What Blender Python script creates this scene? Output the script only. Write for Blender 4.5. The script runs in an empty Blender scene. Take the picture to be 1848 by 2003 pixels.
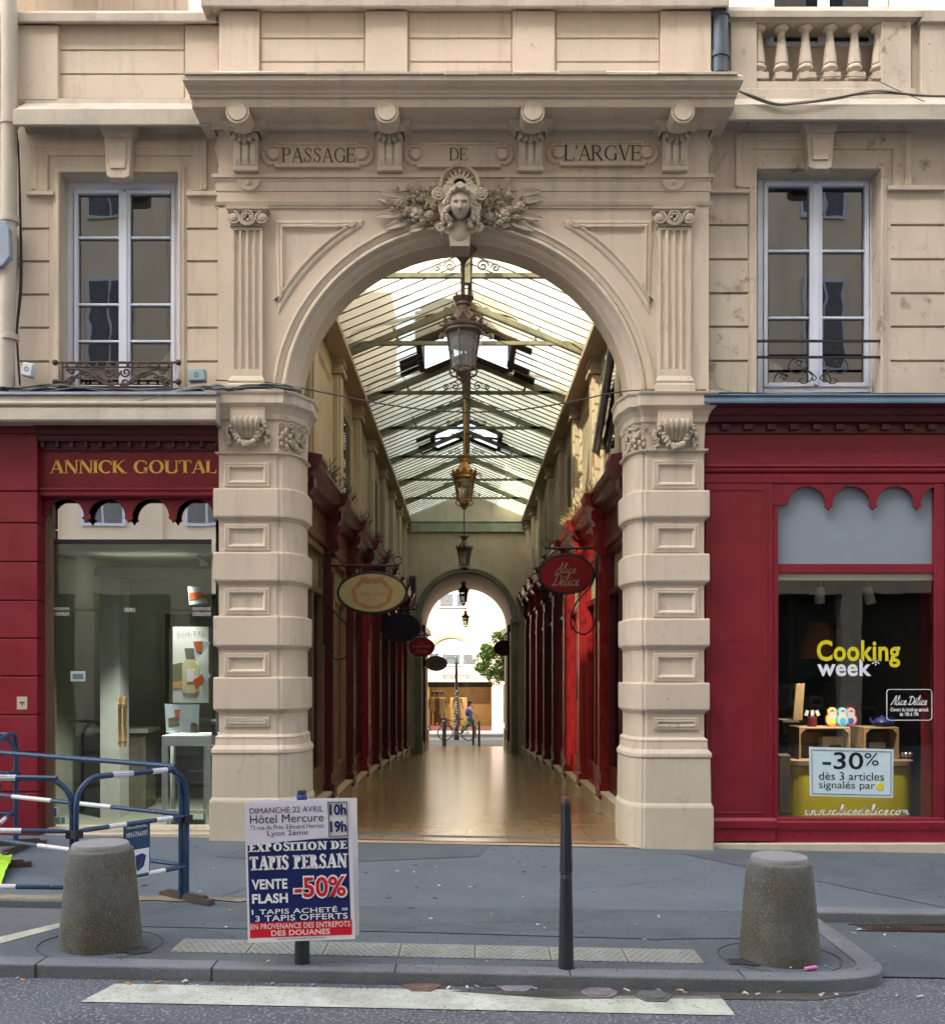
import bpy, math, random
from mathutils import Vector, Matrix
R=math.radians; PI=math.pi; sin=math.sin; cos=math.cos
random.seed(7)
SC=bpy.context.scene; COL=SC.collection
# ---------------------------------------------------------------- camera, light, exposure
F=1950.0; D0=9.75; CX=912.0; HY=1310.0; EYE=1.69
cam=bpy.data.cameras.new('camera'); co=bpy.data.objects.new('camera',cam); COL.objects.link(co)
co.location=(0,-D0,EYE); co.rotation_euler=(R(90),0,0)
cam.sensor_fit='HORIZONTAL'; cam.sensor_width=36; cam.lens=36*F/1848
cam.shift_x=(924-CX)/1848; cam.shift_y=(HY-1001.5)/1848; cam.clip_end=500; cam.clip_start=.05
SC.camera=co
SUN_E=R(47); SUN_A=R(36)          # elevation; azimuth from -Y towards -X
w=bpy.data.worlds.new('World'); SC.world=w; w.use_nodes=True
nt=w.node_tree; nt.nodes.clear()
sky=nt.nodes.new('ShaderNodeTexSky'); sky.sky_type='NISHITA'; sky.sun_disc=False
sky.sun_elevation=SUN_E; sky.sun_rotation=PI+SUN_A; sky.dust_density=4.0; sky.air_density=1.0; sky.ozone_density=1.0
hs=nt.nodes.new('ShaderNodeHueSaturation'); hs.inputs['Saturation'].default_value=.6
bg=nt.nodes.new('ShaderNodeBackground'); bg.inputs['Strength'].default_value=.13
wo=nt.nodes.new('ShaderNodeOutputWorld')
nt.links.new(sky.outputs[0],hs.inputs['Color']); nt.links.new(hs.outputs[0],bg.inputs[0]); nt.links.new(bg.outputs[0],wo.inputs[0])
sl=bpy.data.lights.new('sun','SUN'); sl.energy=3.0; sl.angle=R(.5); sl.color=(1,.9,.74)
so=bpy.data.objects.new('sun',sl); COL.objects.link(so)
so.rotation_euler=Vector((sin(SUN_A)*cos(SUN_E),cos(SUN_A)*cos(SUN_E),-sin(SUN_E))).to_track_quat('-Z','Y').to_euler()
vs=SC.view_settings; vs.view_transform='Standard'; vs.look='None'; vs.gamma=1; vs.exposure=2.55
SC.cycles.use_denoising=True
SC.cycles.max_bounces=8; SC.cycles.diffuse_bounces=4; SC.cycles.glossy_bounces=4; SC.cycles.transparent_max_bounces=12; SC.cycles.transmission_bounces=4
SC.cycles.caustics_reflective=False; SC.cycles.caustics_refractive=False; SC.cycles.sample_clamp_indirect=6
# ---------------------------------------------------------------- pixel of the survey -> metres on a plane at depth Y
def X(px,Y=0): return (px-CX)*(D0+Y)/F
def Z(py,Y=0): return EYE-(py-HY)*(D0+Y)/F
def gz(x,y=0):                     # falling ground
    return -.019*max(-6,min(6,x))-(.046*y if y>0 else 0)
# ---------------------------------------------------------------- mesh builder
class MB:
    def __init__(s): s.v=[]; s.f=[]
    def add(s,vs,fs):
        n=len(s.v); s.v+=[tuple(p) for p in vs]; s.f+=[tuple(i+n for i in f) for f in fs]; return s
    def box(s,x0,x1,y0,y1,z0,z1):
        return s.add([(x0,y0,z0),(x1,y0,z0),(x1,y1,z0),(x0,y1,z0),(x0,y0,z1),(x1,y0,z1),(x1,y1,z1),(x0,y1,z1)],
            [(0,3,2,1),(4,5,6,7),(0,1,5,4),(1,2,6,5),(2,3,7,6),(3,0,4,7)])
    def pb(s,px0,px1,py0,py1,Y0,Y1):   # box whose front face (depth Y0) was surveyed in pixels
        return s.box(X(px0,Y0),X(px1,Y0),Y0,Y1,Z(py1,Y0),Z(py0,Y0))
    def obox(s,c,dx,dy,dz,ax=(1,0,0),up=(0,0,1)):  # oriented box, half sizes
        a=Vector(ax).normalized(); u=Vector(up); b=u.cross(a).normalized(); u=a.cross(b); c=Vector(c)
        vs=[c+a*dx*i+b*dy*j+u*dz*k for k in(-1,1) for (i,j) in((-1,-1),(1,-1),(1,1),(-1,1))]
        return s.add(vs,[(0,3,2,1),(4,5,6,7),(0,1,5,4),(1,2,6,5),(2,3,7,6),(3,0,4,7)])
    def prism(s,pts,a,b,pl='xz'):      # polygon extruded from a to b along the third axis
        n=len(pts)
        m={'xz':lambda u,v,t:(u,t,v),'xy':lambda u,v,t:(u,v,t),'yz':lambda u,v,t:(t,u,v)}[pl]
        vs=[m(u,v,a) for u,v in pts]+[m(u,v,b) for u,v in pts]
        return s.add(vs,[tuple(range(n)),tuple(range(2*n-1,n-1,-1))]+[(i,i+n,(i+1)%n+n,(i+1)%n) for i in range(n)])
    def stack(s,path,prof,closed=False,mp=None,cap=True,sign=1):   # sweep profile (offset,height) round a 2D path
        mp=mp or (lambda u,v,t:(u,v,t)); n=len(path); P=[Vector(p) for p in path]; N=[]
        for i in range(n):
            d=[]
            if closed or i>0: d.append((P[i]-P[i-1]).normalized())
            if closed or i<n-1: d.append((P[(i+1)%n]-P[i]).normalized())
            ns=[Vector((q.y,-q.x)) for q in d]; m=sum(ns,Vector((0,0)))
            if m.length<1e-6: m=ns[0]
            m.normalize(); N.append(m*sign/max(.35,m.dot(ns[0])))
        vs=[];fs=[]
        for o,t in prof:
            for i in range(n): q=P[i]+N[i]*o; vs.append(mp(q.x,q.y,t))
        for k in range(len(prof)-1):
            for i in range(n if closed else n-1):
                j=(i+1)%n; fs.append((k*n+i,k*n+j,(k+1)*n+j,(k+1)*n+i))
        if cap: fs.append(tuple(range(n-1,-1,-1))); fs.append(tuple((len(prof)-1)*n+i for i in range(n)))
        return s.add(vs,fs)
    def arc(s,cx,cz,prof,a0,a1,n=48):  # profile of (radius, y) swept round an arc in the XZ plane
        vs=[];fs=[];m=len(prof)
        for i in range(n+1):
            a=a0+(a1-a0)*i/n
            for r,y in prof: vs.append((cx+r*cos(a),y,cz+r*sin(a)))
        for i in range(n):
            for k in range(m-1): fs.append((i*m+k,i*m+k+1,(i+1)*m+k+1,(i+1)*m+k))
        return s.add(vs,fs)
    def tube(s,pts,r,n=6,closed=False):
        P=[Vector(p) for p in pts]; m=len(P); rs=r if isinstance(r,(list,tuple)) else [r]*m
        T=[]
        for i in range(m):
            a=P[i-1] if (i>0 or closed) else P[i]; b=P[(i+1)%m] if (i<m-1 or closed) else P[i]
            t=(b-a); T.append(t.normalized() if t.length>1e-9 else Vector((0,0,1)))
        u=T[0].orthogonal().normalized(); vs=[];fs=[]
        for i in range(m):
            u=u-T[i]*u.dot(T[i]); u=u.normalized() if u.length>1e-6 else T[i].orthogonal().normalized(); b=T[i].cross(u)
            for k in range(n): a=2*PI*k/n; vs.append(P[i]+(u*cos(a)+b*sin(a))*rs[i])
        for i in range(m if closed else m-1):
            for k in range(n):
                j=(i+1)%m; fs.append((i*n+k,i*n+(k+1)%n,j*n+(k+1)%n,j*n+k))
        if not closed: fs+= [tuple(range(n-1,-1,-1)),tuple((m-1)*n+k for k in range(n))]
        return s.add(vs,fs)
    def lathe(s,cx,cy,prof,n=16,a0=0,a1=2*PI,sx=1,sy=1,rot=0):
        full=abs(a1-a0-2*PI)<1e-6; k=n if full else n+1; vs=[];fs=[]
        for r,z in prof:
            for i in range(k):
                a=a0+(a1-a0)*i/n+rot; vs.append((cx+r*sx*cos(a),cy+r*sy*sin(a),z))
        for j in range(len(prof)-1):
            for i in range(n): i2=(i+1)%k; fs.append((j*k+i,j*k+i2,(j+1)*k+i2,(j+1)*k+i))
        if full:
            if prof[0][0]>1e-4: fs.append(tuple(range(k-1,-1,-1)))
            if prof[-1][0]>1e-4: fs.append(tuple((len(prof)-1)*k+i for i in range(k)))
        return s.add(vs,fs)
    def ball(s,c,r,nu=10,nv=6,rot=None,fn=None):
        rx,ry,rz=r if isinstance(r,(tuple,list)) else (r,r,r); vs=[];fs=[]; c=Vector(c)
        for j in range(nv+1):
            p=PI*j/nv
            for i in range(nu):
                a=2*PI*i/nu; q=Vector((rx*sin(p)*cos(a),ry*sin(p)*sin(a),rz*cos(p)))
                if fn: q=fn(q)
                if rot: q=rot@q
                vs.append(c+q)
        for j in range(nv):
            for i in range(nu): fs.append((j*nu+i,(j+1)*nu+i,(j+1)*nu+(i+1)%nu,j*nu+(i+1)%nu))
        return s.add(vs,fs)
    def disc(s,cx,cz,rx,rz,y0,y1,n=24): # disc facing -Y
        return s.prism([(cx+rx*cos(2*PI*i/n),cz+rz*sin(2*PI*i/n)) for i in range(n)],y0,y1)
    def build(s,name,mat,parent=None,smooth=False,bevel=0,loc=None,seg=1):
        me=bpy.data.meshes.new(name); me.from_pydata(s.v,[],s.f); me.validate(); me.update()
        import bmesh
        bm=bmesh.new(); bm.from_mesh(me); bmesh.ops.remove_doubles(bm,verts=bm.verts,dist=1e-5); bmesh.ops.recalc_face_normals(bm,faces=bm.faces); bm.to_mesh(me); bm.free()
        me.materials.append(mat); o=bpy.data.objects.new(name,me); COL.objects.link(o)
        if smooth:
            for p in me.polygons: p.use_smooth=True
            if smooth!=2:
                try: me.set_sharp_from_angle(angle=R(42))
                except Exception: pass
        if bevel:
            b=o.modifiers.new('bevel','BEVEL'); b.width=bevel; b.segments=seg; b.limit_method='ANGLE'; b.angle_limit=R(40); b.harden_normals=False
        if loc: o.location=loc
        if parent is not None:
            o.parent=parent; o.matrix_parent_inverse=Matrix.Translation(parent.location).inverted()
        return o
def tag(o,label=None,cat=None,group=None,kind=None):
    if label: o['label']=label
    if cat: o['category']=cat
    if group: o['group']=group
    if kind: o['kind']=kind
    return o
def thing(name,label,cat,loc=(0,0,0),group=None):
    o=bpy.data.objects.new(name,None); COL.objects.link(o); o.location=loc; o.empty_display_size=.1
    return tag(o,label,cat,group)
KIDS={}
def copytree(o,parent=None):
    c=o.copy(); COL.objects.link(c)
    if parent is not None: c.parent=parent
    for ch in [q for q in bpy.data.objects if q.parent==o and q is not c]: copytree(ch,c)
    return c
def catmull(P,k=6,closed=False):
    P=[Vector(p) for p in P]; n=len(P); out=[]
    for i in range(n if closed else n-1):
        g=lambda j:P[j%n] if closed else P[max(0,min(n-1,j))]
        a,b,c,d=g(i-1),g(i),g(i+1),g(i+2)
        for t in range(k):
            t/=k; out.append(.5*((2*b)+(c-a)*t+(2*a-5*b+4*c-d)*t*t+(3*b-a-3*c+d)*t**3))
    if not closed: out.append(P[-1])
    return out
# ---------------------------------------------------------------- lettering
_tc={}
def textgeo(s,bold=0,spacing=1,shear=0):
    k=(s,bold,spacing,shear)
    if k not in _tc:
        cu=bpy.data.curves.new('t','FONT'); cu.body=s; cu.offset=bold; cu.resolution_u=3; cu.space_character=spacing; cu.shear=shear; cu.fill_mode='FRONT'
        ob=bpy.data.objects.new('t',cu); COL.objects.link(ob)
        me=ob.to_mesh(); vs=[(v.co.x,v.co.y) for v in me.vertices]; fs=[tuple(p.vertices) for p in me.polygons]
        ob.to_mesh_clear(); bpy.data.objects.remove(ob); bpy.data.curves.remove(cu); _tc[k]=(vs,fs)
    return _tc[k]
def fitgeo(mb,geo,o,r,u,x0,x1,y0,y1,lift=0):  # fit a flat outline into the rectangle x0..x1,y0..y1 of the frame (origin o, right r, up u)
    vs,fs=geo; xs=[v[0] for v in vs]; ys=[v[1] for v in vs]; a,b,c,d=min(xs),max(xs),min(ys),max(ys)
    o=Vector(o); r=Vector(r); u=Vector(u); n=r.cross(u).normalized()
    mb.add([o+r*(x0+(x-a)/(b-a)*(x1-x0))+u*(y0+(y-c)/(d-c)*(y1-y0))+n*lift for x,y in vs],fs)
def ribbon(pts,ws):
    P=[Vector((p[0],p[1])) for p in pts]; n=len(P); vs=[];fs=[]
    for i in range(n):
        t=(P[min(n-1,i+1)]-P[max(0,i-1)]); t=t.normalized() if t.length>1e-9 else Vector((1,0)); m=Vector((-t.y,t.x))
        vs+=[tuple(P[i]+m*ws[i]/2),tuple(P[i]-m*ws[i]/2)]
    return vs,[(2*i,2*i+1,2*i+3,2*i+2) for i in range(n-1)]
def roman(txt,thin=.05,thick=.12,serif=.09,gap=.12):   # upper-case serif lettering drawn as strokes, cap height 1
    V=[];Fc=[];x=0
    def put(pts,ws):
        v,f=ribbon(pts,ws); n=len(V); V.extend([(a+x,b) for a,b in v]); Fc.extend([tuple(i+n for i in q) for q in f])
    def L(x0,y0,x1,y1,w): put([(x0,y0),(x1,y1)],[w,w])
    def S(px,y,hw=None):
        hw=hw or serif+thick/2; t=thin*.9; yy=t/2 if y<.5 else 1-t/2; put([(px-hw,yy),(px+hw,yy)],[t,t])
    def A(cx,cy,rx,ry,a0,a1,n=14):
        pts=[];ws=[]
        for i in range(n+1):
            a=R(a0+(a1-a0)*i/n); pts.append((cx+rx*cos(a),cy+ry*sin(a))); ws.append(thin+(thick-thin)*abs(cos(a))**1.3)
        put(pts,ws)
    for c in txt:
        W=.6; k=thick/2
        if c==' ': x+=.38; continue
        if c=="'": L(.06,1,.04,.75,thin*1.5); x+=.1+gap; continue
        if c=='I': L(k,0,k,1,thick); S(k,0); S(k,1); W=thick
        elif c=='L': L(k,0,k,1,thick); S(k,0); S(k,1); L(0,thin/2,.52,thin/2,thin); L(.52,0,.54,.24,thin); W=.54
        elif c=='E': L(k,0,k,1,thick); S(k,0);S(k,1); L(0,thin/2,.52,thin/2,thin); L(0,1-thin/2,.5,1-thin/2,thin); L(k,.52,.4,.52,thin); L(.52,0,.54,.22,thin); L(.5,1,.5,.8,thin); L(.4,.42,.4,.62,thin); W=.54
        elif c=='T': L(.32,0,.32,1,thick); S(.32,0); L(0,1-thin/2,.64,1-thin/2,thin); L(.02,1,.0,.77,thin); L(.62,1,.64,.77,thin); W=.64
        elif c=='A': L(.06,0,.36,1,thin); L(.36,1,.66,0,thick); L(.17,.34,.55,.34,thin); S(.06,0,serif+thin/2); S(.66,0); W=.72
        elif c=='V': L(.06,1,.36,0,thick); L(.36,0,.64,1,thin); S(.06,1); S(.64,1,serif+thin/2); W=.7
        elif c=='N': L(.1,0,.1,1,thin); L(.1,1,.68,0,thick); L(.68,0,.68,1,thin); S(.1,0,serif+thin/2); S(.06,1,serif); S(.68,1,serif+thin/2); W=.75
        elif c=='K': L(k,0,k,1,thick); S(k,0);S(k,1); L(k,.4,.58,1,thin); L(.26,.55,.62,0,thick); S(.58,1,serif); S(.64,0); W=.7
        elif c=='X': L(.06,1,.6,0,thick); L(.06,0,.58,1,thin); S(.06,1);S(.6,0);S(.06,0,serif);S(.58,1,serif); W=.68
        elif c=='C': A(.42,.5,.42-k,.5-thin/2,52,308); L(.68,.9,.7,.66,thin); W=.74
        elif c=='G': A(.42,.5,.42-k,.5-thin/2,52,322); L(.68,.9,.7,.68,thin); L(.68,.04,.68,.42,thick); S(.68,0.0,.01); L(.56,.43,.8,.43,thin); W=.78
        elif c=='O': A(.42,.5,.42-k,.5-thin/2,0,360,24); W=.84
        elif c=='U': L(.1,1,.1,.3,thick); A(.36,.3,.27,.3-thin/2,180,360); L(.63,.3,.63,1,thin); S(.1,1); S(.63,1,serif+thin/2); W=.72
        elif c=='D': L(k,0,k,1,thick); S(k,1);S(k,0); A(.25,.5,.45-k,.5-thin/2,-90,90); L(k,thin/2,.26,thin/2,thin); L(k,1-thin/2,.26,1-thin/2,thin); W=.72
        elif c=='P': L(k,0,k,1,thick); S(k,0);S(k,1); A(.27,.74,.27-k,.26-thin/2,-90,90); L(k,.48+thin/2,.28,.48+thin/2,thin); L(k,1-thin/2,.28,1-thin/2,thin); W=.55
        elif c=='R': L(k,0,k,1,thick); S(k,0);S(k,1); A(.27,.74,.27-k,.26-thin/2,-90,90); L(k,.48+thin/2,.28,.48+thin/2,thin); L(k,1-thin/2,.28,1-thin/2,thin); L(.27,.5,.6,0,thick); S(.62,0); W=.66
        elif c=='S':
            P=catmull([(.48,.8,0),(.38,.95,0),(.2,.95,0),(.1,.78,0),(.2,.6,0),(.38,.45,0),(.46,.24,0),(.34,.06,0),(.14,.06,0),(.05,.24,0)],4); n=len(P)
            put(P,[thin+(thick-thin)*max(0,1-abs(i/(n-1)-.5)*2.6) for i in range(n)]); L(.49,.95,.49,.74,thin); L(.04,.05,.04,.28,thin); W=.54
        x+=W+gap
    return V,Fc
SCRIPT={'A':[[(0,.05),(.12,.1),(.45,1),(.5,.95),(.52,0)],[(.12,.38),(.62,.42)]],'l':[[(0,.1),(.2,.6),(.25,.98),(.16,.95),(.08,.1),(.16,0),(.3,.12)]],
 'i':[[(0,.1),(.12,.45),(.08,.08),(.15,0),(.26,.12)],[(.15,.62),(.18,.68)]],'c':[[(.3,.4),(.2,.47),(.05,.3),(.06,.06),(.18,0),(.36,.12)]],
 'e':[[(.02,.14),(.2,.24),(.28,.4),(.18,.48),(.05,.3),(.07,.06),(.18,0),(.38,.13)]],'D':[[(.1,0),(.2,.95)],[(-.08,.8),(.2,.98),(.6,.7),(.55,.2),(.15,0),(-.1,.12),(.1,.02)]],
 'é':[[(.02,.14),(.2,.24),(.28,.4),(.18,.48),(.05,.3),(.07,.06),(.18,0),(.38,.13)],[(.2,.62),(.32,.78)]],
 'w':[[(0,.4),(.06,.45),(.04,.08),(.14,0),(.28,.12),(.28,.4),(.28,.1),(.38,0),(.5,.15),(.52,.42),(.62,.4)]],'.':[[(0,.0),(.04,.05)]],
 'a':[[(.3,.42),(.15,.47),(.02,.2),(.1,0),(.24,.12),(.32,.45),(.28,.08),(.36,0),(.46,.1)]],'d':[[(.3,.42),(.15,.47),(.02,.2),(.1,0),(.24,.12),(.4,1),(.3,.1),(.36,0),(.46,.1)]],
 'o':[[(.2,.46),(.03,.25),(.1,.02),(.26,.06),(.32,.3),(.2,.46),(.4,.42)]],'m':[[(0,.4),(.06,.44),(.04,0),(.08,.3),(.2,.46),(.24,0),(.28,.3),(.4,.46),(.44,.05),(.58,.1)]],
 'L':[[(.45,.85),(.35,.98),(.22,.8),(.2,.15),(.05,.0),(.2,.05),(.55,.0),(.6,.15)]],'C':[[(.5,.8),(.4,.95),(.15,.75),(.05,.3),(.2,0),(.5,.15)]],
 's':[[(0,.1),(.18,.45),(.24,.2),(.15,0),(.05,.05),(.3,.12)]],'n':[[(0,.4),(.06,.44),(.04,0),(.08,.3),(.22,.46),(.26,.05),(.4,.1)]],'t':[[(0,.1),(.14,.85),(.08,.08),(.15,0),(.3,.12)],[(0,.55),(.28,.58)]],
 'u':[[(0,.4),(.04,.45),(.03,.1),(.12,0),(.26,.2),(.28,.45),(.26,.08),(.34,0),(.42,.1)]],'G':[[(.5,.8),(.4,.95),(.15,.75),(.05,.3),(.2,0),(.45,.2),(.48,.45),(.3,.42)]],'r':[[(0,.1),(.1,.48),(.2,.42),(.16,.1),(.3,.1)]]}
def script(txt,w=.08,shear=.25,gap=.0):
    V=[];Fc=[];x=0
    for c in txt:
        if c==' ': x+=.25; continue
        mx=0
        for st in SCRIPT[c]:
            P=catmull([(a,b,0) for a,b in st],4); P=[(p.x+p.y*shear,p.y) for p in P]; mx=max(mx,max(a for a,b in st))
            v,f=ribbon(P,[w]*len(P)); n=len(V); V.extend([(a+x,b) for a,b in v]); Fc.extend([tuple(i+n for i in q) for q in f])
        x+=mx+gap
    return V,Fc
def letters(name,mat,parent,geo,o,r,u,x0,x1,y0,y1,lift=.004):
    mb=MB(); fitgeo(mb,geo,o,r,u,x0,x1,y0,y1,lift); return mb.build(name,mat,parent)
# ---------------------------------------------------------------- materials
def M(name,col,rough=.6,metal=0,var=.12,scale=2.5,rv=.09,bump=0,bscale=60,spec=.4,stain=None,streak=0,speck=None,coat=0):
    m=bpy.data.materials.new(name); m.use_nodes=True; t=m.node_tree; N=t.nodes; Lk=t.links; b=N['Principled BSDF']
    b.inputs['Roughness'].default_value=rough; b.inputs['Metallic'].default_value=metal; b.inputs['Specular IOR Level'].default_value=spec
    if coat: b.inputs['Coat Weight'].default_value=coat; b.inputs['Coat Roughness'].default_value=.15
    tc=N.new('ShaderNodeTexCoord')
    def noise(sc,det=4,vec=None,ro=.55):
        n=N.new('ShaderNodeTexNoise'); n.inputs['Scale'].default_value=sc; n.inputs['Detail'].default_value=det; n.inputs['Roughness'].default_value=ro
        if vec:
            mp=N.new('ShaderNodeMapping'); mp.inputs['Scale'].default_value=vec; Lk.new(tc.outputs['Object'],mp.inputs[0]); Lk.new(mp.outputs[0],n.inputs['Vector'])
        else: Lk.new(tc.outputs['Object'],n.inputs['Vector'])
        return n.outputs['Fac']
    def ramp(f,a,bb):
        r=N.new('ShaderNodeMapRange'); r.inputs[1].default_value=a; r.inputs[2].default_value=bb; Lk.new(f,r.inputs[0]); return r.outputs[0]
    def mix(f,ca,cb):
        x=N.new('ShaderNodeMix'); x.data_type='RGBA'
        if isinstance(f,float): x.inputs[0].default_value=f
        else: Lk.new(f,x.inputs[0])
        for i,c in ((6,ca),(7,cb)):
            if isinstance(c,tuple): x.inputs[i].default_value=(*c[:3],1)
            else: Lk.new(c,x.inputs[i])
        return x.outputs[2]
    lo=tuple(c*(1-var) for c in col); hi=tuple(min(1,c*(1+var)) for c in col)
    c=mix(ramp(noise(scale,5),.3,.7),lo,hi)
    if streak:
        d=tuple(q*.55 for q in col); k=N.new('ShaderNodeMath'); k.operation='MULTIPLY'; k.inputs[1].default_value=streak
        Lk.new(ramp(noise(3,5,(2.2,2.2,.28),.65),.52,.74),k.inputs[0]); c=mix(k.outputs[0],c,d)
    if stain:
        sc,a,bb,k_,cc=stain; k=N.new('ShaderNodeMath'); k.operation='MULTIPLY'; k.inputs[1].default_value=k_
        Lk.new(ramp(noise(sc,7,None,.7),a,bb),k.inputs[0]); c=mix(k.outputs[0],c,cc)
    if speck:
        sc,th,cc=speck; c=mix(ramp(noise(sc,2),th,th+.06),c,cc)
    Lk.new(c,b.inputs['Base Color'])
    rr=N.new('ShaderNodeMapRange'); rr.inputs[1].default_value=.3; rr.inputs[2].default_value=.7; rr.inputs[3].default_value=max(.02,rough-rv); rr.inputs[4].default_value=min(1,rough+rv)
    Lk.new(noise(scale*4,3),rr.inputs[0]); Lk.new(rr.outputs[0],b.inputs['Roughness'])
    if bump:
        bp=N.new('ShaderNodeBump'); bp.inputs['Strength'].default_value=bump; bp.inputs['Distance'].default_value=.01
        Lk.new(noise(bscale,4),bp.inputs['Height']); Lk.new(bp.outputs[0],b.inputs['Normal'])
    return m
def glassmat(name,ior=1.5,tint=(.97,.985,.975),rough=0,haze=0,wob=.008):
    m=bpy.data.materials.new(name); m.use_nodes=True; t=m.node_tree; N=t.nodes; Lk=t.links; N.remove(N['Principled BSDF']); out=N['Material Output']
    tr=N.new('ShaderNodeBsdfTransparent'); tr.inputs[0].default_value=(*tint,1); gl=N.new('ShaderNodeBsdfGlossy'); gl.inputs['Roughness'].default_value=rough
    fr=N.new('ShaderNodeFresnel'); fr.inputs[0].default_value=ior
    tc=N.new('ShaderNodeTexCoord'); n=N.new('ShaderNodeTexNoise'); n.inputs['Scale'].default_value=1.6; Lk.new(tc.outputs['Object'],n.inputs['Vector'])
    bp=N.new('ShaderNodeBump'); bp.inputs['Strength'].default_value=wob; bp.inputs['Distance'].default_value=.1; Lk.new(n.outputs['Fac'],bp.inputs['Height']); Lk.new(bp.outputs[0],gl.inputs['Normal'])
    mx=N.new('ShaderNodeMixShader'); Lk.new(fr.outputs[0],mx.inputs[0]); Lk.new(tr.outputs[0],mx.inputs[1]); Lk.new(gl.outputs[0],mx.inputs[2])
    if haze:
        df=N.new('ShaderNodeBsdfDiffuse'); df.inputs[0].default_value=(.6,.62,.6,1); m2=N.new('ShaderNodeMixShader'); m2.inputs[0].default_value=haze
        Lk.new(mx.outputs[0],m2.inputs[1]); Lk.new(df.outputs[0],m2.inputs[2]); mx=m2
    Lk.new(mx.outputs[0],out.inputs[0]); return m
def roofglass(name,ca,cb,tf):
    m=bpy.data.materials.new(name); m.use_nodes=True; t=m.node_tree; N=t.nodes; Lk=t.links; N.remove(N['Principled BSDF']); out=N['Material Output']
    tc=N.new('ShaderNodeTexCoord'); n=N.new('ShaderNodeTexNoise'); n.inputs['Scale'].default_value=1.3; n.inputs['Detail'].default_value=6; Lk.new(tc.outputs['Object'],n.inputs['Vector'])
    mr=N.new('ShaderNodeMapRange'); mr.inputs[1].default_value=.3; mr.inputs[2].default_value=.7; Lk.new(n.outputs['Fac'],mr.inputs[0])
    mc=N.new('ShaderNodeMix'); mc.data_type='RGBA'; mc.inputs[6].default_value=(*ca,1); mc.inputs[7].default_value=(*cb,1); Lk.new(mr.outputs[0],mc.inputs[0])
    tl=N.new('ShaderNodeBsdfTranslucent'); Lk.new(mc.outputs[2],tl.inputs[0]); tr=N.new('ShaderNodeBsdfTransparent'); tr.inputs[0].default_value=(.95,.91,.74,1)
    df=N.new('ShaderNodeBsdfDiffuse'); Lk.new(mc.outputs[2],df.inputs[0])
    a=N.new('ShaderNodeMixShader'); a.inputs[0].default_value=.08; Lk.new(tl.outputs[0],a.inputs[1]); Lk.new(df.outputs[0],a.inputs[2])
    b=N.new('ShaderNodeMixShader'); b.inputs[0].default_value=tf; Lk.new(a.outputs[0],b.inputs[1]); Lk.new(tr.outputs[0],b.inputs[2])
    Lk.new(b.outputs[0],out.inputs[0]); return m
def emit(name,col,s):
    m=bpy.data.materials.new(name); m.use_nodes=True; b=m.node_tree.nodes['Principled BSDF']; b.inputs['Base Color'].default_value=(*col,1); b.inputs['Emission Color'].default_value=(*col,1); b.inputs['Emission Strength'].default_value=s; return m
def flat(name,col,rough=.5,spec=.3): return M(name,col,rough,0,.04,8,spec=spec)
CREAM=(.63,.53,.42)
STONE=M('painted_stone',CREAM,.75,var=.075,scale=1.1,bump=.16,bscale=45,streak=.45,spec=.2,stain=(6,.60,.76,.5,(.27,.20,.15)),speck=(16,.75,(.30,.24,.18)))
STONE_D=M('weathered_stone',(.58,.50,.40),.8,var=.09,scale=1.4,bump=.25,bscale=40,streak=.45,spec=.2,stain=(4.2,.575,.68,.75,(.20,.15,.11)),speck=(14,.72,(.18,.14,.11)))
SCULPT=M('carved_stone',(.47,.40,.31),.8,var=.12,scale=9,bump=.15,bscale=50,spec=.2,stain=(9,.55,.75,.4,(.24,.19,.14)))
PLINTH=M('plinth_stone',(.59,.52,.40),.8,var=.07,scale=2,bump=.2,bscale=50,spec=.2,stain=(4,.58,.72,.55,(.25,.2,.15)),streak=.3)
LEDGE=M('bare_ledge_stone',(.50,.44,.36),.85,var=.12,scale=4,bump=.3,bscale=30,spec=.2,streak=.5)
ARCADE=M('arcade_plaster',(.48,.415,.325),.8,var=.1,scale=1.5,bump=.15,bscale=30,spec=.2,streak=.5,stain=(2.5,.58,.75,.45,(.2,.16,.11)))
RED=M('burgundy_paint',(.205,.0125,.024),.45,var=.16,scale=1.3,spec=.35,bump=.10,bscale=22,rv=.14,streak=.35,speck=(30,.76,(.28,.07,.075)))
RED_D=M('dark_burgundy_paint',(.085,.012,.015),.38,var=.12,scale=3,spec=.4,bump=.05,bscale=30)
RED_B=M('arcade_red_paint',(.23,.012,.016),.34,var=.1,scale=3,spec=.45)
BROWN=M('brown_frame_paint',(.20,.13,.085),.4,var=.12,scale=3,spec=.4)
ZINC=M('zinc',(.30,.36,.44),.45,.5,var=.15,scale=5,streak=.4)
IRON=M('black_iron',(.03,.028,.03),.5,.3,var=.2,scale=8)
RUSTY=M('rusty_iron',(.085,.06,.05),.65,.2,var=.3,scale=6)
TRUSS=M('truss_paint',(.19,.19,.14),.6,var=.25,scale=5,stain=(6,.55,.7,.6,(.06,.05,.04)))
FRAME=M('white_window_paint',(.68,.73,.84),.4,var=.04,scale=5)
CONC=M('exposed_aggregate',(.14,.145,.13),.85,var=.22,scale=3,bump=.5,bscale=90,stain=(2.4,.38,.56,.85,(.085,.066,.038)),speck=(150,.585,(.235,.23,.205)))
POST=M('bollard_paint',(.028,.03,.038),.45,var=.15,scale=6)
BLUE=M('barrier_blue_paint',(.018,.052,.115),.42,.0,var=.3,scale=12,bump=.2,bscale=60,stain=(16,.60,.66,.8,(.11,.055,.03)),speck=(60,.68,(.3,.32,.34)))
WHITE=M('worn_white_paint',(.70,.70,.72),.5,var=.08,scale=14,stain=(22,.6,.68,.5,(.3,.2,.14)))
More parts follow.
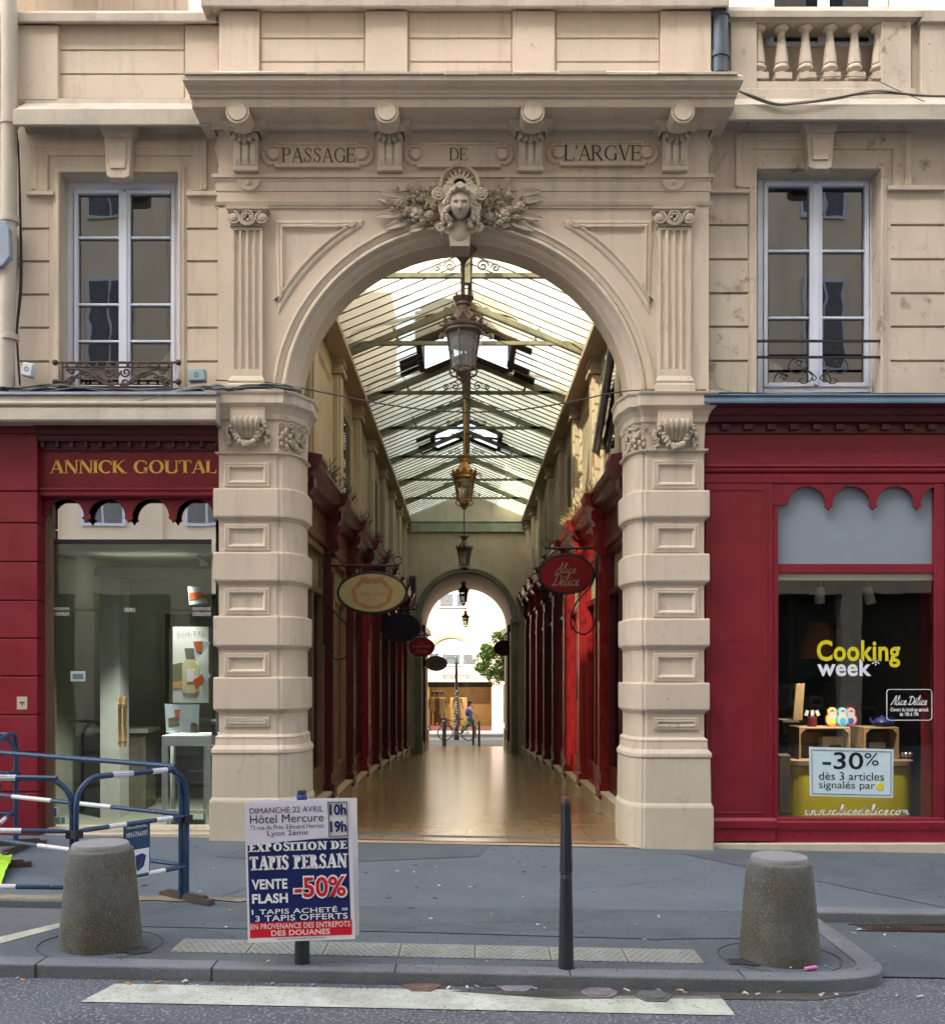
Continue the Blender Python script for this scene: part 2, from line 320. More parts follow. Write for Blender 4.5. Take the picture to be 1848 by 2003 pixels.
PAPER=flat('paper_white',(.78,.76,.80)); PAPERB=flat('paper_pale_blue',(.62,.78,.84)); NAVY=flat('poster_navy',(.01,.02,.12)); PRED=flat('poster_red',(.62,.01,.03)); INK=flat('ink_black',(.012,.015,.02))
GOLD=M('gold_lettering',(.90,.52,.10),.4,.1,var=.06); BRASS=M('brass',(.55,.33,.10),.3,.9,var=.1)
COPPER=M('lantern_copper',(.15,.10,.075),.5,.35,var=.4,scale=9,stain=(8,.55,.7,.6,(.10,.12,.10)))
YEL=flat('yellow_panel',(.62,.52,.012)); YELT=flat('yellow_vinyl',(.75,.66,.02)); WHT=flat('white_vinyl',(.85,.88,.9))
WOOD=M('pale_pine',(.30,.19,.10),.6,var=.2,scale=8); ENG=M('engraved_letter_paint',(.06,.035,.03),.6,var=.15)
GLASS=glassmat('shop_glass',1.55); WGLASS=glassmat('window_glass',2.5,(.6,.64,.6),wob=.02); MIRR=glassmat('coated_transom_glass',11.0,(.3,.3,.28),wob=.004); ROOFG=roofglass('roof_glass',(.40,.43,.31),(.64,.65,.49),.44); ROOFG2=roofglass('grimy_shaded_roof_glass',(.36,.41,.31),(.58,.63,.50),.06); CLEAR=glassmat('lantern_glass',1.45,(.85,.84,.74),haze=.26)  # second roof glass, for back panes: shade put into a darker, less clear copy
DARK=M('dark_interior',(.05,.048,.04),.9,var=.3,scale=2); DIM=M('dim_interior',(.26,.25,.175),.9,var=.2,scale=1.5)
# ================================================================ gateway (frontispiece of the arcade)
def fr(mb,path,prof,Y,closed=True,sign=1): return mb.stack(path,prof,closed,lambda u,v,t:(u,Y-t,v),cap=False,sign=sign)
def rect(px0,px1,py0,py1,Y): return [(X(px0,Y),Z(py1,Y)),(X(px1,Y),Z(py1,Y)),(X(px1,Y),Z(py0,Y)),(X(px0,Y),Z(py0,Y))]
def cornice3(mb,xl,xr,yf,yb,prof,k=.34):
    vs=[];fs=[]
    for o,z in prof: vs+=[(xl-o*k,yb,z),(xl-o*k,yf-o,z),(xr+o*k,yf-o,z),(xr+o*k,yb,z)]
    n=len(prof)
    for i in range(n-1):
        for j in range(3): fs.append((i*4+j,i*4+j+1,i*4+j+5,i*4+j+4))
    fs+=[(3,2,1,0),tuple((n-1)*4+j for j in range(4))]
    mb.add(vs,fs)
gate=thing('arcade_gateway','cream stone arched gateway with carved entablature leading into the glazed arcade','gateway',(0,0,0))
AX=X(906,0); AZ=4.264; xl=X(427); xr=X(1385); ztop=Z(20); zb=Z(768)
m=MB(); a0=math.asin((zb-AZ)/1.875)
pts=[(xl,zb),(xl,Z(250)),(xr,Z(250)),(xr,zb)]+[(AX+1.875*cos(a0+(PI-2*a0)*i/48),AZ+1.875*sin(a0+(PI-2*a0)*i/48)) for i in range(49)]
# wall skin split at the crown so the polygon stays simple
half=[(xl,zb),(xl,Z(250)),(AX,Z(250))]+[(AX+1.875*cos(PI/2+(PI/2-a0)*i/24),AZ+1.875*sin(PI/2+(PI/2-a0)*i/24)) for i in range(25)]
m.prism(half,0,.3); m.prism([(2*AX-u if abs(u-xl)>1e-6 else xr,v) for u,v in half][::-1],0,.3)
m.box(xl,xr,.3,.45,Z(330),Z(20)); m.box(xl,xr,0.0,.3,Z(250),Z(150))
wall=m.build('wall',STONE,gate)
# archivolt
m=MB(); m.arc(AX,AZ,[(1.875,.02),(1.875,-.035),(1.85,-.04),(1.842,-.02),(1.80,-.012),(1.795,.0),(1.775,-.03),(1.752,-.035),(1.735,-.012),(1.725,.03),(1.70,.045),(1.675,.09),(1.66,.12),(1.648,.13),(1.648,.45),(1.75,.45)],0.0,PI,64)
m.build('archivolt',STONE,gate,smooth=True)
# parapet above the cornice
m=MB(); m.pb(428,1391,18,152,0.0,.3)
for a,b in((430,507),(715,797),(1003,1085),(1292,1391)): m.pb(a,b,20,152,-.045,0)
for a,b in((507,715),(797,1003),(1085,1292)):
    for y0,y1 in((24,73),(76,119),(122,152)): m.pb(a+3,b-3,y0,y1,-.012,0)
m.build('parapet',STONE,gate,bevel=.006)
m=MB(); m.stack([(X(428),.45),(X(428),-.0),(X(1391),-.0),(X(1391),.45)],[(.05,Z(22)),(.07,Z(17)),(.13,Z(14,-.13)),(.14,Z(11,-.13)),(.14,Z(-3,-.13)),(.12,Z(-6,-.13)),(0,Z(-12,-.13))])
m.build('parapet_coping',LEDGE,gate,bevel=.005)
# cornice
zs=6.955
cor=[(0,Z(262)),(.03,Z(258)),(.035,Z(250)),(.075,Z(243)),(.08,zs-.03),(.11,zs-.025),(.13,zs),(.42,zs),(.425,zs+.005),(.43,Z(192,-.43)),(.45,Z(190,-.45)),(.46,Z(187,-.46)),(.455,Z(184,-.46)),(.47,Z(182,-.47)),(.485,Z(176,-.48)),(.53,Z(166,-.53)),(.55,Z(160,-.55)),(.565,Z(158,-.55)),(.565,Z(149,-.55)),(.3,Z(141,-.3)),(0,Z(138,0))]
m=MB(); cornice3(m,xl,xr,0,.25,cor); m.build('cornice',STONE,gate,bevel=.003)
m=MB(); rng=random.Random(3); x=X(362,-.55)
while x<X(1440,-.55):
    dx=rng.uniform(.2,.5); m.box(x,min(x+dx-.004,X(1441,-.55)),-.585,-.25,Z(149,-.55)+rng.uniform(0,.006),Z(146,-.55)+rng.uniform(.004,.018)); x+=dx
m.build('cornice_flashing',LEDGE,gate)
# architrave fillets
m=MB()
def lay(y0,y1,o0,o1=None): 
    o1=o0 if o1 is None else o1
    m.stack([(xl,.2),(xl,0),(xr,0),(xr,.2)],[(0,Z(y1)-.004),(o1,Z(y1)),(o0,Z(y0)),(0,Z(y0)+.01)],cap=False)
lay(344,351,.05); lay(351,356,.028); lay(356,375,.02); lay(376,398,.012); lay(397,404,.045,.03); lay(404,408,.02)
m.build('architrave',STONE,gate,bevel=.002)
# consoles under the cornice
def acanthus(mb,cx,zt,w,h,y):
    for i in (-2,-1,0,1,2):
        q=Matrix.Rotation(-.28*i,3,'Y'); mb.ball((cx+i*w*.19,y-.012,zt-h*.45+abs(i)*h*.08),(w*.13,.022,h*.46),6,6,q)
        mb.ball((cx+i*w*.2,y-.03,zt-h*.82+abs(i)*h*.16),(w*.1,.02,h*.1),6,4)
for px in(481,762,1037,1320):
    cx=X(px,-.08); root=MB(); w=.118
    root.prism([(.0,Z(338)),(-.085,Z(338)),(-.095,Z(325)),(-.10,Z(295)),(-.115,Z(268)),(-.135,Z(252)),(-.135,Z(244)),(0,Z(244))],cx-w,cx+w,'yz')
    for i in(-1,0,1): root.prism([(-.095,Z(332)),(-.118,Z(322)),(-.12,Z(296)),(-.11,Z(284)),(-.09,Z(284)),(-.07,Z(332))],cx+i*.073-.026,cx+i*.073+.026,'yz')
    root.box(cx-w-.005,cx+w+.005,-.105,0,Z(343),Z(335))
    root.stack([(cx-w,0),(cx-w,-.14),(cx+w,-.14),(cx+w,0)],[(.0,Z(250,-.14)),(.03,zs-.09),(.035,zs-.05),(.09,zs-.03),(.1,zs)])
    con=root.build('console',STONE,gate,bevel=.004)
    k=MB(); acanthus(k,cx,Z(252,-.13),.22,.17,-.125); k.build('acanthus_leaf',SCULPT,con,smooth=True)
    k=MB(); zz=Z(213,-.47); k.lathe(0,0,[(.112,0),(.112,.018),(.094,.02),(.092,.006),(.09,.006),(.088,.03),(.0,.034)],24); 
    k.v=[(cx+x,-.42-z,zz+y) for x,y,z in k.v]; k.add(*(lambda mm:(mm.v,mm.f))(MB().prism([(cx-.115,zz),(cx+.115,zz),(cx+.08,zs-.115),(cx,zs-.135),(cx-.08,zs-.115)],-.42,-.2)))
    k.build('rosette_disc',STONE,con,smooth=True)
# side consoles seen in profile at both ends
for sx,ex in((-1,xl),(1,xr)):
    k=MB(); prof=[(0,Z(340)),(.02,Z(338)),(.03,Z(325)),(.02,Z(318)),(.06,Z(295)),(.1,Z(285)),(.07,Z(275)),(.05,Z(268)),(.12,Z(255)),(.2,Z(245)),(0,Z(245))]
    k.prism([(ex+sx*u*.62,v) for u,v in prof],.05,.2); k.build('console',STONE,gate,bevel=.004)
# name plaques
def plaque(px0,px1,py0,py1,txt,tx0,tx1,ty0,ty1,rx):
    Y=-.004; x0,x1=X(px0),X(px1); z0,z1=Z(py1),Z(py0); zc=(z0+z1)/2; r=rx/200; P=[]
    P+=[(x0,z0),(x1,z0),(x1,zc-r*.9)]+[(x1+r*.35+r*cos(R(a)),zc+r*sin(R(a))) for a in range(-70,71,14)]+[(x1,zc+r*.9),(x1,z1),(x0,z1),(x0,zc+r*.9)]+[(x0-r*.35+r*cos(R(a)),zc+r*sin(R(a))) for a in range(110,251,14)]+[(x0,zc-r*.9)]
    k=MB(); k.prism(P,-.014,0); k.stack(P,[(-.022,.014),(-.018,.03),(.0,.032),(.012,.018),(.016,0)],True,lambda u,v,t:(u,-t,v),cap=False)
    k.box(x0-.01,x1+.01,-.05,0,z0-.018,z0+.008)
    pl=k.build('name_plaque',STONE,gate,bevel=.003)
    for xx in(x0-r*.25,x1+r*.25):
        k=MB(); k.lathe(0,0,[(.058,0),(.058,.018),(.05,.028),(0,.03)],20); k.v=[(x+xx,-.02-z,zc+y) for x,y,z in k.v]; k.build('plaque_boss',STONE,pl,smooth=True)
    letters('engraved_lettering',ENG,pl,roman(txt,.045,.10,.06,.10),(0,-.0165,0),(1,0,0),(0,0,1),X(tx0),X(tx1),Z(ty1),Z(ty0),.003)
plaque(541,702,281,327,'PASSAGE',552,695,290,319,20); plaque(818,977,281,327,'DE',879,914,291,315,19); plaque(1097,1258,278,324,"L'ARGVE",1103,1253,285,316,20)
# pilasters of the upper order
def pilaster(sh0,sh1,cap0,cap1,fl,outer):
    k=MB(); x0,x1=X(sh0,-.06),X(sh1,-.06); y0=-.065; zt,zbm=Z(440,-.06),Z(738,-.06); zf0,zf1=Z(722,-.06),Z(450,-.06)
    k.box(x0,x1,y0,0,zbm-.02,zf0); k.box(x0,x1,y0,0,zf1,zt)
    fw=.026; P=[(x0,0),(x0,y0)]
    for f in fl:
        c=X(f,-.06); P+=[(c-fw,y0)]+[(c+fw*cos(R(a)),y0+fw*1.1*sin(R(a))) for a in range(150,29,-30)]+[(c+fw,y0)]
    P+=[(x1,y0),(x1,0)]; k.prism(P,zf0,zf1,'xy')
    o=k.build('pilaster',STONE,gate)
    k=MB()
    for f in fl:
        c=X(f,-.06)
        for zz in(zf0,zf1): pass
    k.stack([(x0,0),(x0,y0),(x1,y0),(x1,0)],[(.035,Z(768,-.1)),(.035,Z(752,-.1)),(.02,Z(748,-.1)),(.03,Z(744,-.1)),(.02,Z(740,-.1)),(.0,Z(735,-.06))]); k.build('pilaster_base',PLINTH,o,bevel=.004)
    k=MB(); c0,c1=X(cap0,-.1),X(cap1,-.1); cm=(c0+c1)/2
    k.box(c0-.01,c1+.01,-.115,0,Z(409,-.1),Z(403,-.1)); k.box(c0+.005,c1-.005,-.10,0,Z(413,-.1),Z(409,-.1))
    k.box(x0+.0,x1-.0,-.075,0,Z(440,-.1),Z(410,-.1)); k.box(x0-.01,x1+.01,-.082,0,Z(440,-.1),Z(435,-.1))
    for cx in(c0+.055,c1-.055):
        pts=[]
        for i in range(40): a=i/39*4*PI; r=.058*(1-i/39)+.008; pts.append((cx+r*cos(a+PI/2)*(1 if cx>cm else -1),-.095,Z(425,-.1)+r*sin(a+PI/2)))
        k.tube(pts,.011,6); k.ball((cx,-.09,Z(425,-.1)),(.05,.025,.05),12,6)
    k.tube(catmull([(c0+.06,-.1,Z(414,-.1)),(cm-.09,-.1,Z(420,-.1)),(cm-.06,-.105,Z(434,-.1)),(cm,-.11,Z(440,-.1)),(cm+.06,-.105,Z(434,-.1)),(cm+.09,-.1,Z(420,-.1)),(c1-.06,-.1,Z(414,-.1))],5),.012,6)
    k.tube([(cm+.055*cos(a),-.105,Z(424,-.1)+.06*sin(a)) for a in [2*PI*i/16 for i in range(16)]],.011,6,True)
    for i in range(7): a=i*2.4; k.ball((cm+.03*cos(a),-.1,Z(424,-.1)+.032*sin(a)),.018,6,5)
    k.build('pilaster_capital',SCULPT,o,smooth=True,bevel=0)
    k=MB(); k.box(min(X(outer),x0-.02 if outer<900 else x1),max(X(outer),x1+.02 if outer>900 else x0),-.02,0,zb,Z(404)); k.build('pilaster_backing',STONE,o)
    # half disc under the architrave
    k=MB(); k.prism([(cm+.105*cos(a),Z(356)+.1*sin(a)) for a in [PI+PI*i/14 for i in range(15)]],-.05,0); k.tube([(cm+.1*cos(a),-.05,Z(356)+.095*sin(a)) for a in [PI+PI*i/14 for i in range(15)]],.01,5); k.ball((cm,-.05,Z(361)),.03,8,5)
    k.build('half_disc_ornament',STONE,o,smooth=True)
pilaster(453,513,445,523,(463,477,490.5,503.5),427); pilaster(1287,1351,1279,1359,(1297,1312,1325.5,1339.5),1385)
# spandrel panels
def spandrel(mir):
    cx=906; P=[]
    for (px,py) in((538,431),(711,431)): P.append((px,py))
    ra=404
    a_a=math.atan2(795-440,706-cx); a_b=math.atan2(795-611,538-cx)
    for i in range(13):
        a=a_a+(a_b-a_a)*i/12; P.append((cx+ra*cos(a),795-ra*sin(a)))
    if mir: P=[(1812-a+(2 if a<700 else 0),b) for a,b in P]
    Q=[(X(a),Z(b)) for a,b in P]
    area=sum(Q[i][0]*Q[(i+1)%len(Q)][1]-Q[(i+1)%len(Q)][0]*Q[i][1] for i in range(len(Q)))
    if area<0: Q=Q[::-1]
    k=MB(); k.stack(Q,[(0,0),(0,.012),(-.02,.02),(-.035,.02),(-.04,.012),(-.06,.035),(-.075,.035),(-.08,.008),(-.10,.008),(-.105,.0)],True,lambda u,v,t:(u,-t,v),cap=False)
    k.build('spandrel_panel',STONE,gate,smooth=False,bevel=.002)
spandrel(0); spandrel(1)
# ------------------------------------------------ keystone with carved head, shell and flowers
kc=X(899,-.2)
m=MB()
def kz(py): return Z(py,-.2)
m.prism([(kc-.20,kz(372)),(kc-.21,kz(400)),(kc-.17,kz(425)),(kc-.155,kz(436)),(kc-.19,kz(441)),(kc-.17,kz(450)),(kc-.10,kz(455)),(kc-.09,kz(478)),(kc+.09,kz(478)),(kc+.10,kz(455)),(kc+.17,kz(450)),(kc+.19,kz(441)),(kc+.155,kz(436)),(kc+.17,kz(425)),(kc+.21,kz(400)),(kc+.20,kz(372)),(kc+.1,kz(345)),(kc-.1,kz(345))],-.17,.08)
m.ball((kc,-.12,kz(446)),(.12,.08,.15),14,8)
for s in(-1,1):
    pts=[(kc+s*(.185+.045*cos(a)*(1-a/14)),-.17,kz(443)+.045*sin(a)*(1-a/14)) for a in [i*.6 for i in range(20)]]; m.tube(pts,.014,6)
key=m.build('keystone',SCULPT,gate,smooth=True,bevel=.008)
m=MB(); hc=Vector((kc+.005,-.24,kz(405)))
def face(q):
    x,y,z=q.x,q.y,q.z; f=-y/.115; y*=.86
    if f>0:
        g=lambda cx,cz,sx,sz:math.exp(-((x-cx)/sx)**2-((z-cz)/sz)**2)
        y-=.030*g(0,-.034,.013,.013)+.016*g(0,-.010,.008,.026)+.008*(g(-.014,-.04,.008,.008)+g(.014,-.04,.008,.008)); y+=.036*(g(-.036,.013,.019,.013)+g(.036,.013,.019,.013)); y-=.017*(g(-.036,.010,.012,.006)+g(.036,.010,.012,.006)); y+=.012*g(0,-.052,.016,.006)
        y-=.008*(g(-.038,.036,.026,.008)+g(.038,.036,.026,.008)); y-=.017*g(0,-.062,.024,.006)+.019*g(0,-.078,.018,.007); y+=.018*g(0,-.0695,.026,.004); y+=.012*g(0,-.09,.03,.007); y-=.018*g(0,-.112,.022,.016)
        y-=.008*(g(-.055,-.03,.025,.03)+g(.055,-.03,.025,.03))
    x*=1-.28*max(0,-z/.13)**1.5
    return Vector((x,y,z))
TILT=Matrix.Rotation(R(16),3,'X'); m.ball(hc,(.098,.115,.128),72,72,TILT,face)
head=m.build('carved_head',SCULPT,key,smooth=2)
m=MB(); rng=random.Random(5)
for s in(-1,1):
    for i in range(16):
        t=i/15; px=hc.x+s*(.04+.075*sin(min(1,t*1.7)*PI/2)+.015*(t>.5)*sin(t*9)); pz=hc.z+.135-.27*t**1.2; 
        m.ball((px+rng.uniform(-.012,.012),hc.y-.05+.07*t,pz+rng.uniform(-.008,.008)),(rng.uniform(.026,.036),.036,rng.uniform(.02,.032)),10,7,Matrix.Rotation(rng.uniform(-.9,.9),3,'Y'))
        m.ball((px+s*.028+rng.uniform(-.01,.01),hc.y-.01+.07*t,pz-.01),(rng.uniform(.024,.034),.034,rng.uniform(.02,.03)),10,7,Matrix.Rotation(rng.uniform(-.9,.9),3,'Y'))
    for i in range(4): m.ball((hc.x+s*(.09+.012*(i%2)),hc.y+.03,hc.z-.13-.02*i),(.026,.03,.022),8,6)
for i in range(7): a=PI*(i+.5)/7; m.ball((hc.x+.068*cos(a),hc.y-.085,hc.z+.092+.03*sin(a)),(.03,.03,.024),10,7,Matrix.Rotation(.5*cos(a),3,'Y'))
m.ball((hc.x,hc.y+.02,hc.z+.05),(.115,.11,.12),16,10); m.prism([(hc.x-.05,hc.z+.125),(hc.x,hc.z+.10),(hc.x+.05,hc.z+.125),(hc.x+.03,hc.z+.155),(hc.x,hc.z+.17),(hc.x-.03,hc.z+.155)],hc.y-.13,hc.y-.05); m.build('carved_hair',SCULPT,head,smooth=True)
m=MB(); sc_=(kc,kz(358))
m.disc(sc_[0],sc_[1],.17,.17,-.13,-.05); m.arc(sc_[0],sc_[1],[(.0,-.13),(.12,-.12),(.165,-.15),(.172,-.18),(.188,-.19),(.198,-.17),(.198,.0)],R(-8),R(188),30)
for i in range(9):
    a=R(10+20*i); m.prism([(sc_[0]+.03*cos(a)-.022*sin(a),sc_[1]+.03*sin(a)+.022*cos(a)),(sc_[0]+.03*cos(a)+.022*sin(a),sc_[1]+.03*sin(a)-.022*cos(a)),(sc_[0]+.155*cos(a),sc_[1]+.155*sin(a))],-.175,-.12)
m.build('carved_shell',SCULPT,key,smooth=True)
for s in(-1,1):
    m=MB(); c=(kc+s*.205,kz(378)); m.tube([(c[0]+.052*cos(a),-.19,c[1]+.052*sin(a)) for a in [2*PI*i/18 for i in range(18)]],.014,6,True); m.tube([(c[0]+.026*cos(a),-.2,c[1]+.026*sin(a)) for a in [2*PI*i/14 for i in range(14)]],.011,6,True); m.ball((c[0],-.2,c[1]),.014,8,5); m.disc(c[0],c[1],.05,.05,-.185,-.08)
    m.build('carved_volute',SCULPT,key,smooth=True)
    m=MB(); rng=random.Random(11+s)
    def at(px,py): return (X(899+s*(px-899) if s>0 else px,-.08),Z(py,-.08))
    def leaf(px,py,ang,L,wd,d=.06):
        wd*=1.5; L*=1.05
        x,z=at(px,py); q=Matrix.Rotation(-R(ang) if s>0 else -R(180-ang),3,'Y'); m.ball((x+L*.5*cos(R(ang))*s,-d,z+L*.5*sin(R(ang))),(L*.55,.018,wd),8,6,q,lambda v:Vector((v.x,v.y-.6*abs(v.z)+.02,v.z*(1-.5*max(0,v.x)/L))))
    def rose(px,py,r,n=3):
        x,z=at(px,py); m.ball((x,-.085,z),(r*.4,.05,r*.4),8,6)
        for k in range(n):
            for i in range(5):
                a=i*2*PI/5+k*.6; rr=r*(.42+.26*k); m.ball((x+rr*cos(a),-.10+.022*k,z+rr*sin(a)),(r*.36,.018,r*.22),8,5,Matrix.Rotation(PI/2-a,3,'Y'))
    mirror=lambda px:1798-px if s>0 else px
    W=[('r',985,420,.085),('r',935,385,.055),('r',1020,402,.06),('r',955,424,.055),('r',965,375,.045),('r',990,388,.04),('l',1000,395,20,.2,.03),('l',1005,380,8,.24,.03),('l',1010,415,-8,.24,.032),('l',1000,430,-20,.22,.03),('l',975,365,35,.14,.025),('l',940,400,60,.12,.025),('l',935,430,-60,.1,.025),('l',1020,392,0,.2,.025),('l',960,405,100,.12,.03),('l',1000,410,40,.12,.03),('l',965,437,-10,.16,.03),('l',925,440,-50,.09,.02),('l',1015,425,5,.2,.022),('l',950,392,30,.13,.03),('l',972,400,-15,.14,.03),('l',985,378,60,.12,.028),('l',960,415,170,.12,.03),('l',995,425,150,.13,.03),('l',940,372,80,.1,.026),('l',930,415,-100,.1,.028),('r',1000,408,.05),('r',1012,425,.042),('r',950,402,.05),('r',972,432,.045)]
    for q in W:
        if q[0]=='r':
            if s<0: x_,z_=X(1798-q[1],-.08),Z(q[2],-.08)
            px_=q[1] if s>0 else 1798-q[1]
            at=lambda px,py:(X(px,-.08),Z(py,-.08)); rose(px_+rng.uniform(-6,6),q[2]+rng.uniform(-5,5),q[3]*rng.uniform(.85,1.15))
        else:
            px_=q[1] if s>0 else 1798-q[1]; at=lambda px,py:(X(px,-.08),Z(py,-.08)); leaf(px_,q[2],q[3]+rng.uniform(-10,10),q[4],q[5])
    for i in range(22):
        px_=rng.uniform(935,1045); px_=px_ if s>0 else 1798-px_; rose(px_,rng.uniform(362,434)-abs(px_-899)*.0,.032,1)
    m.build('carved_flowers',SCULPT,key,smooth=True)
# ------------------------------------------------ piers
def pier(right):
    Yf=-.10
    if not right:
        path=[(X(428,Yf),.5),(X(428,Yf),Yf),(X(540,Yf),Yf),(X(543,Yf),Yf+.02)]+[(X(545,Yf)+ (X(594,.25)-X(545,Yf))*sin(R(a)),.25-(.25-Yf-.01)*cos(R(a))) for a in(10,25,40,55,70,90)]+[(X(594,.25),.5)]
        fx=(439,527,452,517); ys=dict(b=((955,1013),(1080,1138),(1205,1265),(1325,1390)),cap=(767,791,823,882,889),pl=(1440,1476,1565)); fc=(428,540)
    else:
        path=[(X(1225,.25),.5)]+[(X(1261,Yf)-(X(1261,Yf)-X(1225,.25))*sin(R(a)),.25-(.25-Yf-.01)*cos(R(a))) for a in(90,70,55,40,25,10)]+[(X(1262,Yf),Yf+.02),(X(1265,Yf),Yf),(X(1377,Yf),Yf),(X(1377,Yf),.5)]
        fx=(1277,1366,1290,1353); ys=dict(b=((959,1013),(1083,1139),(1210,1265),(1336,1391)),cap=(768,796,828,876,884),pl=(1446,1484,1576)); fc=(1265,1377)
    zz=lambda p:Z(p,-.13)
    m=MB(); m.stack(path,[(.075,-.25),(.075,zz(ys['pl'][2]+4)),(.07,zz(ys['pl'][2])),(.055,zz(ys['pl'][2]-5)),(.05,zz(ys['pl'][1]))]); pl=m.build('pier_plinth',PLINTH,gate,bevel=.005)
    p0,p1,_=ys['pl']; prof=[(.05,zz(p1)),(.062,zz(p1-4)),(.06,zz(p1-10)),(.03,zz(p1-18)),(.025,zz(p0+6)),(.03,zz(p0+2)),(.015,zz(p0-1)),(0,zz(p0-3))]
    for (t,b) in reversed(ys['b']): prof+=[(0,zz(b+6)),(.012,zz(b+4)),(.018,zz(b)),(.036,zz(b)),(.044,zz(b-4)),(.044,zz(t+3)),(.038,zz(t)),(.0,zz(t))]
    c=ys['cap']; prof+=[(0,zz(c[4])),(.03,zz(c[4]-2)),(.035,zz(c[3]+2)),(.0,zz(c[3]))]
    m=MB(); m.stack(path,prof); shaft=m.build('pier_shaft',STONE,gate,bevel=.003)
    cpath=([(X(428,Yf),.5),(X(428,Yf),Yf),(X(545,Yf),Yf),(X(548,Yf),Yf+.03),(X(562,Yf),Yf+.05),(X(594,.2),.16),(X(594,.25),.5)] if not right else [(X(1225,.25),.5),(X(1225,.2),.16),(X(1245,Yf),Yf+.05),(X(1258,Yf),Yf+.03),(X(1261,Yf),Yf),(X(1377,Yf),Yf),(X(1377,Yf),.5)])
    m=MB(); m.stack(cpath,[(0,zz(c[3])),(.01,zz(c[2])),(.03,zz(c[2]-4)),(.035,zz(c[2]-14)),(.06,zz(c[1]+8)),(.09,zz(c[1]+2)),(.10,zz(c[1])),(.10,zz(c[0]+8)),(.115,zz(c[0]+5)),(.12,zz(c[0]+1)),(.06,zz(c[0]-2)),(0,zz(c[0]-4))]); m.pb(fc[0]+22,fc[1]-22,c[1]+4,c[2]+4,-.17,-.1)
    cp=m.build('pier_capital',STONE,gate,bevel=.003)
    # shell scroll and garland on the capital
    m=MB(); cx=(X(fc[0],-.14)+X(fc[1],-.14))/2; zt=zz(c[2]-2)
    for i in range(-2,3):
        m.tube(catmull([(cx+i*.052,-.155,zt),(cx+i*.054,-.20,zt-.01),(cx+i*.05,-.20,zt-.06),(cx+i*.044,-.165,zt-.11),(cx+i*.036,-.13,zt-.17)],4),[.03]*17,8)
    m.box(cx-.13,cx+.13,-.13,-.09,zt-.2,zt)
    m.build('scroll_ornament',SCULPT,cp,smooth=True)
    m=MB(); rng=random.Random(2)
    for i in range(27):
        t=-1+2*i/26; x=cx+t*.165; z=zt-.245+.19*t*t
        for k in range(3): m.ball((x+rng.uniform(-.014,.014),-.155-.02*(1-t*t)+rng.uniform(-.01,.01),z+rng.uniform(-.018,.018)),rng.uniform(.016,.026),6,5)
    for s in(-1,1):
        for i in range(10): m.ball((cx+s*(.185+rng.uniform(-.02,.02)),-.135,zt-.1-.018*i+rng.uniform(-.01,.01)),rng.uniform(.016,.024)*(1.3-.05*i),6,5)
    m.build('garland_ornament',SCULPT,cp,smooth=True)
    m=MB(); rng=random.Random(9)
    for a in (20,45,70):
        if not right: bx=X(545,Yf)+(X(594,.25)-X(545,Yf))*sin(R(a)); nx=sin(R(a))
        else: bx=X(1261,Yf)-(X(1261,Yf)-X(1225,.25))*sin(R(a)); nx=-sin(R(a))
        by=.25-.34*cos(R(a)); ny=-cos(R(a)); ax=Vector((nx,ny,0)); tn=Vector((-ny,nx,0))
        for i in(-1,1): 
            q=Vector((bx,by,zt-.05))+ax*.04+tn*i*.05; pts=[q+tn*(.03*cos(b)*(1-b/10))+Vector((0,0,.03*sin(b)*(1-b/10))) for b in [j*.7 for j in range(12)]]; m.tube(pts,.01,5)
        for i in range(10): q=Vector((bx,by,zt-.1-.018*i))+ax*(.035-.002*i)+tn*rng.uniform(-.05,.05); m.ball(q,(.022,.022,.03),6,5)
    m.build('leaf_ornament',SCULPT,cp,smooth=True)
    # sunk panels on the flat face, between the bands
    tops=[c[4]+10]+[b+8 for t,b in ys['b']]; bots=[t-3 for t,b in ys['b']]+[p0-14]
    for i,(t,b) in enumerate(zip(tops,bots)):
        m=MB(); Q=rect(fx[0],fx[1],t+(4 if i else 6),b+(0 if i<4 else -4),Yf)
        m.stack(Q,[(0,0),(0,.016),(-.018,.02),(-.026,.014),(-.03,.024),(-.045,.024),(-.065,.0)],True,lambda u,v,tt:(u,Yf-tt,v),cap=False); m.build('face_panel',STONE_D if i==4 else STONE,shaft)
pier(0); pier(1)
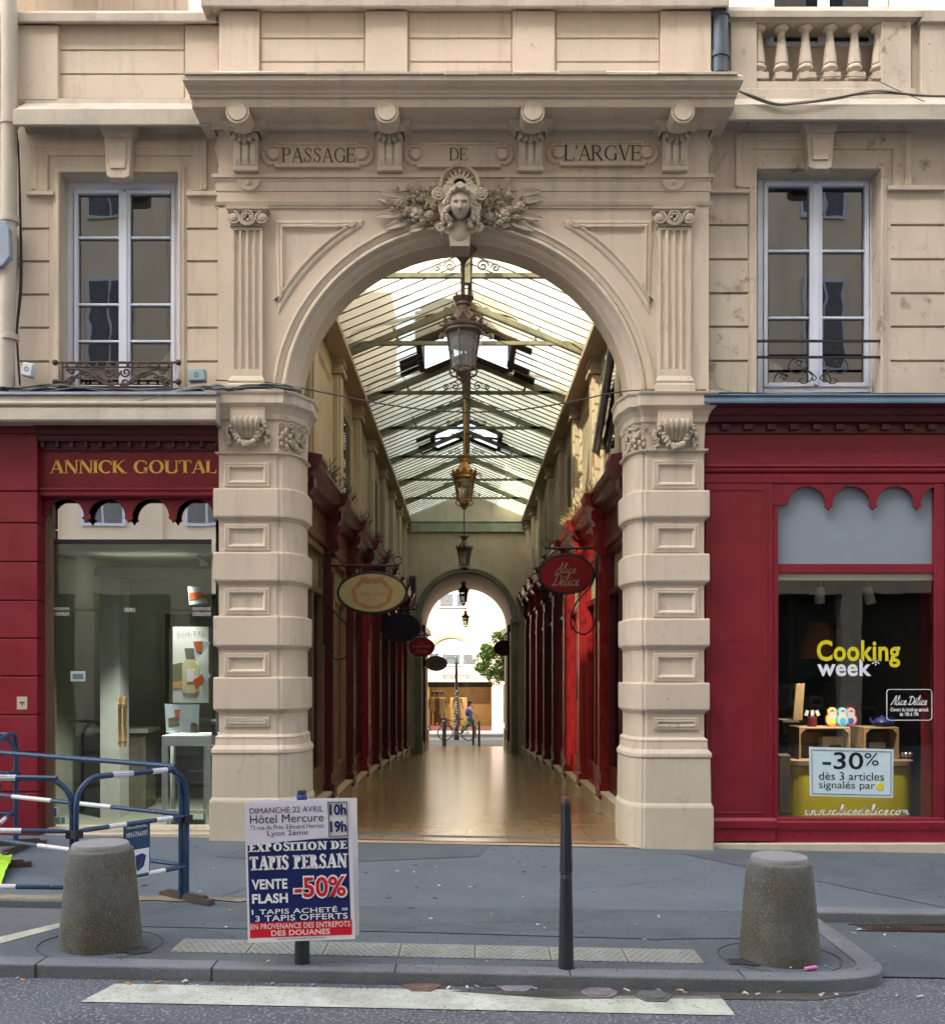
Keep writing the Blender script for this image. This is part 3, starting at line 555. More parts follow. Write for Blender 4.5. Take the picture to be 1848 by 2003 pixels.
# ================================================================ buildings either side of the gateway
def sidebld(right):
    Y=.15; mt=STONE_D if right else STONE
    if not right:
        b=thing('side_building','cream stone building with tall window over the perfume shop, left of the gateway','building',(X(230,Y),Y,0))
        L0,L1,w0,w1,wt,wb=30,428,118,349,339,765
    else:
        b=thing('side_building','weathered cream building with balustrade and tall window, right of the gateway','building',(X(1600,Y),Y,0))
        L0,L1,w0,w1,wt,wb=1376,2060,1479,1720,333,775
    # ashlar strips with joints
    m=MB()
    def strip(a,b_,js,top,bot):
        m.pb(a,b_,top,bot,Y+.035,Y+.5); ys=[top]+js+[bot]
        for i in range(len(ys)-1): m.pb(a,b_,ys[i]+(2.4 if i else 0),ys[i+1]-(2.4 if i<len(ys)-2 else 0),Y,Y+.036)
    if not right:
        js=[447,511,576,641,707]; strip(38,96,js,213,765); strip(366,426,js,213,765); m.pb(L0,38,213,765,Y-.0005,Y+.5); m.pb(96,w0,213,765,Y,Y+.5); m.pb(w1,366,213,765,Y,Y+.5); m.pb(w0,w1,213,wt,Y,Y+.5)
    else:
        js=[440,507,573.5,639,706]; strip(1387,1463,js,200,775); strip(1742,1848,js,200,775); m.pb(L0,1387,200,775,Y,Y+.5); m.pb(1463,w0,200,775,Y,Y+.5); m.pb(w1,1742,200,775,Y,Y+.5); m.pb(1848,2060,200,775,Y,Y+.5); m.pb(w0,w1,200,wt,Y,Y+.5)
    m.build('wall',mt,b,bevel=.003)
    # window surround and head panels
    m=MB(); s=7
    P=[(X(w0-s,Y),Z(wb,Y)),(X(w0-s,Y),Z(wt-s,Y)),(X(w1+s,Y),Z(wt-s,Y)),(X(w1+s,Y),Z(wb,Y))]
    fr(m,P,[(.03,0),(.03,.014),(.0,.02),(-.012,.03),(-.03,.03),(-.035,.012)],Y,False,sign=-1)
    ledges=((50,104,372,380),(364,424,373,381)) if not right else ((1380,1466,370,376),(1738,1850,362,370))
    for q in ledges: m.pb(*q,Y-.05,Y)
    if not right: eo,et,eb,ei=(62,405),278,372,(93,378); it=305
    else: eo,et,eb,ei=(1438,1780),262,366,(1470,1746); it=292
    def ear(sgn):
        o=X(eo[0 if sgn<0 else 1],Y); i_=X(ei[0 if sgn<0 else 1],Y); return o,i_
    Pm=[(X(eo[0],Y),Z(eb,Y)),(X(eo[0],Y),Z(et,Y)),(X(eo[1],Y),Z(et,Y)),(X(eo[1],Y),Z(eb,Y))]
    fr(m,Pm,[(.0,0),(.0,.03),(-.05,.03),(-.06,.018),(-.065,.018)],Y,False,sign=-1)
    Pi=[(X(ei[0],Y),Z(eb,Y)),(X(ei[0],Y),Z(it,Y)),(X(ei[1],Y),Z(it,Y)),(X(ei[1],Y),Z(eb,Y))]
    fr(m,Pi,[(.07,.012),(.0,.016),(0,.0)],Y,False,sign=-1)
    m.pb(eo[0],eo[1],et,it-2,Y-.017,Y); m.pb(eo[0]+4,ei[0],it-2,eb,Y-.013,Y); m.pb(ei[1],eo[1]-4,it-2,eb,Y-.013,Y)
    m.build('window_surround',mt,b,bevel=.002)
    # keystone console
    c=(232,232) if not right else (1603,1601); t=(243,270,348) if not right else (237,263,331)
    m=MB(); cx=X(c[0],Y-.1); zz=lambda p:Z(p,Y-.1)
    m.prism([(cx-.112,zz(t[2]-3)),(cx-.07,zz(t[2]+1)),(cx+.07,zz(t[2]+1)),(cx+.112,zz(t[2]-3)),(cx+.135,zz(t[1])),(cx-.135,zz(t[1]))],Y-.12,Y)
    m.prism([(cx-.075,zz(t[2]-16)),(cx+.075,zz(t[2]-16)),(cx+.09,zz(t[1]+9)),(cx-.09,zz(t[1]+9))],Y-.135,Y-.1)
    m.stack([(cx-.13,Y),(cx-.13,Y-.12),(cx+.13,Y-.12),(cx+.13,Y)],[(0,zz(t[1])),(.015,zz(t[1]-3)),(.05,zz(t[0]+8)),(.06,zz(t[0]))]); m.build('window_keystone',mt,b,bevel=.006)
    # string course
    m=MB(); a,bb=(25,428) if not right else (1400,2060); q=(196,212,243,262) if not right else (190,203,233,262)
    yy=Y-.30
    prof=[(0,Z(q[3],Y)),(.03,Z(q[3]-3,Y)),(.05,Z(q[3]-9,Y)),(.10,Z(q[2]+6,Y-.08)),(.28,Z(q[2]+2,yy)),(.30,Z(q[2],yy)),(.30,Z(q[1],yy)),(.27,Z(q[1]-2,yy)),(.05,Z(q[1]-5,Y)),(.04,Z(q[0],Y)),(0,Z(q[0]-1,Y))]
    x0=X(a,yy); x1=X(bb,Y); vs=[];fs=[]
    for o,z in prof: vs+=[(x0,Y-o,z),(x1,Y-o,z)]
    for i in range(len(prof)-1): fs.append((2*i,2*i+1,2*i+3,2*i+2))
    n=len(prof); fs+=[tuple(2*i for i in range(n)),tuple(2*i+1 for i in range(n-1,-1,-1))]
    m.add(vs,fs); m.build('string_course',LEDGE,b,bevel=.004)
    # the tall window
    Yw=Y+.22
    f0,f1,ft,fb=(122,350,352,762) if not right else (1481,1722,345,768)
    m=MB(); g=lambda px:X(px,Yw); h=lambda py:Z(py,Yw)
    if not right: P=[(152,232),(254,334)]; tp,bars,bt=378,(464,595,667),757; mid=(232,254)
    else: P=[(1502,1584),(1608,1692)]; tp,bars,bt=363,(490,621),752; mid=(1584,1608)
    m.pb(f0,P[0][0]-9,ft,fb,Yw-.03,Yw+.06); m.pb(P[1][1]+9,f1,ft,fb,Yw-.03,Yw+.06); m.pb(P[0][0]-9,P[1][1]+9,ft,tp-8,Yw-.03,Yw+.06); m.pb(P[0][0]-9,P[1][1]+9,bt+4,fb,Yw-.03,Yw+.06)
    win=m.build('window',FRAME,b,bevel=.006)
    for k,(a,c_) in enumerate(P):
        m=MB(); e0=a-8 if k==0 else (mid[0]+mid[1])/2+1; e1=(mid[0]+mid[1])/2-1 if k==0 else c_+8
        m.pb(e0,a,tp-8,bt+4,Yw-.045,Yw+.03); m.pb(c_,e1,tp-8,bt+4,Yw-.045,Yw+.03); m.pb(a,c_,tp-8,tp,Yw-.045,Yw+.03); m.pb(a,c_,bt-4,bt+4,Yw-.045,Yw+.03)
        for y in bars: m.pb(a,c_,y-2.2,y+2.2,Yw-.035,Yw+.02)
        if k==1: m.pb(mid[0]+6,mid[1]-6,tp-4,bt,Yw-.06,Yw-.045)
        m.build('casement',FRAME,win,bevel=.004)
        m=MB(); m.box(g(a)-.005,g(c_)+.005,Yw,Yw+.006,h(bt),h(tp)); m.build('pane',WGLASS,win)
    m=MB(); m.box(g(f0)-.4,g(f1)+.4,Yw+1.6,Yw+1.65,h(fb)-.2,h(ft)+.3); m.box(g(f0)-.4,g(f0)-.35,Yw+.35,Yw+1.65,h(fb)-.2,h(ft)+.3); m.box(g(f1)+.35,g(f1)+.4,Yw+.35,Yw+1.65,h(fb)-.2,h(ft)+.3); m.box(g(f0)-.4,g(f1)+.4,Yw+.35,Yw+1.65,h(ft)+.25,h(ft)+.3); m.box(g(f0)-.4,g(f1)+.4,Yw+.35,Yw+1.65,h(fb)-.25,h(fb)-.2)
    m.build('room',DIM,b)
    if not right:
        m=MB()
        for px in(173,206,274,304,322): m.box(g(px)-.006,g(px)+.006,Yw+.06,Yw+.075,h(bt),h(410 if px!=173 else 470))
        m.build('curtain_rail',FRAME,win)
        m=MB()
        for i in range(30):
            y=505+i*8; m.obox((g(293),Yw+.16,h(y)),.19,.02,.003,up=(0,-.8,.6)); 
            if i>8: m.obox((g(192),Yw+.16,h(y+20)),.19,.02,.003,up=(0,-.8,.6))
        m.build('venetian_blind',DIM,win)
    else:
        m=MB()
        for s in(-1,1): 
            x=g(1597+s*85)
            for i in range(6): m.tube([(x-s*.035*i,Yw+.2+.02*(i%2),h(360)),(x-s*.03*i,Yw+.2+.02*(i%2),h(500)),(x-s*.008*i+s*.03,Yw+.2,h(620)),(x-s*.01*i,Yw+.2,h(750))],.03,6)
        m.build('curtain',M('curtain_cloth',(.32,.27,.2),.9),win,smooth=True)
        m=MB(); m.lathe(0,0,[(0,0),(.1,.02),(.18,.08),(.19,.1)],16); m.v=[(x+g(1528),y+Yw+.5,z+h(735)) for x,y,z in m.v]; m.box(g(1510),g(1530),Yw+.42,Yw+.5,h(752),h(700)); m.build('window_ornament',WOOD,b,smooth=True)
    # masses above and behind
    if not right:
        m=MB(); m.pb(32,428,44,200,Y+.02,Y+.5); m.pb(33,113,48,194,Y-.05,Y+.02); m.pb(362,428,48,200,Y-.02,Y+.02)
        for y0,y1 in((48,96),(99,143),(146,192)): m.pb(115,360,y0,y1,Y+.004,Y+.02)
        m.pb(32,428,193,199,Y-.04,Y+.02); m.build('parapet',mt,b,bevel=.005)
        m=MB(); m.stack([(X(30,Y),Y+.5),(X(30,Y),Y),(X(428,Y),Y)],[(.02,Z(47,Y)),(.05,Z(45,Y)),(.09,Z(44,Y-.1)),(.11,Z(42,Y-.1)),(.11,Z(25,Y-.1)),(.09,Z(22,Y-.1)),(0,Z(20,Y))]); m.build('parapet_coping',LEDGE,b,bevel=.005)
        m=MB(); m.box(-9,-2.15,2.2,9,3.2,15); m.box(-9,-2.15,9,21,-1,12.5); m.box(-9,-2.3,.6,2.2,6.2,6.6); m.box(-9,X(0,.3),.3,2.2,0,15); m.box(-9,X(36,.66),.66,2.2,0,6.2); m.build('main_block',STONE,b)
        m=MB()
        for px in(60,190,250,330,400): m=MB(); m.pb(px,px+8,-40,60,2.14,2.2); m.build('attic_pilaster_strip',STONE,b)
    else:
        # balustrade
        m=MB(); m.pb(1429,1480,41,190,Y-.02,Y+.18); m.pb(1724,1782,41,190,Y-.02,Y+.18); m.pb(1480,1724,158,190,Y-.02,Y+.18); m.pb(1398,1429,41,195,Y+.03,Y+.3); m.pb(1782,1800,46,195,Y+.06,Y+.3); m.pb(1801,2060,41,195,Y-.02,Y+.18); m.pb(1426,1790,172,196,Y-.05,Y+.2)
        bal=m.build('balcony',mt,b,bevel=.006)
        m=MB(); m.stack([(X(1424,Y),Y+.3),(X(1424,Y),Y),(X(1784,Y),Y),(X(1784,Y),Y+.3)],[(.02,Z(44,Y)),(.03,Z(41,Y)),(.05,Z(36,Y)),(.07,Z(33,Y-.07)),(.075,Z(20,Y-.07)),(.05,Z(15,Y-.07)),(0,Z(12,Y))]); m.pb(1801,2060,18,41,Y-.06,Y+.2); m.build('balcony_coping',LEDGE,bal,bevel=.005)
        for px in(1484,1529,1576,1624,1672,1719):
            m=MB(); cx=X(px,Y+.05); cy=Y+.07; H=lambda p:Z(p,Y+.05); r=lambda q:q/195
            m.box(cx-r(16),cx+r(16),cy-.08,cy+.08,H(49),H(42)); m.box(cx-r(16),cx+r(16),cy-.08,cy+.08,H(159),H(147))
            m.lathe(cx,cy,[(r(11),H(147)),(r(12),H(144)),(r(8),H(140)),(r(9),H(138)),(r(15),H(134)),(r(14.5),H(129)),(r(11),H(126)),(r(13),H(124)),(r(12),H(110)),(r(7),H(68)),(r(6.5),H(62)),(r(9),H(60)),(r(14),H(56)),(r(14.5),H(53)),(r(12),H(50)),(r(11),H(48))],8 if True else 16,rot=PI/8)
            m.build('baluster',mt,bal,smooth=True)
        m=MB(); m.pb(1470,1735,-60,190,.42,.47); m.box(X(1376,.5),14,.9,9,3.3,15); m.pb(1400,1470,-60,190,.5,.9); m.pb(1735,2060,-60,190,.5,.9); m.build('balcony_back_wall',mt,b)
        m=MB(); m.pb(1498,1718,-60,88,.39,.43); m.pb(1505,1514,-60,86,.365,.39); m.pb(1600,1622,-60,86,.365,.39); m.pb(1700,1712,-60,86,.365,.39); m.build('balcony_window',FRAME,b,bevel=.004)
        m=MB(); m.pb(1514,1600,-60,80,.378,.382); m.pb(1622,1700,-60,80,.378,.382); m.build('balcony_pane',glassmat('teal_pane',2.2,(.25,.5,.5)),b)
        m=MB(); m.box(2.25,14,9,21.5,-1.5,9); m.build('rear_block',ARCADE,b)
    return b
sidebld(0); sidebld(1)
# ---------------------------------------------------------------- window guards
g=thing('window_guard','scrolled black cast iron guard across the foot of a window','window guard',(X(230,.05),.05,Z(755,.05)))
Y=.06; hx=lambda p:X(p,Y); hz=lambda p:Z(p,Y)
m=MB()
m.tube([(hx(108),Y,hz(709)),(hx(349),Y,hz(709))],.012,6); m.tube([(hx(122),Y,hz(718)),(hx(336),Y,hz(718))],.009,6); m.tube([(hx(108),Y,hz(747)),(hx(125),Y,hz(747))],.012,6); m.tube([(hx(336),Y,hz(747)),(hx(349),Y,hz(747))],.012,6)
for px in(122,336): m.tube([(hx(px),Y,hz(709)),(hx(px),Y,hz(760))],.012,6)
m.tube([(hx(122),Y,hz(757)),(hx(336),Y,hz(757))],.012,6)
for i in range(11): m.tube([(hx(130+i*20),Y,hz(709)),(hx(130+i*20),Y,hz(718))],.016,4)
m.build('rail',RUSTY,g)
m=MB()
for px,py in((108,709),(349,709),(108,747),(349,747)): m.ball((hx(px),Y,hz(py)),.03,10,6)
m.build('wall_boss',RUSTY,g,smooth=True)
m=MB()
def spiral(cx,cz,r,d,a0,turns=1.6,th=.011):
    m.tube([(hx(cx)+d*r*(1-i/30)*cos(a0+i/30*turns*2*PI),Y,hz(cz)+r*(1-i/30)*sin(a0+i/30*turns*2*PI)) for i in range(28)],th,5)
for s in(-1,1):
    c=229; q=lambda d:c+s*d
    spiral(q(17),728,.05,s,PI*.9); spiral(q(14),748,.045,s,PI*1.1); spiral(q(90),726,.04,s,0); spiral(q(97),748,.045,s,PI/2); spiral(q(88),742,.03,s,1); spiral(q(40),738,.035,s,2)
    m.tube(catmull([(hx(q(100)),Y,hz(722)),(hx(q(70)),Y,hz(723)),(hx(q(45)),Y,hz(735)),(hx(q(25)),Y,hz(750)),(hx(q(5)),Y,hz(752))],6),.012,5)
    m.tube(catmull([(hx(q(98)),Y,hz(755)),(hx(q(80)),Y,hz(735)),(hx(q(55)),Y,hz(727)),(hx(q(30)),Y,hz(740)),(hx(q(20)),Y,hz(752))],6),.010,5)
    for d,y in((60,733),(52,737),(68,730),(34,744),(76,738)): m.ball((hx(q(d)),Y,hz(y)),(.03,.008,.016),6,5)
spiral(229,733,.03,1,0,2)
m.build('scrollwork',RUSTY,g)
g=thing('window_guard','two plain black bars with thin scroll across the right-hand tall window','window guard',(X(1600,.1),.1,Z(755,.1)))
Y=.14; m=MB()
for py in(667,698.5): m.box(hx(1480),hx(1722),Y-.01,Y+.012,hz(py+2.2),hz(py-2.2))
m.build('rail',IRON,g); m=MB()
for s in(-1,1):
    c=1600; q=lambda d:c+s*d
    m.tube(catmull([(hx(q(30)),Y,hz(708)),(hx(q(50)),Y,hz(703)),(hx(q(58)),Y,hz(720)),(hx(q(42)),Y,hz(730)),(hx(q(22)),Y,hz(724)),(hx(q(4)),Y,hz(738)),(hx(q(10)),Y,hz(744)),(hx(q(14)),Y,hz(738))],5),.006,5)
    m.tube(catmull([(hx(q(22)),Y,hz(724)),(hx(q(10)),Y,hz(738)),(hx(q(26)),Y,hz(750)),(hx(q(38)),Y,hz(745)),(hx(q(30)),Y,hz(740))],5),.006,5)
    spiral(q(38),712,.04,s,0,1.4,.005)
m.build('scrollwork',IRON,g)
# ---------------------------------------------------------------- downpipes, cables, boxes
def pipe(label,pts,r,mt,collars,hop=None):
    p=thing('downpipe',label,'downpipe',pts[-1]); m=MB(); m.tube(pts,r,14); m.build('pipe',mt,p,smooth=True)
    for c in collars: m=MB(); m.lathe(pts[0][0],pts[0][1],[(r*1.05,c-.03),(r*1.18,c-.025),(r*1.18,c+.025),(r*1.05,c+.03)],14); m.build('collar',mt,p,smooth=True)
    if hop: hop(p)
def hopper(p):
    m=MB(); Y_=-.02; m.prism([(X(-14,Y_),Z(455,Y_)),(X(-8,Y_),Z(440,Y_)),(X(18,Y_),Z(440,Y_)),(X(26,Y_),Z(455,Y_)),(X(28,Y_),Z(510,Y_)),(X(14,Y_),Z(528,Y_)),(X(-14,Y_),Z(528,Y_))],-.12,.1); m.build('hopper',ZINC,p,bevel=.01)
PIPEC=M('cream_pipe_paint',(.50,.44,.36),.55,var=.1,streak=.4)
pipe('cream painted downpipe with a lead hopper at the far left edge of the facade',[(X(19,.0),.0,9),(X(17,.0),.0,Z(520)),(X(12,.0),.0,Z(760))],.075,PIPEC,[Z(430),Z(980-320),Z(240)],hopper)
pipe('dark zinc downpipe beside the parapet, right of the gateway',[(X(1402,.1),.0,9),(X(1402,.1),.0,Z(146))],.085,M('dark_zinc',(.09,.11,.13),.4,.5,var=.3),[Z(30),Z(110)])
CABLE=M('black_cable_sheath',(.02,.02,.022),.5); CABLEW=M('grey_cable_sheath',(.35,.34,.33),.5)
def cable(label,pts,r,mt,k=6,grp=None):
    m=MB(); m.tube(catmull(pts,k),r,5); tag(m.build('cable',mt,smooth=True),label,'cable',grp)
def bundle(label,pts,n,r,sp,mt,seed,grp=None):
    m=MB(); rng=random.Random(seed)
    for i in range(n):
        m.tube(catmull([(p[0],p[1]+rng.uniform(-sp,sp)*.7,p[2]+rng.uniform(-sp,sp)) for p in pts],5),r*rng.uniform(.7,1.2),5)
    tag(m.build('cable_bundle',mt,smooth=True),label,'cables',grp)
yz=-.16
bundle('tangle of black cables lying on the ledge above the perfume shop',[(X(p,yz),yz+.12,Z(q,yz)) for p,q in((-10,754),(30,757),(90,752),(150,757),(230,760),(310,760),(380,756),(420,756))],12,.009,.035,CABLE,1)
bundle('coil of loose cables resting on top of the left pier capital',[(X(p,yz-.05),yz-.05,Z(q,yz-.05)) for p,q in((395,759),(425,757),(450,760),(480,757),(520,756),(560,758),(590,766))],10,.009,.025,M('grey_green_cable',(.10,.11,.095),.5),2)
bundle('thin vertical cables running beside the cream downpipe',[(X(p,.1),.07,Z(q,.1)) for p,q in((26,200),(38,290),(42,420),(44,560),(36,650),(40,750))],5,.007,.03,CABLE,3)
cable('single black wire sagging across the arch between the piers',[(X(p,.0),-.06,Z(q)) for p,q in((425,747),(530,752),(640,772),(760,795),(880,808),(1000,806),(1110,790),(1225,768),(1378,766))],.007,CABLE)
bundle('two grey wires draped along the string course below the balustrade',[(X(p,-.18),-.18,Z(q,-.18)) for p,q in((1437,175),(1470,188),(1515,203),(1560,200),(1640,190),(1712,179),(1790,184),(1860,187),(1960,185))],3,.009,.012,M('stone_grey_cable',(.22,.19,.16),.6),5)
cable('thin grey wire running down from the balustrade to the far right',[(X(p,.0),.0,Z(q)) for p,q in((1575,152),(1640,149),(1700,152),(1760,178),(1850,215))],.005,M('thin_grey_cable',(.2,.17,.14),.6))
cable('short wire dangling diagonally below the string course, right of the cornice',[(X(p,.0),-.0,Z(q)) for p,q in((1507,203),(1480,222),(1460,246),(1420,300),(1388,352))],.006,M('thin_stone_cable',(.3,.25,.2),.6))
cable('thin wire running down the wall to the zinc ledge on the right',[(X(p,.1),.12,Z(q,.1)) for p,q in((1382,640),(1388,690),(1398,725),(1402,752),(1420,762),(1440,768))],.005,CABLEW)
cable('black wire lying along the zinc ledge of the right shop',[(X(p,-.1),-.02,Z(q,-.1)) for p,q in((1380,765),(1450,764),(1520,766),(1600,769),(1700,766),(1800,765),(1960,767))],.008,CABLE)
cable('white wire sloping over the front of the stone awning on the left',[(X(p,-.3),-.31,Z(q,-.3)) for p,q in((40,815),(120,813),(210,800),(280,782),(330,768),(380,756))],.005,CABLEW)
def jbox(label,px0,px1,py0,py1,Y_,mt,rot):
    t=thing('junction_box',label,'junction box',(X((px0+px1)/2,Y_),Y_,Z(py1,Y_))); m=MB(); m.box(X(px0,Y_),X(px1,Y_),Y_-.06,Y_+.04,Z(py1,Y_),Z(py0,Y_)); o=m.build('case',mt,t,bevel=.012,seg=2)
    m=MB(); m.box(X(px0+1,Y_),X(px1-1,Y_),Y_-.068,Y_-.0605,Z(py1-1,Y_),Z(py0+1,Y_)); m.lathe((X(px0)+X(px1))/2,0,[(.0,0),(.0,.0)],3) if 0 else None; m.build('lid',mt,t,bevel=.008)
    m=MB(); cx=X((px0+px1)/2,Y_); m.tube([(cx+.02*cos(a),Y_-.07,Z((py0+py1)/2,Y_)+.02*sin(a)) for a in [i*.63 for i in range(10)]],.004,5,True); m.build('seal',DIM,t)
    t.rotation_euler=(0,rot,0)
jbox('white tilted junction box beside the downpipe at the left window',44,66,712,738,.0,flat('box_white',(.66,.7,.74)),R(12))
jbox('grey green junction box fixed right of the window guard',371,404,724,748,.02,flat('box_grey_green',(.30,.42,.43)),R(-2))
# ================================================================ perfume shop on the left
sh=thing('shopfront','burgundy shopfront with gilt lettering and scalloped valance, left of the gateway','shopfront',(X(230,0),0,.05))
XR=427
m=MB(); js=[845,961,1023,1099,1175,1249,1323,1399,1472,1550,1665]
m.pb(-160,72,845,1665,-.065,.3)
for a,b in zip(js[:-1],js[1:]): m.pb(-160,72.5,a+1.5,b-1.5,-.09,-.06); m.box(X(72,-.06),X(72,-.06)+.012,-.085,.2,Z(b-1.5,-.09),Z(a+1.5,-.09))
m.box(X(72,-.06)+.01,X(91,.12),.1,.3,-.2,Z(970)); m.pb(-160,73,836,847,-.12,-.05); m.pb(-160,75,826,836,-.16,-.05)
m.build('pilaster',RED,sh,bevel=.004)
m=MB(); a,b=X(73,-.1),X(XR,-.1)
prof=[(0,Z(885)),(.02,Z(880)),(.025,Z(863,-.03)),(.09,Z(862,-.1)),(.10,Z(852,-.1)),(.12,Z(850,-.1)),(.14,Z(840,-.14)),(.19,Z(832,-.2)),(.2,Z(826,-.2)),(0,Z(822))]
m.stack([(a,.0),(b,.0)],prof,cap=False); m.box(X(-160),b,-.0,.3,Z(885),Z(760))
m.build('cornice',RED_D,sh)
m=MB()
for i in range(13):
    c=a+.03+(b-a-.06)*i/12; m.box(c-.018,c+.018,-.065,0,Z(875,-.06),Z(862,-.06))
m.build('dentil_course',RED_D,sh,bevel=.003)
m=MB(); m.box(X(73),b,.0,.3,Z(955),Z(884)); m.stack([(X(80),.0),(b,.0)],[(0,Z(974)),(.03,Z(970)),(.03,Z(962)),(.045,Z(960)),(.045,Z(956)),(.02,Z(954)),(0,Z(952))],cap=False); sb=m.build('sign_board',RED,sh,bevel=.003)
letters('gilt_lettering',GOLD,sb,roman('ANNICK GOUTAL',.075,.185,.07,.07),(0,0,0),(1,0,0),(0,0,1),X(97),X(424),Z(927.5),Z(899),.006)
def valance(px0,px1,top,cens,r,spr,Y,drop=12):
    P=[(px0,top),(px1,top)]; 
    out=[]
    for i,c in enumerate(cens):
        arcp=[(c+r*cos(R(t)),spr-r*.98*sin(R(t))) for t in range(0,181,12)]
        arcp=[q for q in arcp if px0<=q[0]<=px1]; out.append(arcp)
    cens_r=out[::-1]; B=[]
    for i,arcp in enumerate(cens_r):
        if i==0: B.append((px1,arcp[0][1] if arcp[0][0]>px1-8 else spr)); 
        B+=arcp
        if i<len(cens_r)-1:
            nx=cens_r[i+1][0][0]; mid=(arcp[-1][0]+nx)/2; B+=[(mid+8,spr),(mid+8,spr+3),(mid+3,spr+drop*.55),(mid,spr+drop),(mid-3,spr+drop*.55),(mid-8,spr+3),(mid-8,spr)]
        else: B.append((px0,arcp[-1][1] if arcp[-1][0]<px0+8 else spr))
    k=MB(); k.prism([(X(a,Y),Z(b,Y)) for a,b in P+B],Y,Y+.03); return k
k=valance(86,424,960,(127.5,208,294,381),36.5,1011,.06); k.build('valance',RED,sh,bevel=.002)
m=MB(); m.pb(88,93,990,1625,.10,.2); m.pb(93,104,985,1625,.13,.2); m.build('door_jamb',BROWN,sh)
m=MB(); m.pb(414,422,985,1622,.12,.2); m.build('mirror_jamb',MIRR,sh)
m=MB(); m.pb(104,414,968,1056,.16,.166); m.build('transom_pane',MIRR,sh)
m=MB(); m.pb(92,415,1055,1063,.14,.2); m.build('transom_bar',IRON,sh)
m=MB(); m.pb(104,414,1063,1192,.16,.17); m.build('fixed_pane',GLASS,sh)
m=MB(); m.pb(86,424,1622,1632,.02,.3); m.pb(86,428,1631,1660,-.03,.3); m.build('door_sill',PLINTH,sh,bevel=.006)
STEEL=M('brushed_steel',(.55,.55,.53),.3,.9,var=.1)
for a,b,hx_ in((97,250,236),(252,413,246)):
    m=MB(); m.pb(a,b,1196,1619,.16,.17); d=m.build('glass_door',GLASS,sh)
    m=MB(); z0,z1=Z(1452,.12),Z(1368,.12); x=X(hx_-1 if a<200 else hx_-1,.12)
    m.lathe(x,.11,[(0,z0-.05),(.016,z0-.035),(.012,z0-.02),(.02,z0),(.014,z0+.02),(.017,z0+.1),(.017,z1-.06),(.022,z1-.05),(.014,z1-.03),(.02,z1),(.012,z1+.02),(.0,z1+.045)],12)
    for zz_ in(z0+.06,z1-.08): m.tube([(x,.11,zz_),(x,.165,zz_)],.008,6)
    m.build('door_handle',BRASS,d,smooth=True)
    m=MB(); pa=(a+2 if a<200 else 376); m.pb(pa,pa+36,1188,1194,.145,.185); m.pb(pa,pa+36,1197,1205,.145,.185); m.build('hinge_patch',STEEL,d,bevel=.002)
m=MB(); m.pb(243,261,1189,1197,.14,.19); m.build('lock_patch',STEEL,sh)
def sticker(px0,px1,py0,py1,mt,mi=None,Y=.155):
    m=MB(); m.pb(px0,px1,py0,py1,Y,Y+.004); o=m.build('sticker',mt,sh)
    if mi: q=MB(); w_=(px1-px0)*.14; q.pb(px0+w_,px1-w_,py0+w_*1.3,py1-w_,Y-.002,Y); q.build('sticker_print',mi,o)
BLU=flat('print_blue',(.03,.12,.3)); GRN=flat('print_green',(.16,.3,.22))
sticker(138,167,1313,1333,flat('sticker_white',(.6,.7,.68)),flat('print_slate',(.16,.26,.3))); sticker(94,113,1578,1600,PAPERB,BLU); sticker(101,118,1599,1613,flat('sticker_green',(.25,.4,.36)),GRN); sticker(118,128,1597,1613,PAPERB,GRN)
m=MB(); m.pb(33,53,1363,1388,-.094,-.089); q=m.build('door_bell_plate',flat('plate_beige',(.55,.47,.36)),sh); m=MB(); m.pb(38,48,1373,1376,-.096,-.094); m.pb(42,44,1376,1381,-.096,-.094); m.build('plate_mark',RUSTY,q)
# awning slab of stone over the sign, with its zinc top
aw=thing('awning_ledge','stained stone and zinc ledge above the gilt perfume sign','ledge',(X(220,-.2),-.2,Z(826,-.3)))
m=MB(); xa,xb=X(-160,-.3),X(424,-.3)
def prism_x(prof,x0,x1): k=MB(); k.prism(prof,x0,x1,'yz'); return k
m=prism_x([(.14,Z(826,-.3)),(-.32,Z(826,-.3)),(-.335,Z(822,-.3)),(-.32,Z(800,-.3)),(-.30,Z(795,-.3)),(-.33,Z(793,-.3)),(-.335,Z(789,-.3)),(-.31,Z(786,-.3)),(-.30,Z(773,-.3)),(.14,Z(764,-.3))],xa,xb); m.build('slab',LEDGE,aw,bevel=.003)
m=prism_x([(.15,Z(757,0)),(-.31,Z(767,-.3)),(-.325,Z(769,-.3)),(-.325,Z(773,-.3)),(.15,Z(762,0))],xa,xb); m.build('zinc_sheet',ZINC,aw)
# interior
m=MB(); x0,x1=X(60,.3),-2.2
def room(x0,x1,y0,y1,z0,z1,front=False):
    k=MB(); t=.05; k.box(x0-t,x1+t,y0,y1+t,z0-t,z0); k.box(x0-t,x1+t,y0,y1+t,z1,z1+t); k.box(x0-t,x0,y0,y1,z0,z1); k.box(x1,x1+t,y0,y1,z0,z1); k.box(x0-t,x1+t,y1,y1+t,z0,z1); return k
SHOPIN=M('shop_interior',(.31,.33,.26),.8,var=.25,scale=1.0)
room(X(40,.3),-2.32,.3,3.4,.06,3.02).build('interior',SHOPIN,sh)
m=MB(); m.pb(196,234,1130,1610,1.2,1.5); m.build('interior_column',flat('pale_column',(.5,.55,.5)),sh)
m=MB()
for z in(.6,1.0,1.4,1.8): m.box(-3.2,-2.5,3.1,3.38,z,z+.025)
m.build('wall_shelf',flat('shelf_pale',(.45,.42,.33)),sh)
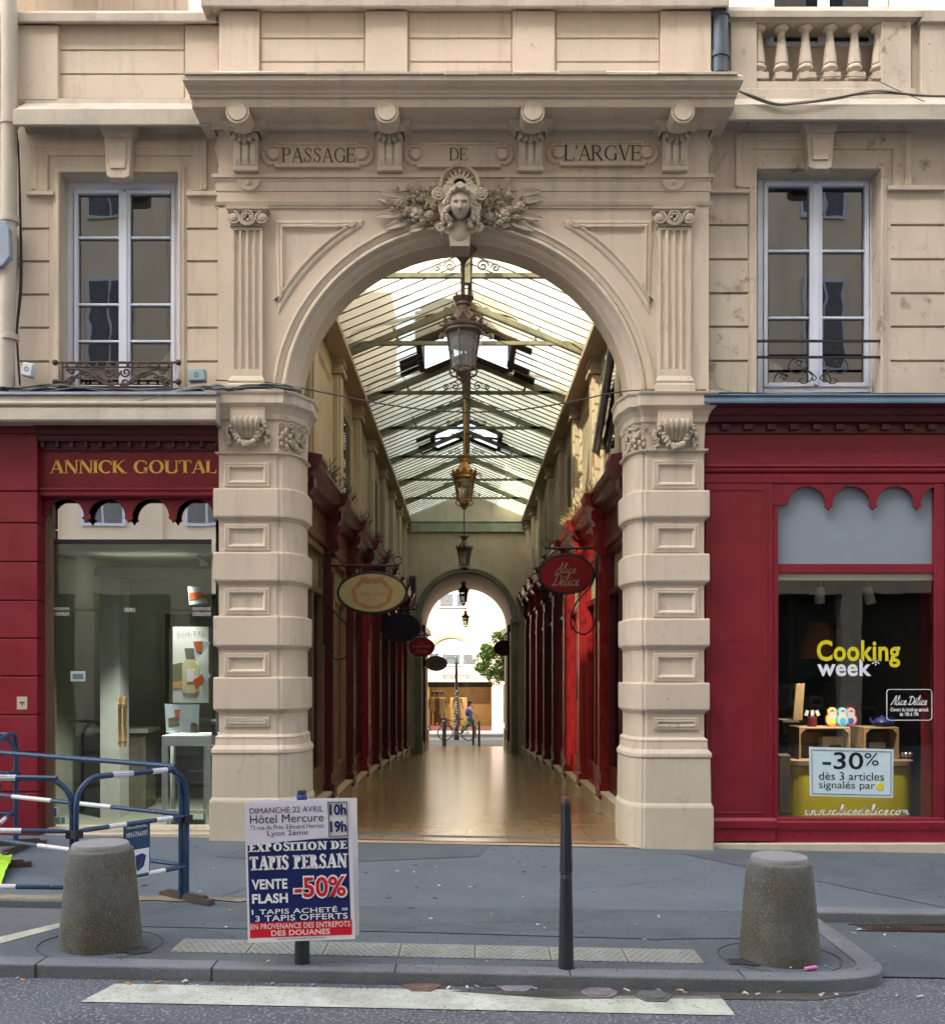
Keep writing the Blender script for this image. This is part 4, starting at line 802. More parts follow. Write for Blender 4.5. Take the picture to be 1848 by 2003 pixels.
m=MB(); m.pb(185,370,1110,1128,1.6,1.66); lh=m.build('fill_strip_housing',flat('fill_housing_white',(.6,.6,.55)),sh); m=MB(); m.pb(187,366,1112,1126,1.662,1.69); m.build('tube',emit('added_fill_strip',(1,.98,.85),1.5),lh)  # glowing strip added to brighten the shop, hidden behind its housing
cab=thing('display_cabinet','tall dim display cabinet with shelves at the back of the perfume shop','cabinet',(-3.2,3.1,.06)); CB=M('cabinet_wood',(.16,.15,.11),.5)
for x in(-3.9,-2.62): m=MB(); m.box(x,x+.06,2.95,3.35,.06,2.4); m.build('side_panel',CB,cab)
m=MB(); m.box(-3.9,-2.56,2.93,3.37,2.4,2.5); m.build('top_panel',CB,cab); m=MB(); m.box(-3.84,-2.62,2.97,3.35,.06,.55); m.build('drawer_base',CB,cab)
ct=thing('sales_counter','low dark sales counter deep inside the perfume shop','counter',(-4.1,2.2,.06)); m=MB(); m.box(-4.5,-3.75,1.9,2.3,.06,.95); m.build('body',CB,ct,bevel=.01); m=MB(); m.box(-4.54,-3.71,1.86,2.34,.95,1.0); m.build('counter_top',flat('counter_pale',(.5,.5,.42)),ct)
rng=random.Random(4)
for i in range(8):
    zz_=rng.choice([.625,1.025,1.425,1.825]); x=-3.15+.08*i
    t=thing('perfume_bottle','small pale perfume bottle on the dim back shelf of the perfume shop','bottle',(x,3.2,zz_),'bottles on the back shelf'); m=MB(); m.lathe(x,3.2,[(.028,zz_),(.03,zz_+.02),(.03,zz_+.07),(.01,zz_+.085)],10); m.build('flask',flat('scent_yellow',(.6,.55,.3)) if i==0 else bpy.data.materials['scent_yellow'],t); m=MB(); m.lathe(x,3.2,[(.014,zz_+.085),(.014,zz_+.12)],8); m.build('cap',DIM,t)
TW=flat('white_lacquer',(.72,.80,.76))
ld=bpy.data.lights.new('added_fill_spot','SPOT'); ld.energy=75; ld.spot_size=R(70); ld.spot_blend=.7; ld.shadow_soft_size=.06; ld.color=(1,.97,.88); lo=bpy.data.objects.new('added_fill_spot',ld); COL.objects.link(lo); lo.location=(-2.95,.22,2.92); lo.rotation_euler=(R(10),R(10),0); lo.parent=lh; lo.matrix_parent_inverse=Matrix.Identity(4)  # added spot without a fitting of its own, brightens poster and table
t=thing('display_table','white display table with open frame legs standing in the perfume shop window','table',(X(364,.4),.4,.1))
m=MB(); Yt=.3; m.pb(316,411,1439,1460,Yt,Yt+.5); m.build('table_top',TW,t,bevel=.004)
for a,b,y0 in((316,327,Yt),(402,411,Yt),(333,341,Yt+.45),(398,405,Yt+.45)):
    m=MB(); m.pb(a,b,1459,1622 if y0==Yt else 1614,y0,y0+.045); m.build('leg',TW,t)
m=MB(); m.pb(327,402,1585,1592,Yt,Yt+.03); m.build('stretcher',TW,t)
p=thing('poster','tall white perfume poster with printed bottle, hanging beside the right jamb of the glass doors','poster',(X(372,.32),.32,Z(1375,.32)))
m=MB(); Yp=.32; m.pb(338,408,1226,1375,Yp,Yp+.006); m.build('sheet',flat('poster_paper',(.68,.74,.68)),p)
def pk(mb,pts,Y,d=.002): mb.prism([(X(a,Y),Z(b,Y)) for a,b in pts],Y-d,Y)
letters('poster_lettering',INK,p,roman('GOUTAL',.05,.1,.06,.3),(0,Yp-.001,0),(1,0,0),(0,0,1),X(347,Yp),X(401,Yp),Z(1243,Yp),Z(1235,Yp),.002)
m=MB(); pk(m,[(338,1300),(355,1296),(368,1302),(368,1330),(338,1334)],Yp); m.build('landscape_print',flat('print_hill',(.13,.17,.08)),p)
m=MB(); pk(m,[(338,1334),(360,1330),(362,1345),(338,1347)],Yp); m.build('sand_print',flat('print_sand',(.6,.35,.1)),p)
m=MB(); pk(m,[(357,1352),(356,1302),(362,1290),(380,1290),(388,1302),(388,1352),(380,1356),(364,1356)],Yp,.004); m.build('bottle_print',flat('print_bottle',(.62,.58,.33)),p)
m=MB(); pk(m,[(364,1290),(361,1268),(384,1268),(380,1290)],Yp,.004); m.build('stopper_print',flat('print_stopper',(.12,.12,.1)),p)
m=MB(); pk(m,[(366,1310),(380,1310),(380,1334),(366,1334)],Yp,.006); m.build('label_print',PAPER,p)
t=thing('brochure','open white brochure propped on the white display table','brochure',(X(355,.4),.4,Z(1433,.4)))
for a,b,c_,nm in((322,352,0,'page'),(352,390,1,'page')):
    m=MB(); Yb=.42; P=[(a,1377 if a<330 else 1379),(b,1379 if a<330 else 1378),(b-2 if a>330 else b,1435),(a+3 if a<330 else a,1433)]
    m.prism([(X(u,Yb),Z(v,Yb)) for u,v in P],Yb,Yb+.006); m.build(nm,PAPERB,t)
m=MB(); pk(m,[(341,1389),(352,1388),(350,1410),(343,1408)],Yb); m.build('orange_print',flat('print_orange',(.7,.16,.05)),t)
m=MB(); pk(m,[(329,1405),(346,1402),(352,1420),(330,1424)],Yb,.003); pk(m,[(373,1415),(380,1413),(387,1418),(387,1432),(373,1432)],Yb,.003); m.build('dark_print',flat('print_dark',(.2,.19,.1)),t)
ORG=bpy.data.materials['print_orange']
def tri(label,P,Q,Yq):
    t=thing('paper_cutout',label,'paper cut-out',(X(P[0][0],Yq),Yq,Z(P[2][1],Yq)),'paper cut-outs in the perfume window'); m=MB(); m.prism([(X(a,Yq),Z(b,Yq)) for a,b in P],Yq,Yq+.004); m.build('sheet',PAPERB,t)
    if Q: m=MB(); pk(m,Q,Yq); m.build('orange_print',ORG,t)
tri('kite shaped paper with orange band hanging above the poster',[(367,1147),(390,1148),(407,1180),(370,1183)],[(369,1160),(396,1156),(403,1170),(370,1174)],.3)
tri('pale folded paper hanging highest in the perfume window',[(385,1083),(410,1105),(392,1108)],None,.4)
tri('orange tipped paper wing pinned over the poster top',[(378,1255),(413,1256),(396,1278),(381,1290)],[(378,1255),(396,1254),(394,1278),(384,1272)],.29)
tri('white and orange paper square pinned over the printed bottle',[(377,1331),(400,1308),(413,1322),(383,1350)],[(377,1331),(396,1318),(400,1330),(383,1350)],.29)
# ================================================================ kitchenware shop on the right
sr=thing('shopfront','deep red kitchenware shopfront with scalloped display window, right of the gateway','shopfront',(X(1600,0),0,-.05))
XE=2060; x0,x1=X(1379,-.02),X(XE)
m=MB(); m.box(x0,x1,.0,.3,Z(945),Z(846)); m.box(x0,x1,-.004,.0,Z(908),Z(850)); m.box(X(2558*.7),X(2558*.7)+.004,-.006,0,Z(908),Z(850)); m.stack([(x0,0),(x1,0)],[(0,Z(926)),(.02,Z(924)),(.03,Z(920)),(.02,Z(917)),(.035,Z(913)),(.03,Z(909)),(0,Z(906))],cap=False); m.stack([(x0,0),(x1,0)],[(0,Z(947)),(.012,Z(944)),(.012,Z(928)),(0,Z(926))],cap=False); m.build('fascia',RED,sr,bevel=.003)
m=MB(); m.stack([(x0,.0),(x1,.0)],[(0,Z(850)),(.02,Z(848)),(.02,Z(826)),(.09,Z(824,-.1)),(.11,Z(813,-.1)),(.13,Z(811,-.13)),(.16,Z(798,-.16)),(.2,Z(792,-.2)),(.21,Z(788,-.2)),(.0,Z(786))],cap=False); m.box(x0,x1,0,.3,Z(850),Z(780)); m.build('cornice',RED_D,sr)
m=MB(); n=int((x1-x0-.1)/.2235)
for i in range(n): c=x0+.19+.2235*i; m.box(c-.04,c+.04,-.065,0,Z(840,-.06),Z(829,-.06))
m.build('dentil_course',RED_D,sr,bevel=.003)
m=MB(); yb=1604; m.pb(1380,1512,946,yb,-.012,.3); m.pb(1512,1522,990,yb,-.004,.3); m.pb(1828,1846,946,yb,-.004,.3); m.pb(1846,XE,946,yb,.01,.3)
m.stack(rect(1390,1498,958,1591,-.012),[(0,0),(0,.006),(-.008,.006),(-.01,0)],True,lambda u,v,t:(u,-.012-t,v),cap=False)
m.build('pilaster_panel',RED,sr,bevel=.003)
k=valance(1512,1830,944,(1578,1665,1751,1838),37.5,988,-.0,10)
k.pb(1510,1541,962,988,-.002,.03); k.build('valance',RED,sr,bevel=.002)
m=MB(); m.pb(1520,1830,940,1105,.06,.075); m.build('frosted_panel',M('frosted_panel',(.25,.30,.36),.5,var=.05),sr)
m=MB(); m.pb(1520,1830,1103,1121,.02,.14); m.build('window_rail',RED,sr,bevel=.004)
m=MB(); m.pb(1522,1829,1121,1135,.05,.12); m.build('blind_box',flat('blind_pale',(.42,.42,.33)),sr)
m=MB(); m.pb(1520,1832,1134,1601,.03,.04); m.build('display_window_pane',GLASS,sr)
m=MB(); m.pb(1518,1846,1601,1608,-.03,.12); m.build('window_sill',RED,sr,bevel=.006)
m=MB(); m.pb(1386,1517,1602,1646,-.06,.2); m.pb(1517,XE,1607,1648,-.035,.2); m.stack([(X(1386,-.08),.1),(X(1386,-.08),-.06),(X(1516,-.08),-.06),(X(1516,-.08),.0)],[(0,Z(1622,-.06)),(.02,Z(1620,-.06)),(.025,Z(1606,-.06)),(.01,Z(1602,-.06)),(0,Z(1600,-.06))],cap=False); m.stack([(X(1516),-.035),(x1,-.035)],[(0,Z(1625,-.04)),(.015,Z(1622,-.04)),(.02,Z(1609,-.04)),(0,Z(1606,-.04))],cap=False)
m.build('base_board',M('base_board_paint',(.24,.014,.03),.35,var=.12,scale=3,stain=(5,.6,.75,.25,(.14,.04,.045))),sr,bevel=.003)
m=MB(); m.box(X(1385),x1,-.10,.3,-.3,Z(1651,-.1)); m.build('stone_step',PLINTH,sr,bevel=.006)
zl=thing('zinc_ledge','blue grey zinc gutter ledge above the right shopfront','ledge',(X(1600,-.2),-.2,Z(786,-.2)))
prism_x([(.15,Z(764,0)),(-.20,Z(769,-.22)),(-.215,Z(772,-.22)),(-.20,Z(776,-.22)),(-.21,Z(783,-.22)),(-.24,Z(785,-.22)),(-.24,Z(789,-.22)),(.15,Z(789,0))],X(1377,-.2),x1).build('gutter',M('blue_zinc',(.13,.19,.26),.4,.4,var=.2,streak=.3),zl)
# lettering on the glass
gp=[o for o in bpy.data.objects if o.name.startswith('display_window_pane')][0]
Yg=.029; oo=(0,Yg,0); ex_=(1,0,0); uz=(0,0,1)
def gl(txt,mt,px0,px1,py0,py1,bold=0,sp=1,geo=None,nm='vinyl_lettering'): return letters(nm,mt,gp,geo or textgeo(txt,bold,sp),oo,ex_,uz,X(px0,Yg),X(px1,Yg),Z(py1,Yg),Z(py0,Yg),.003)
gl('Cooking',YELT,1597,1760,1252,1306,.026,1.05); gl('week',WHT,1598,1704,1289,1323,.026,1.05); gl('*',WHT,1705,1720,1287,1302,.0)
m=MB(); Q=[]
a,b,c,d=X(1734,Yg),X(1822,Yg),Z(1409,Yg),Z(1349,Yg)
for cx,cz,st in((a+.03,c+.03,180),(b-.03,c+.03,270),(b-.03,d-.03,0),(a+.03,d-.03,90)): Q+=[(cx+.03*cos(R(st+t)),cz+.03*sin(R(st+t))) for t in range(0,91,18)]
m.tube([(u,Yg-.003,v) for u,v in Q],.004,4,True); m.build('vinyl_border',WHT,gp)
gl('',WHT,1741,1813,1360,1380,geo=script('Alice Délice',.10,.3,.02)); gl('Ouvert du lundi au samedi',WHT,1741,1815,1384,1392,.02); gl('de 10h à 19h',WHT,1759,1796,1393,1401,.02); gl('',WHT,1574,1778,1573,1595,geo=script('www.alicedelice.com',.09,.1,.03))
pp=thing('price_poster','pale blue framed discount poster on the display window of the red shop','poster',(X(1664,.09),.09,Z(1560,.09)))
m=MB(); Yq=.02; P=[(1582,1461),(1747,1466),(1746,1561),(1583,1557)]; m.prism([(X(a,Yq),Z(b,Yq)) for a,b in P],Yq-.004,Yq); m.build('sheet',PAPERB,pp)
def po(mt,geo,px0,px1,py0,py1,nm='poster_lettering'): return letters(nm,mt,pp,geo,(0,Yq-.004,0),(1,0,-.014),(0,0,1),X(px0,Yq),X(px1,Yq),Z(py1,Yq)+.055,Z(py0,Yq)+.055,.002)
po(INK,textgeo('-30',.012),1608,1688,1472,1506); po(INK,textgeo('%',0),1690,1718,1473,1498); po(INK,textgeo('dès 3 articles',.0),1601,1728,1511,1527); po(INK,textgeo('signalés par',.0),1601,1711,1529,1548); po(YELT,textgeo('●'),1713,1728,1531,1545) if 0 else None
m=MB(); m.disc(X(1720.5,Yq),Z(1538.5,Yq),.037,.037,Yq-.008,Yq-.004); m.build('yellow_dot',YELT,pp)
m=MB(); P=[(X(u,Yq),Yq-.006,Z(v,Yq)) for u,v in((1587,1467),(1742,1471),(1741.5,1556),(1588,1552.5))]; m.tube(P,.0028,4,True); m.build('border_line',INK,pp)
# interior of the kitchenware shop
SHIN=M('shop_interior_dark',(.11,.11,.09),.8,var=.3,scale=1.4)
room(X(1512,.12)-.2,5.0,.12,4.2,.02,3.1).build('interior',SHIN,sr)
m=MB()
for x in(2.95,3.4,4.0,4.5): m.box(x,x+.05,2.6,2.65,.02,2.6)
for z in(.4,.8,1.2): m.box(3.2,5,2.4,2.8,z,z+.03)
m.build('shelving',M('shelf_wood',(.14,.10,.06),.7),sr)
m=MB(); m.box(3.3,4.2,3.2,3.25,1.2,2.4); m.box(4.1,4.9,2.9,2.95,1.6,2.2); m.build('wall_panel',flat('wall_teal',(.03,.07,.07)),sr)
c=thing('display_counter','bright yellow curved display counter inside the right shop window','counter',(X(1670,.8),.8,0))
m=MB(); a,b=X(1550,.6),X(1792,.6); P=[(a+.02,1.5),(a,.9)]+[(a+.15-.15*cos(R(t)),.75-.15*sin(R(t))) for t in range(0,91,15)]+[(b-.15+.15*sin(R(t)),.75-.15*cos(R(t))) for t in range(0,91,15)]+[(b,1.5)]
m.stack(P,[(0,.0),(0,Z(1500,.6))]); m.build('front_panel',YEL,c,smooth=True); m=MB(); m.stack(P,[(.005,Z(1499,.6)),(.02,Z(1498,.6)),(.02,Z(1489,.6)),(0,Z(1488,.6))]); m.build('counter_top',WOOD,c)
zc_=Z(1488,.6)
def crate(label,px0,px1,py0,Yc,d):
    t=thing('wooden_crate',label,'crate',(X((px0+px1)/2,Yc),Yc,zc_),'pine crates in the shop window'); x0,x1=X(px0,Yc),X(px1,Yc); zt=Z(py0,Yc); w_=.018
    m=MB(); m.box(x0,x1,Yc,Yc+d,zt-w_,zt); m.build('top_board',WOOD,t,bevel=.003); m=MB(); m.box(x0,x0+w_,Yc,Yc+d,zc_,zt-w_); m.build('side_board',WOOD,t); m=MB(); m.box(x1-w_,x1,Yc,Yc+d,zc_,zt-w_); m.build('side_board',WOOD,t)
    m=MB(); zz=zc_
    while zz<zt-.05: m.box(x0+w_,x1-w_,Yc+d-.015,Yc+d,zz+.005,min(zt-w_,zz+.13)); zz+=.14
    m.build('back_board',WOOD,t)
    m=MB(); 
    for s,x in((1,x0+w_),(-1,x1-w_)): m.prism([(x,zt-w_),(x+s*.05,zt-w_),(x,zt-w_-.05)],Yc,Yc+.02)
    m.build('corner_block',WOOD,t); return zt
zt1=crate('wider pine crate carrying the doll shaped boxes in the shop window',1563,1663,1423,.72,.35); zt2=crate('narrower pine crate carrying the blue teapot in the shop window',1690,1758,1423,.72,.35)
TPT=flat('teapot_blue',(.02,.025,.13)); t=thing('teapot','dark blue teapot on the narrower pine crate','teapot',(X(1725,.85),.85,zt2)); m=MB(); tx=X(1725,.85); m.lathe(tx,.85,[(.05,zt2),(.08,zt2+.02),(.092,zt2+.05),(.07,zt2+.085),(.03,zt2+.1)],16); m.build('pot',TPT,t,smooth=True); m=MB(); m.lathe(tx,.85,[(.032,zt2+.1),(.02,zt2+.112),(.008,zt2+.118),(.012,zt2+.128),(0,zt2+.135)],12); m.build('lid',TPT,t,smooth=True); m=MB(); m.tube([(tx-.075,.85,zt2+.03),(tx-.12,.85,zt2+.06),(tx-.13,.85,zt2+.1)],[.022,.014,.01],8); m.build('spout',TPT,t,smooth=True); m=MB(); m.tube(catmull([(tx+.07,.85,zt2+.08),(tx+.13,.85,zt2+.085),(tx+.12,.85,zt2+.04),(tx+.08,.85,zt2+.03)],5),.008,6); m.build('handle',TPT,t,smooth=True)
for px,col,nm in((1627,(.75,.33,.02),'orange'),(1647,(.03,.32,.55),'blue'),(1663,(.6,.02,.16),'pink')):
    Yd=.86-.02*(nm=='blue'); t=thing('doll_box','%s doll shaped box standing on the wider pine crate'%nm,'box',(X(px,Yd),Yd,zt1),'doll shaped boxes'); x=X(px,Yd); m=MB()
    def oval(sx,sz,hx_,hz_,dz=0): return [(x+ (sx if zz<.5 else hx_)*cos(2*PI*i/28),0) for i in [0] for zz in [0]]
    def sil(k): return [(x+k*.068*cos(R(t_)),zt1+.075+k*.072*sin(R(t_))) for t_ in range(-230,51,14)]+[(x+k*.05*cos(R(t_)),zt1+.155+k*.052*sin(R(t_))) for t_ in range(-20,201,14)]
    P=sil(1); m.prism(P,Yd-.012,Yd+.012); m.build('board',flat('doll_'+nm,col),t); m=MB(); m.prism(sil(.8),Yd-.015,Yd-.0125); m.build('white_print',flat('doll_cream',(.42,.40,.36)) if 'doll_cream' not in bpy.data.materials else bpy.data.materials['doll_cream'],t); m=MB(); m.disc(x,zt1+.06,.032,.034,Yd-.018,Yd-.0155); m.build('belly_print',flat('belly_'+nm,{'orange':(.75,.45,.05),'blue':(.03,.3,.5),'pink':(.05,.06,.2)}[nm]),t); m=MB(); m.prism([(x-.035,zt1+.155),(x,zt1+.18),(x+.035,zt1+.155),(x+.02,zt1+.165),(x-.02,zt1+.165)],Yd-.018,Yd-.0155); m.build('hair_print',INK,t)
t=thing('jar','dark red glass jar holding price cards on the wider pine crate','jar',(X(1588,.86),.86,zt1)); m=MB(); m.lathe(X(1588,.86),.86,[(.045,zt1),(.05,zt1+.01),(.05,zt1+.1),(.045,zt1+.105)],14); m.build('body',flat('jar_red',(.12,.01,.02)),t,smooth=True)
for i,(px,an) in enumerate(((1577,-18),(1588,0),(1598,22))):
    m=MB(); m.obox((X(px,.84),.83,zt1+.145),.018,.002,.03,ax=(cos(R(an)),0,sin(R(an))),up=(-sin(R(an)),0,cos(R(an)))); m.build('card',bpy.data.materials.get('doll_cream') or flat('doll_cream',(.42,.40,.36)),t)
t=thing('cutting_board','bundle of pale wooden boards leaning at the left edge of the shop window','boards',(X(1558,.5),.5,zc_)); 
for a in(0,1): m=MB(); P=[(1551+a*10,1408),(1557+a*11,1338),(1566+a*10,1337),(1561+a*10,1410)]; m.prism([(X(u,.7),Z(v,.7)) for u,v in P],.7+.03*a,.72+.03*a); m.build('board',WOOD,t,bevel=.003)
m=MB(); m.box(X(1530,.72),X(1562,.72),.7,1.1,Z(1413,.7),Z(1409,.7)); tag(m.build('side_shelf',bpy.data.materials['shelf_wood']),'small dark shelf under the leaning wooden boards','shelf')
for px,dx in((1600,0),(1692,14)):
    t=thing('spotlight','pale cylindrical spotlight on the %s of the right shop window ceiling'%('left' if dx==0 else 'right'),'spotlight',(X(px,.3),.3,Z(1150,.3))); m=MB(); x=X(px,.3); m.tube([(x-.01,.24,Z(1150,.3)),(x+.003*dx,.26,Z(1181,.3))],.05,16); m.build('lamp_head',flat('spot_grey',(.4,.4,.34)),t,smooth=True); ld=bpy.data.lights.new('added_beam','SPOT'); ld.energy=34; ld.spot_size=R(66); ld.spot_blend=.8; ld.shadow_soft_size=.05; ld.color=(1,.93,.78); lo=bpy.data.objects.new('added_beam',ld); COL.objects.link(lo); lo.parent=t; lo.matrix_parent_inverse=Matrix.Translation(t.location).inverted(); lo.location=(x+.003*dx,.26,Z(1186,.3)); lo.rotation_euler=(R(13),0,0); m=MB(); m.tube([(x,.24,Z(1120,.3)),(x,.24,Z(1152,.3))],.012,6); m.build('stem',DIM,t)  # beams added to these fittings to brighten the window display
def carton(label,px0,px1,py0,py1,Yc,col,pr=None):
    t=thing('carton',label,'box',(X((px0+px1)/2,Yc),Yc,Z(py1,Yc)),'boxed goods in the kitchenware shop'); m=MB(); m.pb(px0,px1,py0,py1,Yc,Yc+.12); m.build('body',flat('carton_%d'%px0,col),t,bevel=.003)
    m=MB(); w_=(px1-px0); m.pb(px0+w_*.35,px1-w_*.12,py0+(py1-py0)*.35,py1-(py1-py0)*.2,Yc-.003,Yc); m.build('printed_picture',flat('print_%d'%px0,pr or (.08,.08,.07)),t)
carton('pale carton with a printed appliance inside the wider crate',1608,1650,1441,1488,.85,(.42,.38,.3)); carton('small blue labelled carton inside the narrower crate',1700,1732,1452,1488,.85,(.3,.38,.38)); carton('white carton on the upper shelf at the right of the red shop',1786,1808,1414,1440,2.2,(.4,.4,.36)); carton('red carton on the lower shelf at the right of the red shop',1788,1812,1485,1525,2.2,(.35,.03,.05),(.5,.45,.4)); carton('brown carton tied with ribbon left of the yellow counter',1524,1546,1478,1590,.5,(.13,.09,.05)); carton('pale carton at the far right shelf of the red shop',1815,1828,1408,1440,2.2,(.3,.3,.26)); carton('blue stack of cartons low at the right of the red shop',1790,1826,1545,1580,2.2,(.02,.06,.12))
rng=random.Random(12); GC=[flat('goods_%d'%i,c) for i,c in enumerate(((.3,.28,.22),(.12,.02,.03),(.04,.10,.12),(.35,.30,.12),(.08,.08,.08),(.25,.12,.05)))]
for zs_,x0_,x1_ in((.43,3.25,4.9),(.83,3.25,4.9),(1.23,3.25,4.9)):
    x=x0_
    while x<x1_-.15:
        w_=rng.uniform(.08,.2); h_=rng.uniform(.1,.3)
        t=thing('boxed_goods','small boxed kitchenware on the dim shelves behind the yellow counter','box',(x+w_/2,2.5,zs_),'boxed goods on the dim shelves'); m=MB(); m.box(x,x+w_,2.45,2.65,zs_,zs_+h_); m.build('carton',rng.choice(GC),t,bevel=.004); m=MB(); m.box(x+w_*.2,x+w_*.8,2.446,2.45,zs_+h_*.3,zs_+h_*.75); m.build('front_label',rng.choice(GC),t); x+=w_+rng.uniform(.01,.08)
t=thing('lampshade','dull orange lampshade hanging deep in the red kitchenware shop','lampshade',(X(1600,1.6),1.6,Z(1290,1.6))); m=MB(); xx=X(1600,1.6); m.lathe(xx,1.6,[(.22,Z(1288,1.6)),(.2,Z(1255,1.6)),(.13,Z(1218,1.6))],20); m.build('shade',flat('lampshade_orange',(.28,.11,.05)),t,smooth=True); m=MB(); m.tube([(xx,1.6,Z(1218,1.6)),(xx,1.6,3.05)],.008,5); m.build('cord',IRON,t)
for i,px in enumerate((1756,1764,1772,1780)):
    m=MB(); m.ball((X(px,.8),.8,zc_+.035+.008),.032,12,8); tag(m.build('steel_ball',STEEL,smooth=True),'small shiny steel ball on the right end of the yellow counter','ball','steel balls on the counter')
# ================================================================ glazed arcade behind the gateway
ZE=6.48; WX=1.78; TY=[2.55,5.1,7.75,10.3,13.0,15.75,18.5]; YG=21.3; RIDGE=7.22
SL=(RIDGE-ZE)/WX
rf=thing('glass_roof','pitched iron and milky glass roof over the arcade with raised vents at the ridge','glass roof',(0,11,ZE))
def rz(x,dz=0): return RIDGE-abs(x)*SL+dz
gaps=[(5.95,7.65),(12.2,13.9)]; GX=.72
for s in(-1,1):
    ys=[.5]+[q for g_ in gaps for q in g_]+[YG]; 
    m=MB()
    def pane(x0,x1,y0,y1): m.add([(s*x0,y0,rz(x0)),(s*x1,y0,rz(x1)),(s*x1,y1,rz(x1)),(s*x0,y1,rz(x0))],[(0,1,2,3)])
    y0=.5
    for ga,gb in gaps:
        pane(0,WX,y0,ga); pane(GX,WX,ga,gb); y0=gb
        if ga<7: m.build('glazing',ROOFG,rf); m=MB()
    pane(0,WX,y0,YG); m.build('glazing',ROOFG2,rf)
    m=MB(); y=.62; i=0
    while y<YG:
        a=0
        for ga,gb in gaps:
            if ga-.02<y<gb+.02: a=GX
        m.obox((s*(a+WX)/2,y,rz((a+WX)/2)-.018),(WX-a)/2/cos(math.atan(SL)),.007,.007 if y<5 else .009,ax=(1,0,-s*SL)); y+=.31
    m.build('glazing_bar',RUSTY,rf)
    m=MB(); m.box(s*(WX-.02),s*(WX+.1),.5,YG,ZE-.16,ZE+.0) if s>0 else m.box(-WX-.1,-WX+.02,.5,YG,ZE-.16,ZE); m.obox((s*.05,11,RIDGE-.05),.03,10.6,.05); m.build('eaves_beam',TRUSS,rf)
for gi,(ga,gb) in enumerate(gaps):
    m=MB(); h_=.5
    for s in(-1,1):
        m.box(min(s*GX,s*(GX+.09)),max(s*GX,s*(GX+.09)),ga,gb,rz(GX)-.04,rz(GX)+.42)
        m.obox((s*GX/2,(ga+gb)/2,RIDGE+.30-.15*0),GX/2/cos(.35),(gb-ga)/2,.02,ax=(1,0,-s*.36))
        for yy in(ga,gb): m.obox((s*GX/2,yy,rz(GX/2)-.03),GX/2*1.07,.03,.04,ax=(1,0,-s*SL))
    m.build('ridge_vent',RUSTY,rf)
    # rough plywood patches beside the vent
    m=MB(); rng=random.Random(gi)
    for s in(-1,1):
        for i in range(4):
            x=GX+.1+rng.uniform(0,.2); y=rng.uniform(ga,gb); m.obox((s*x,y,rz(x)+.012-.05),rng.uniform(.08,.22),rng.uniform(.05,.2),.008,ax=(1,0,-s*SL))
    m.build('vent_flashing',IRON,rf)
ZT=6.63-.08
for k,y in enumerate(TY):
    m=MB(); m.box(-WX-.1,WX+.1,y-.03,y+.03,ZT-.025,ZT+.03)
    for s in(-1,1): m.obox((s*WX/2,y,rz(WX/2)-.09),WX/2/cos(math.atan(SL)),.03,.045,ax=(1,0,-s*SL))
    m.box(-.05,.05,y-.05,y+.05,ZT-.1,RIDGE-.1)
    tr=m.build('truss',TRUSS,rf)
    m=MB()
    for s in(-1,1):
        pts=catmull([(s*(WX-.02),y,ZT+.0),(s*(WX-.12),y,ZT+.16),(s*1.3,y,ZT+.28),(s*1.12,y,ZT+.31),(s*.6,y,ZT+.42),(s*.08,y,ZT+.44)],5)
        m.tube(pts,.03,5); m.tube([(s*1.12,y,ZT+.32),(s*1.0,y,ZT+.02)],.02,5); m.ball((s*1.12,y,ZT+.32),.045,8,5); m.ball((s*1.0,y,ZT+.02),.035,8,5)
        for j,(cx,cz,r_,d) in enumerate(((.13,ZT+.52,.1,1),(.30,ZT+.49,.05,-1),(.2,ZT+.12,.08,1),(.36,ZT+.1,.055,-1))):
            m.tube([(s*(cx+d*r_*(1-i/26)*cos(i*.42)),y,cz+r_*(1-i/26)*sin(i*.42)) for i in range(24)],.012,4)
        m.prism([(s*(WX+.12),ZT-.22),(s*(WX-.22),ZT-.0),(s*(WX+.12),ZT+.0)],y-.05,y+.05)
    m.build('scroll_brace',TRUSS,tr,smooth=True)
    m=MB(); rng=random.Random(k)
    for i in range(44):
        x=-WX+.12+i*(2*WX-.24)/43
        if rng.random()<.72: m.obox((x,y,ZT+.07),.0022,.0022,rng.uniform(.02,.055),ax=(1,0,rng.uniform(-.15,.15)),up=(rng.uniform(-.2,.2),0,1))
    m.build('bird_spikes',IRON,tr)
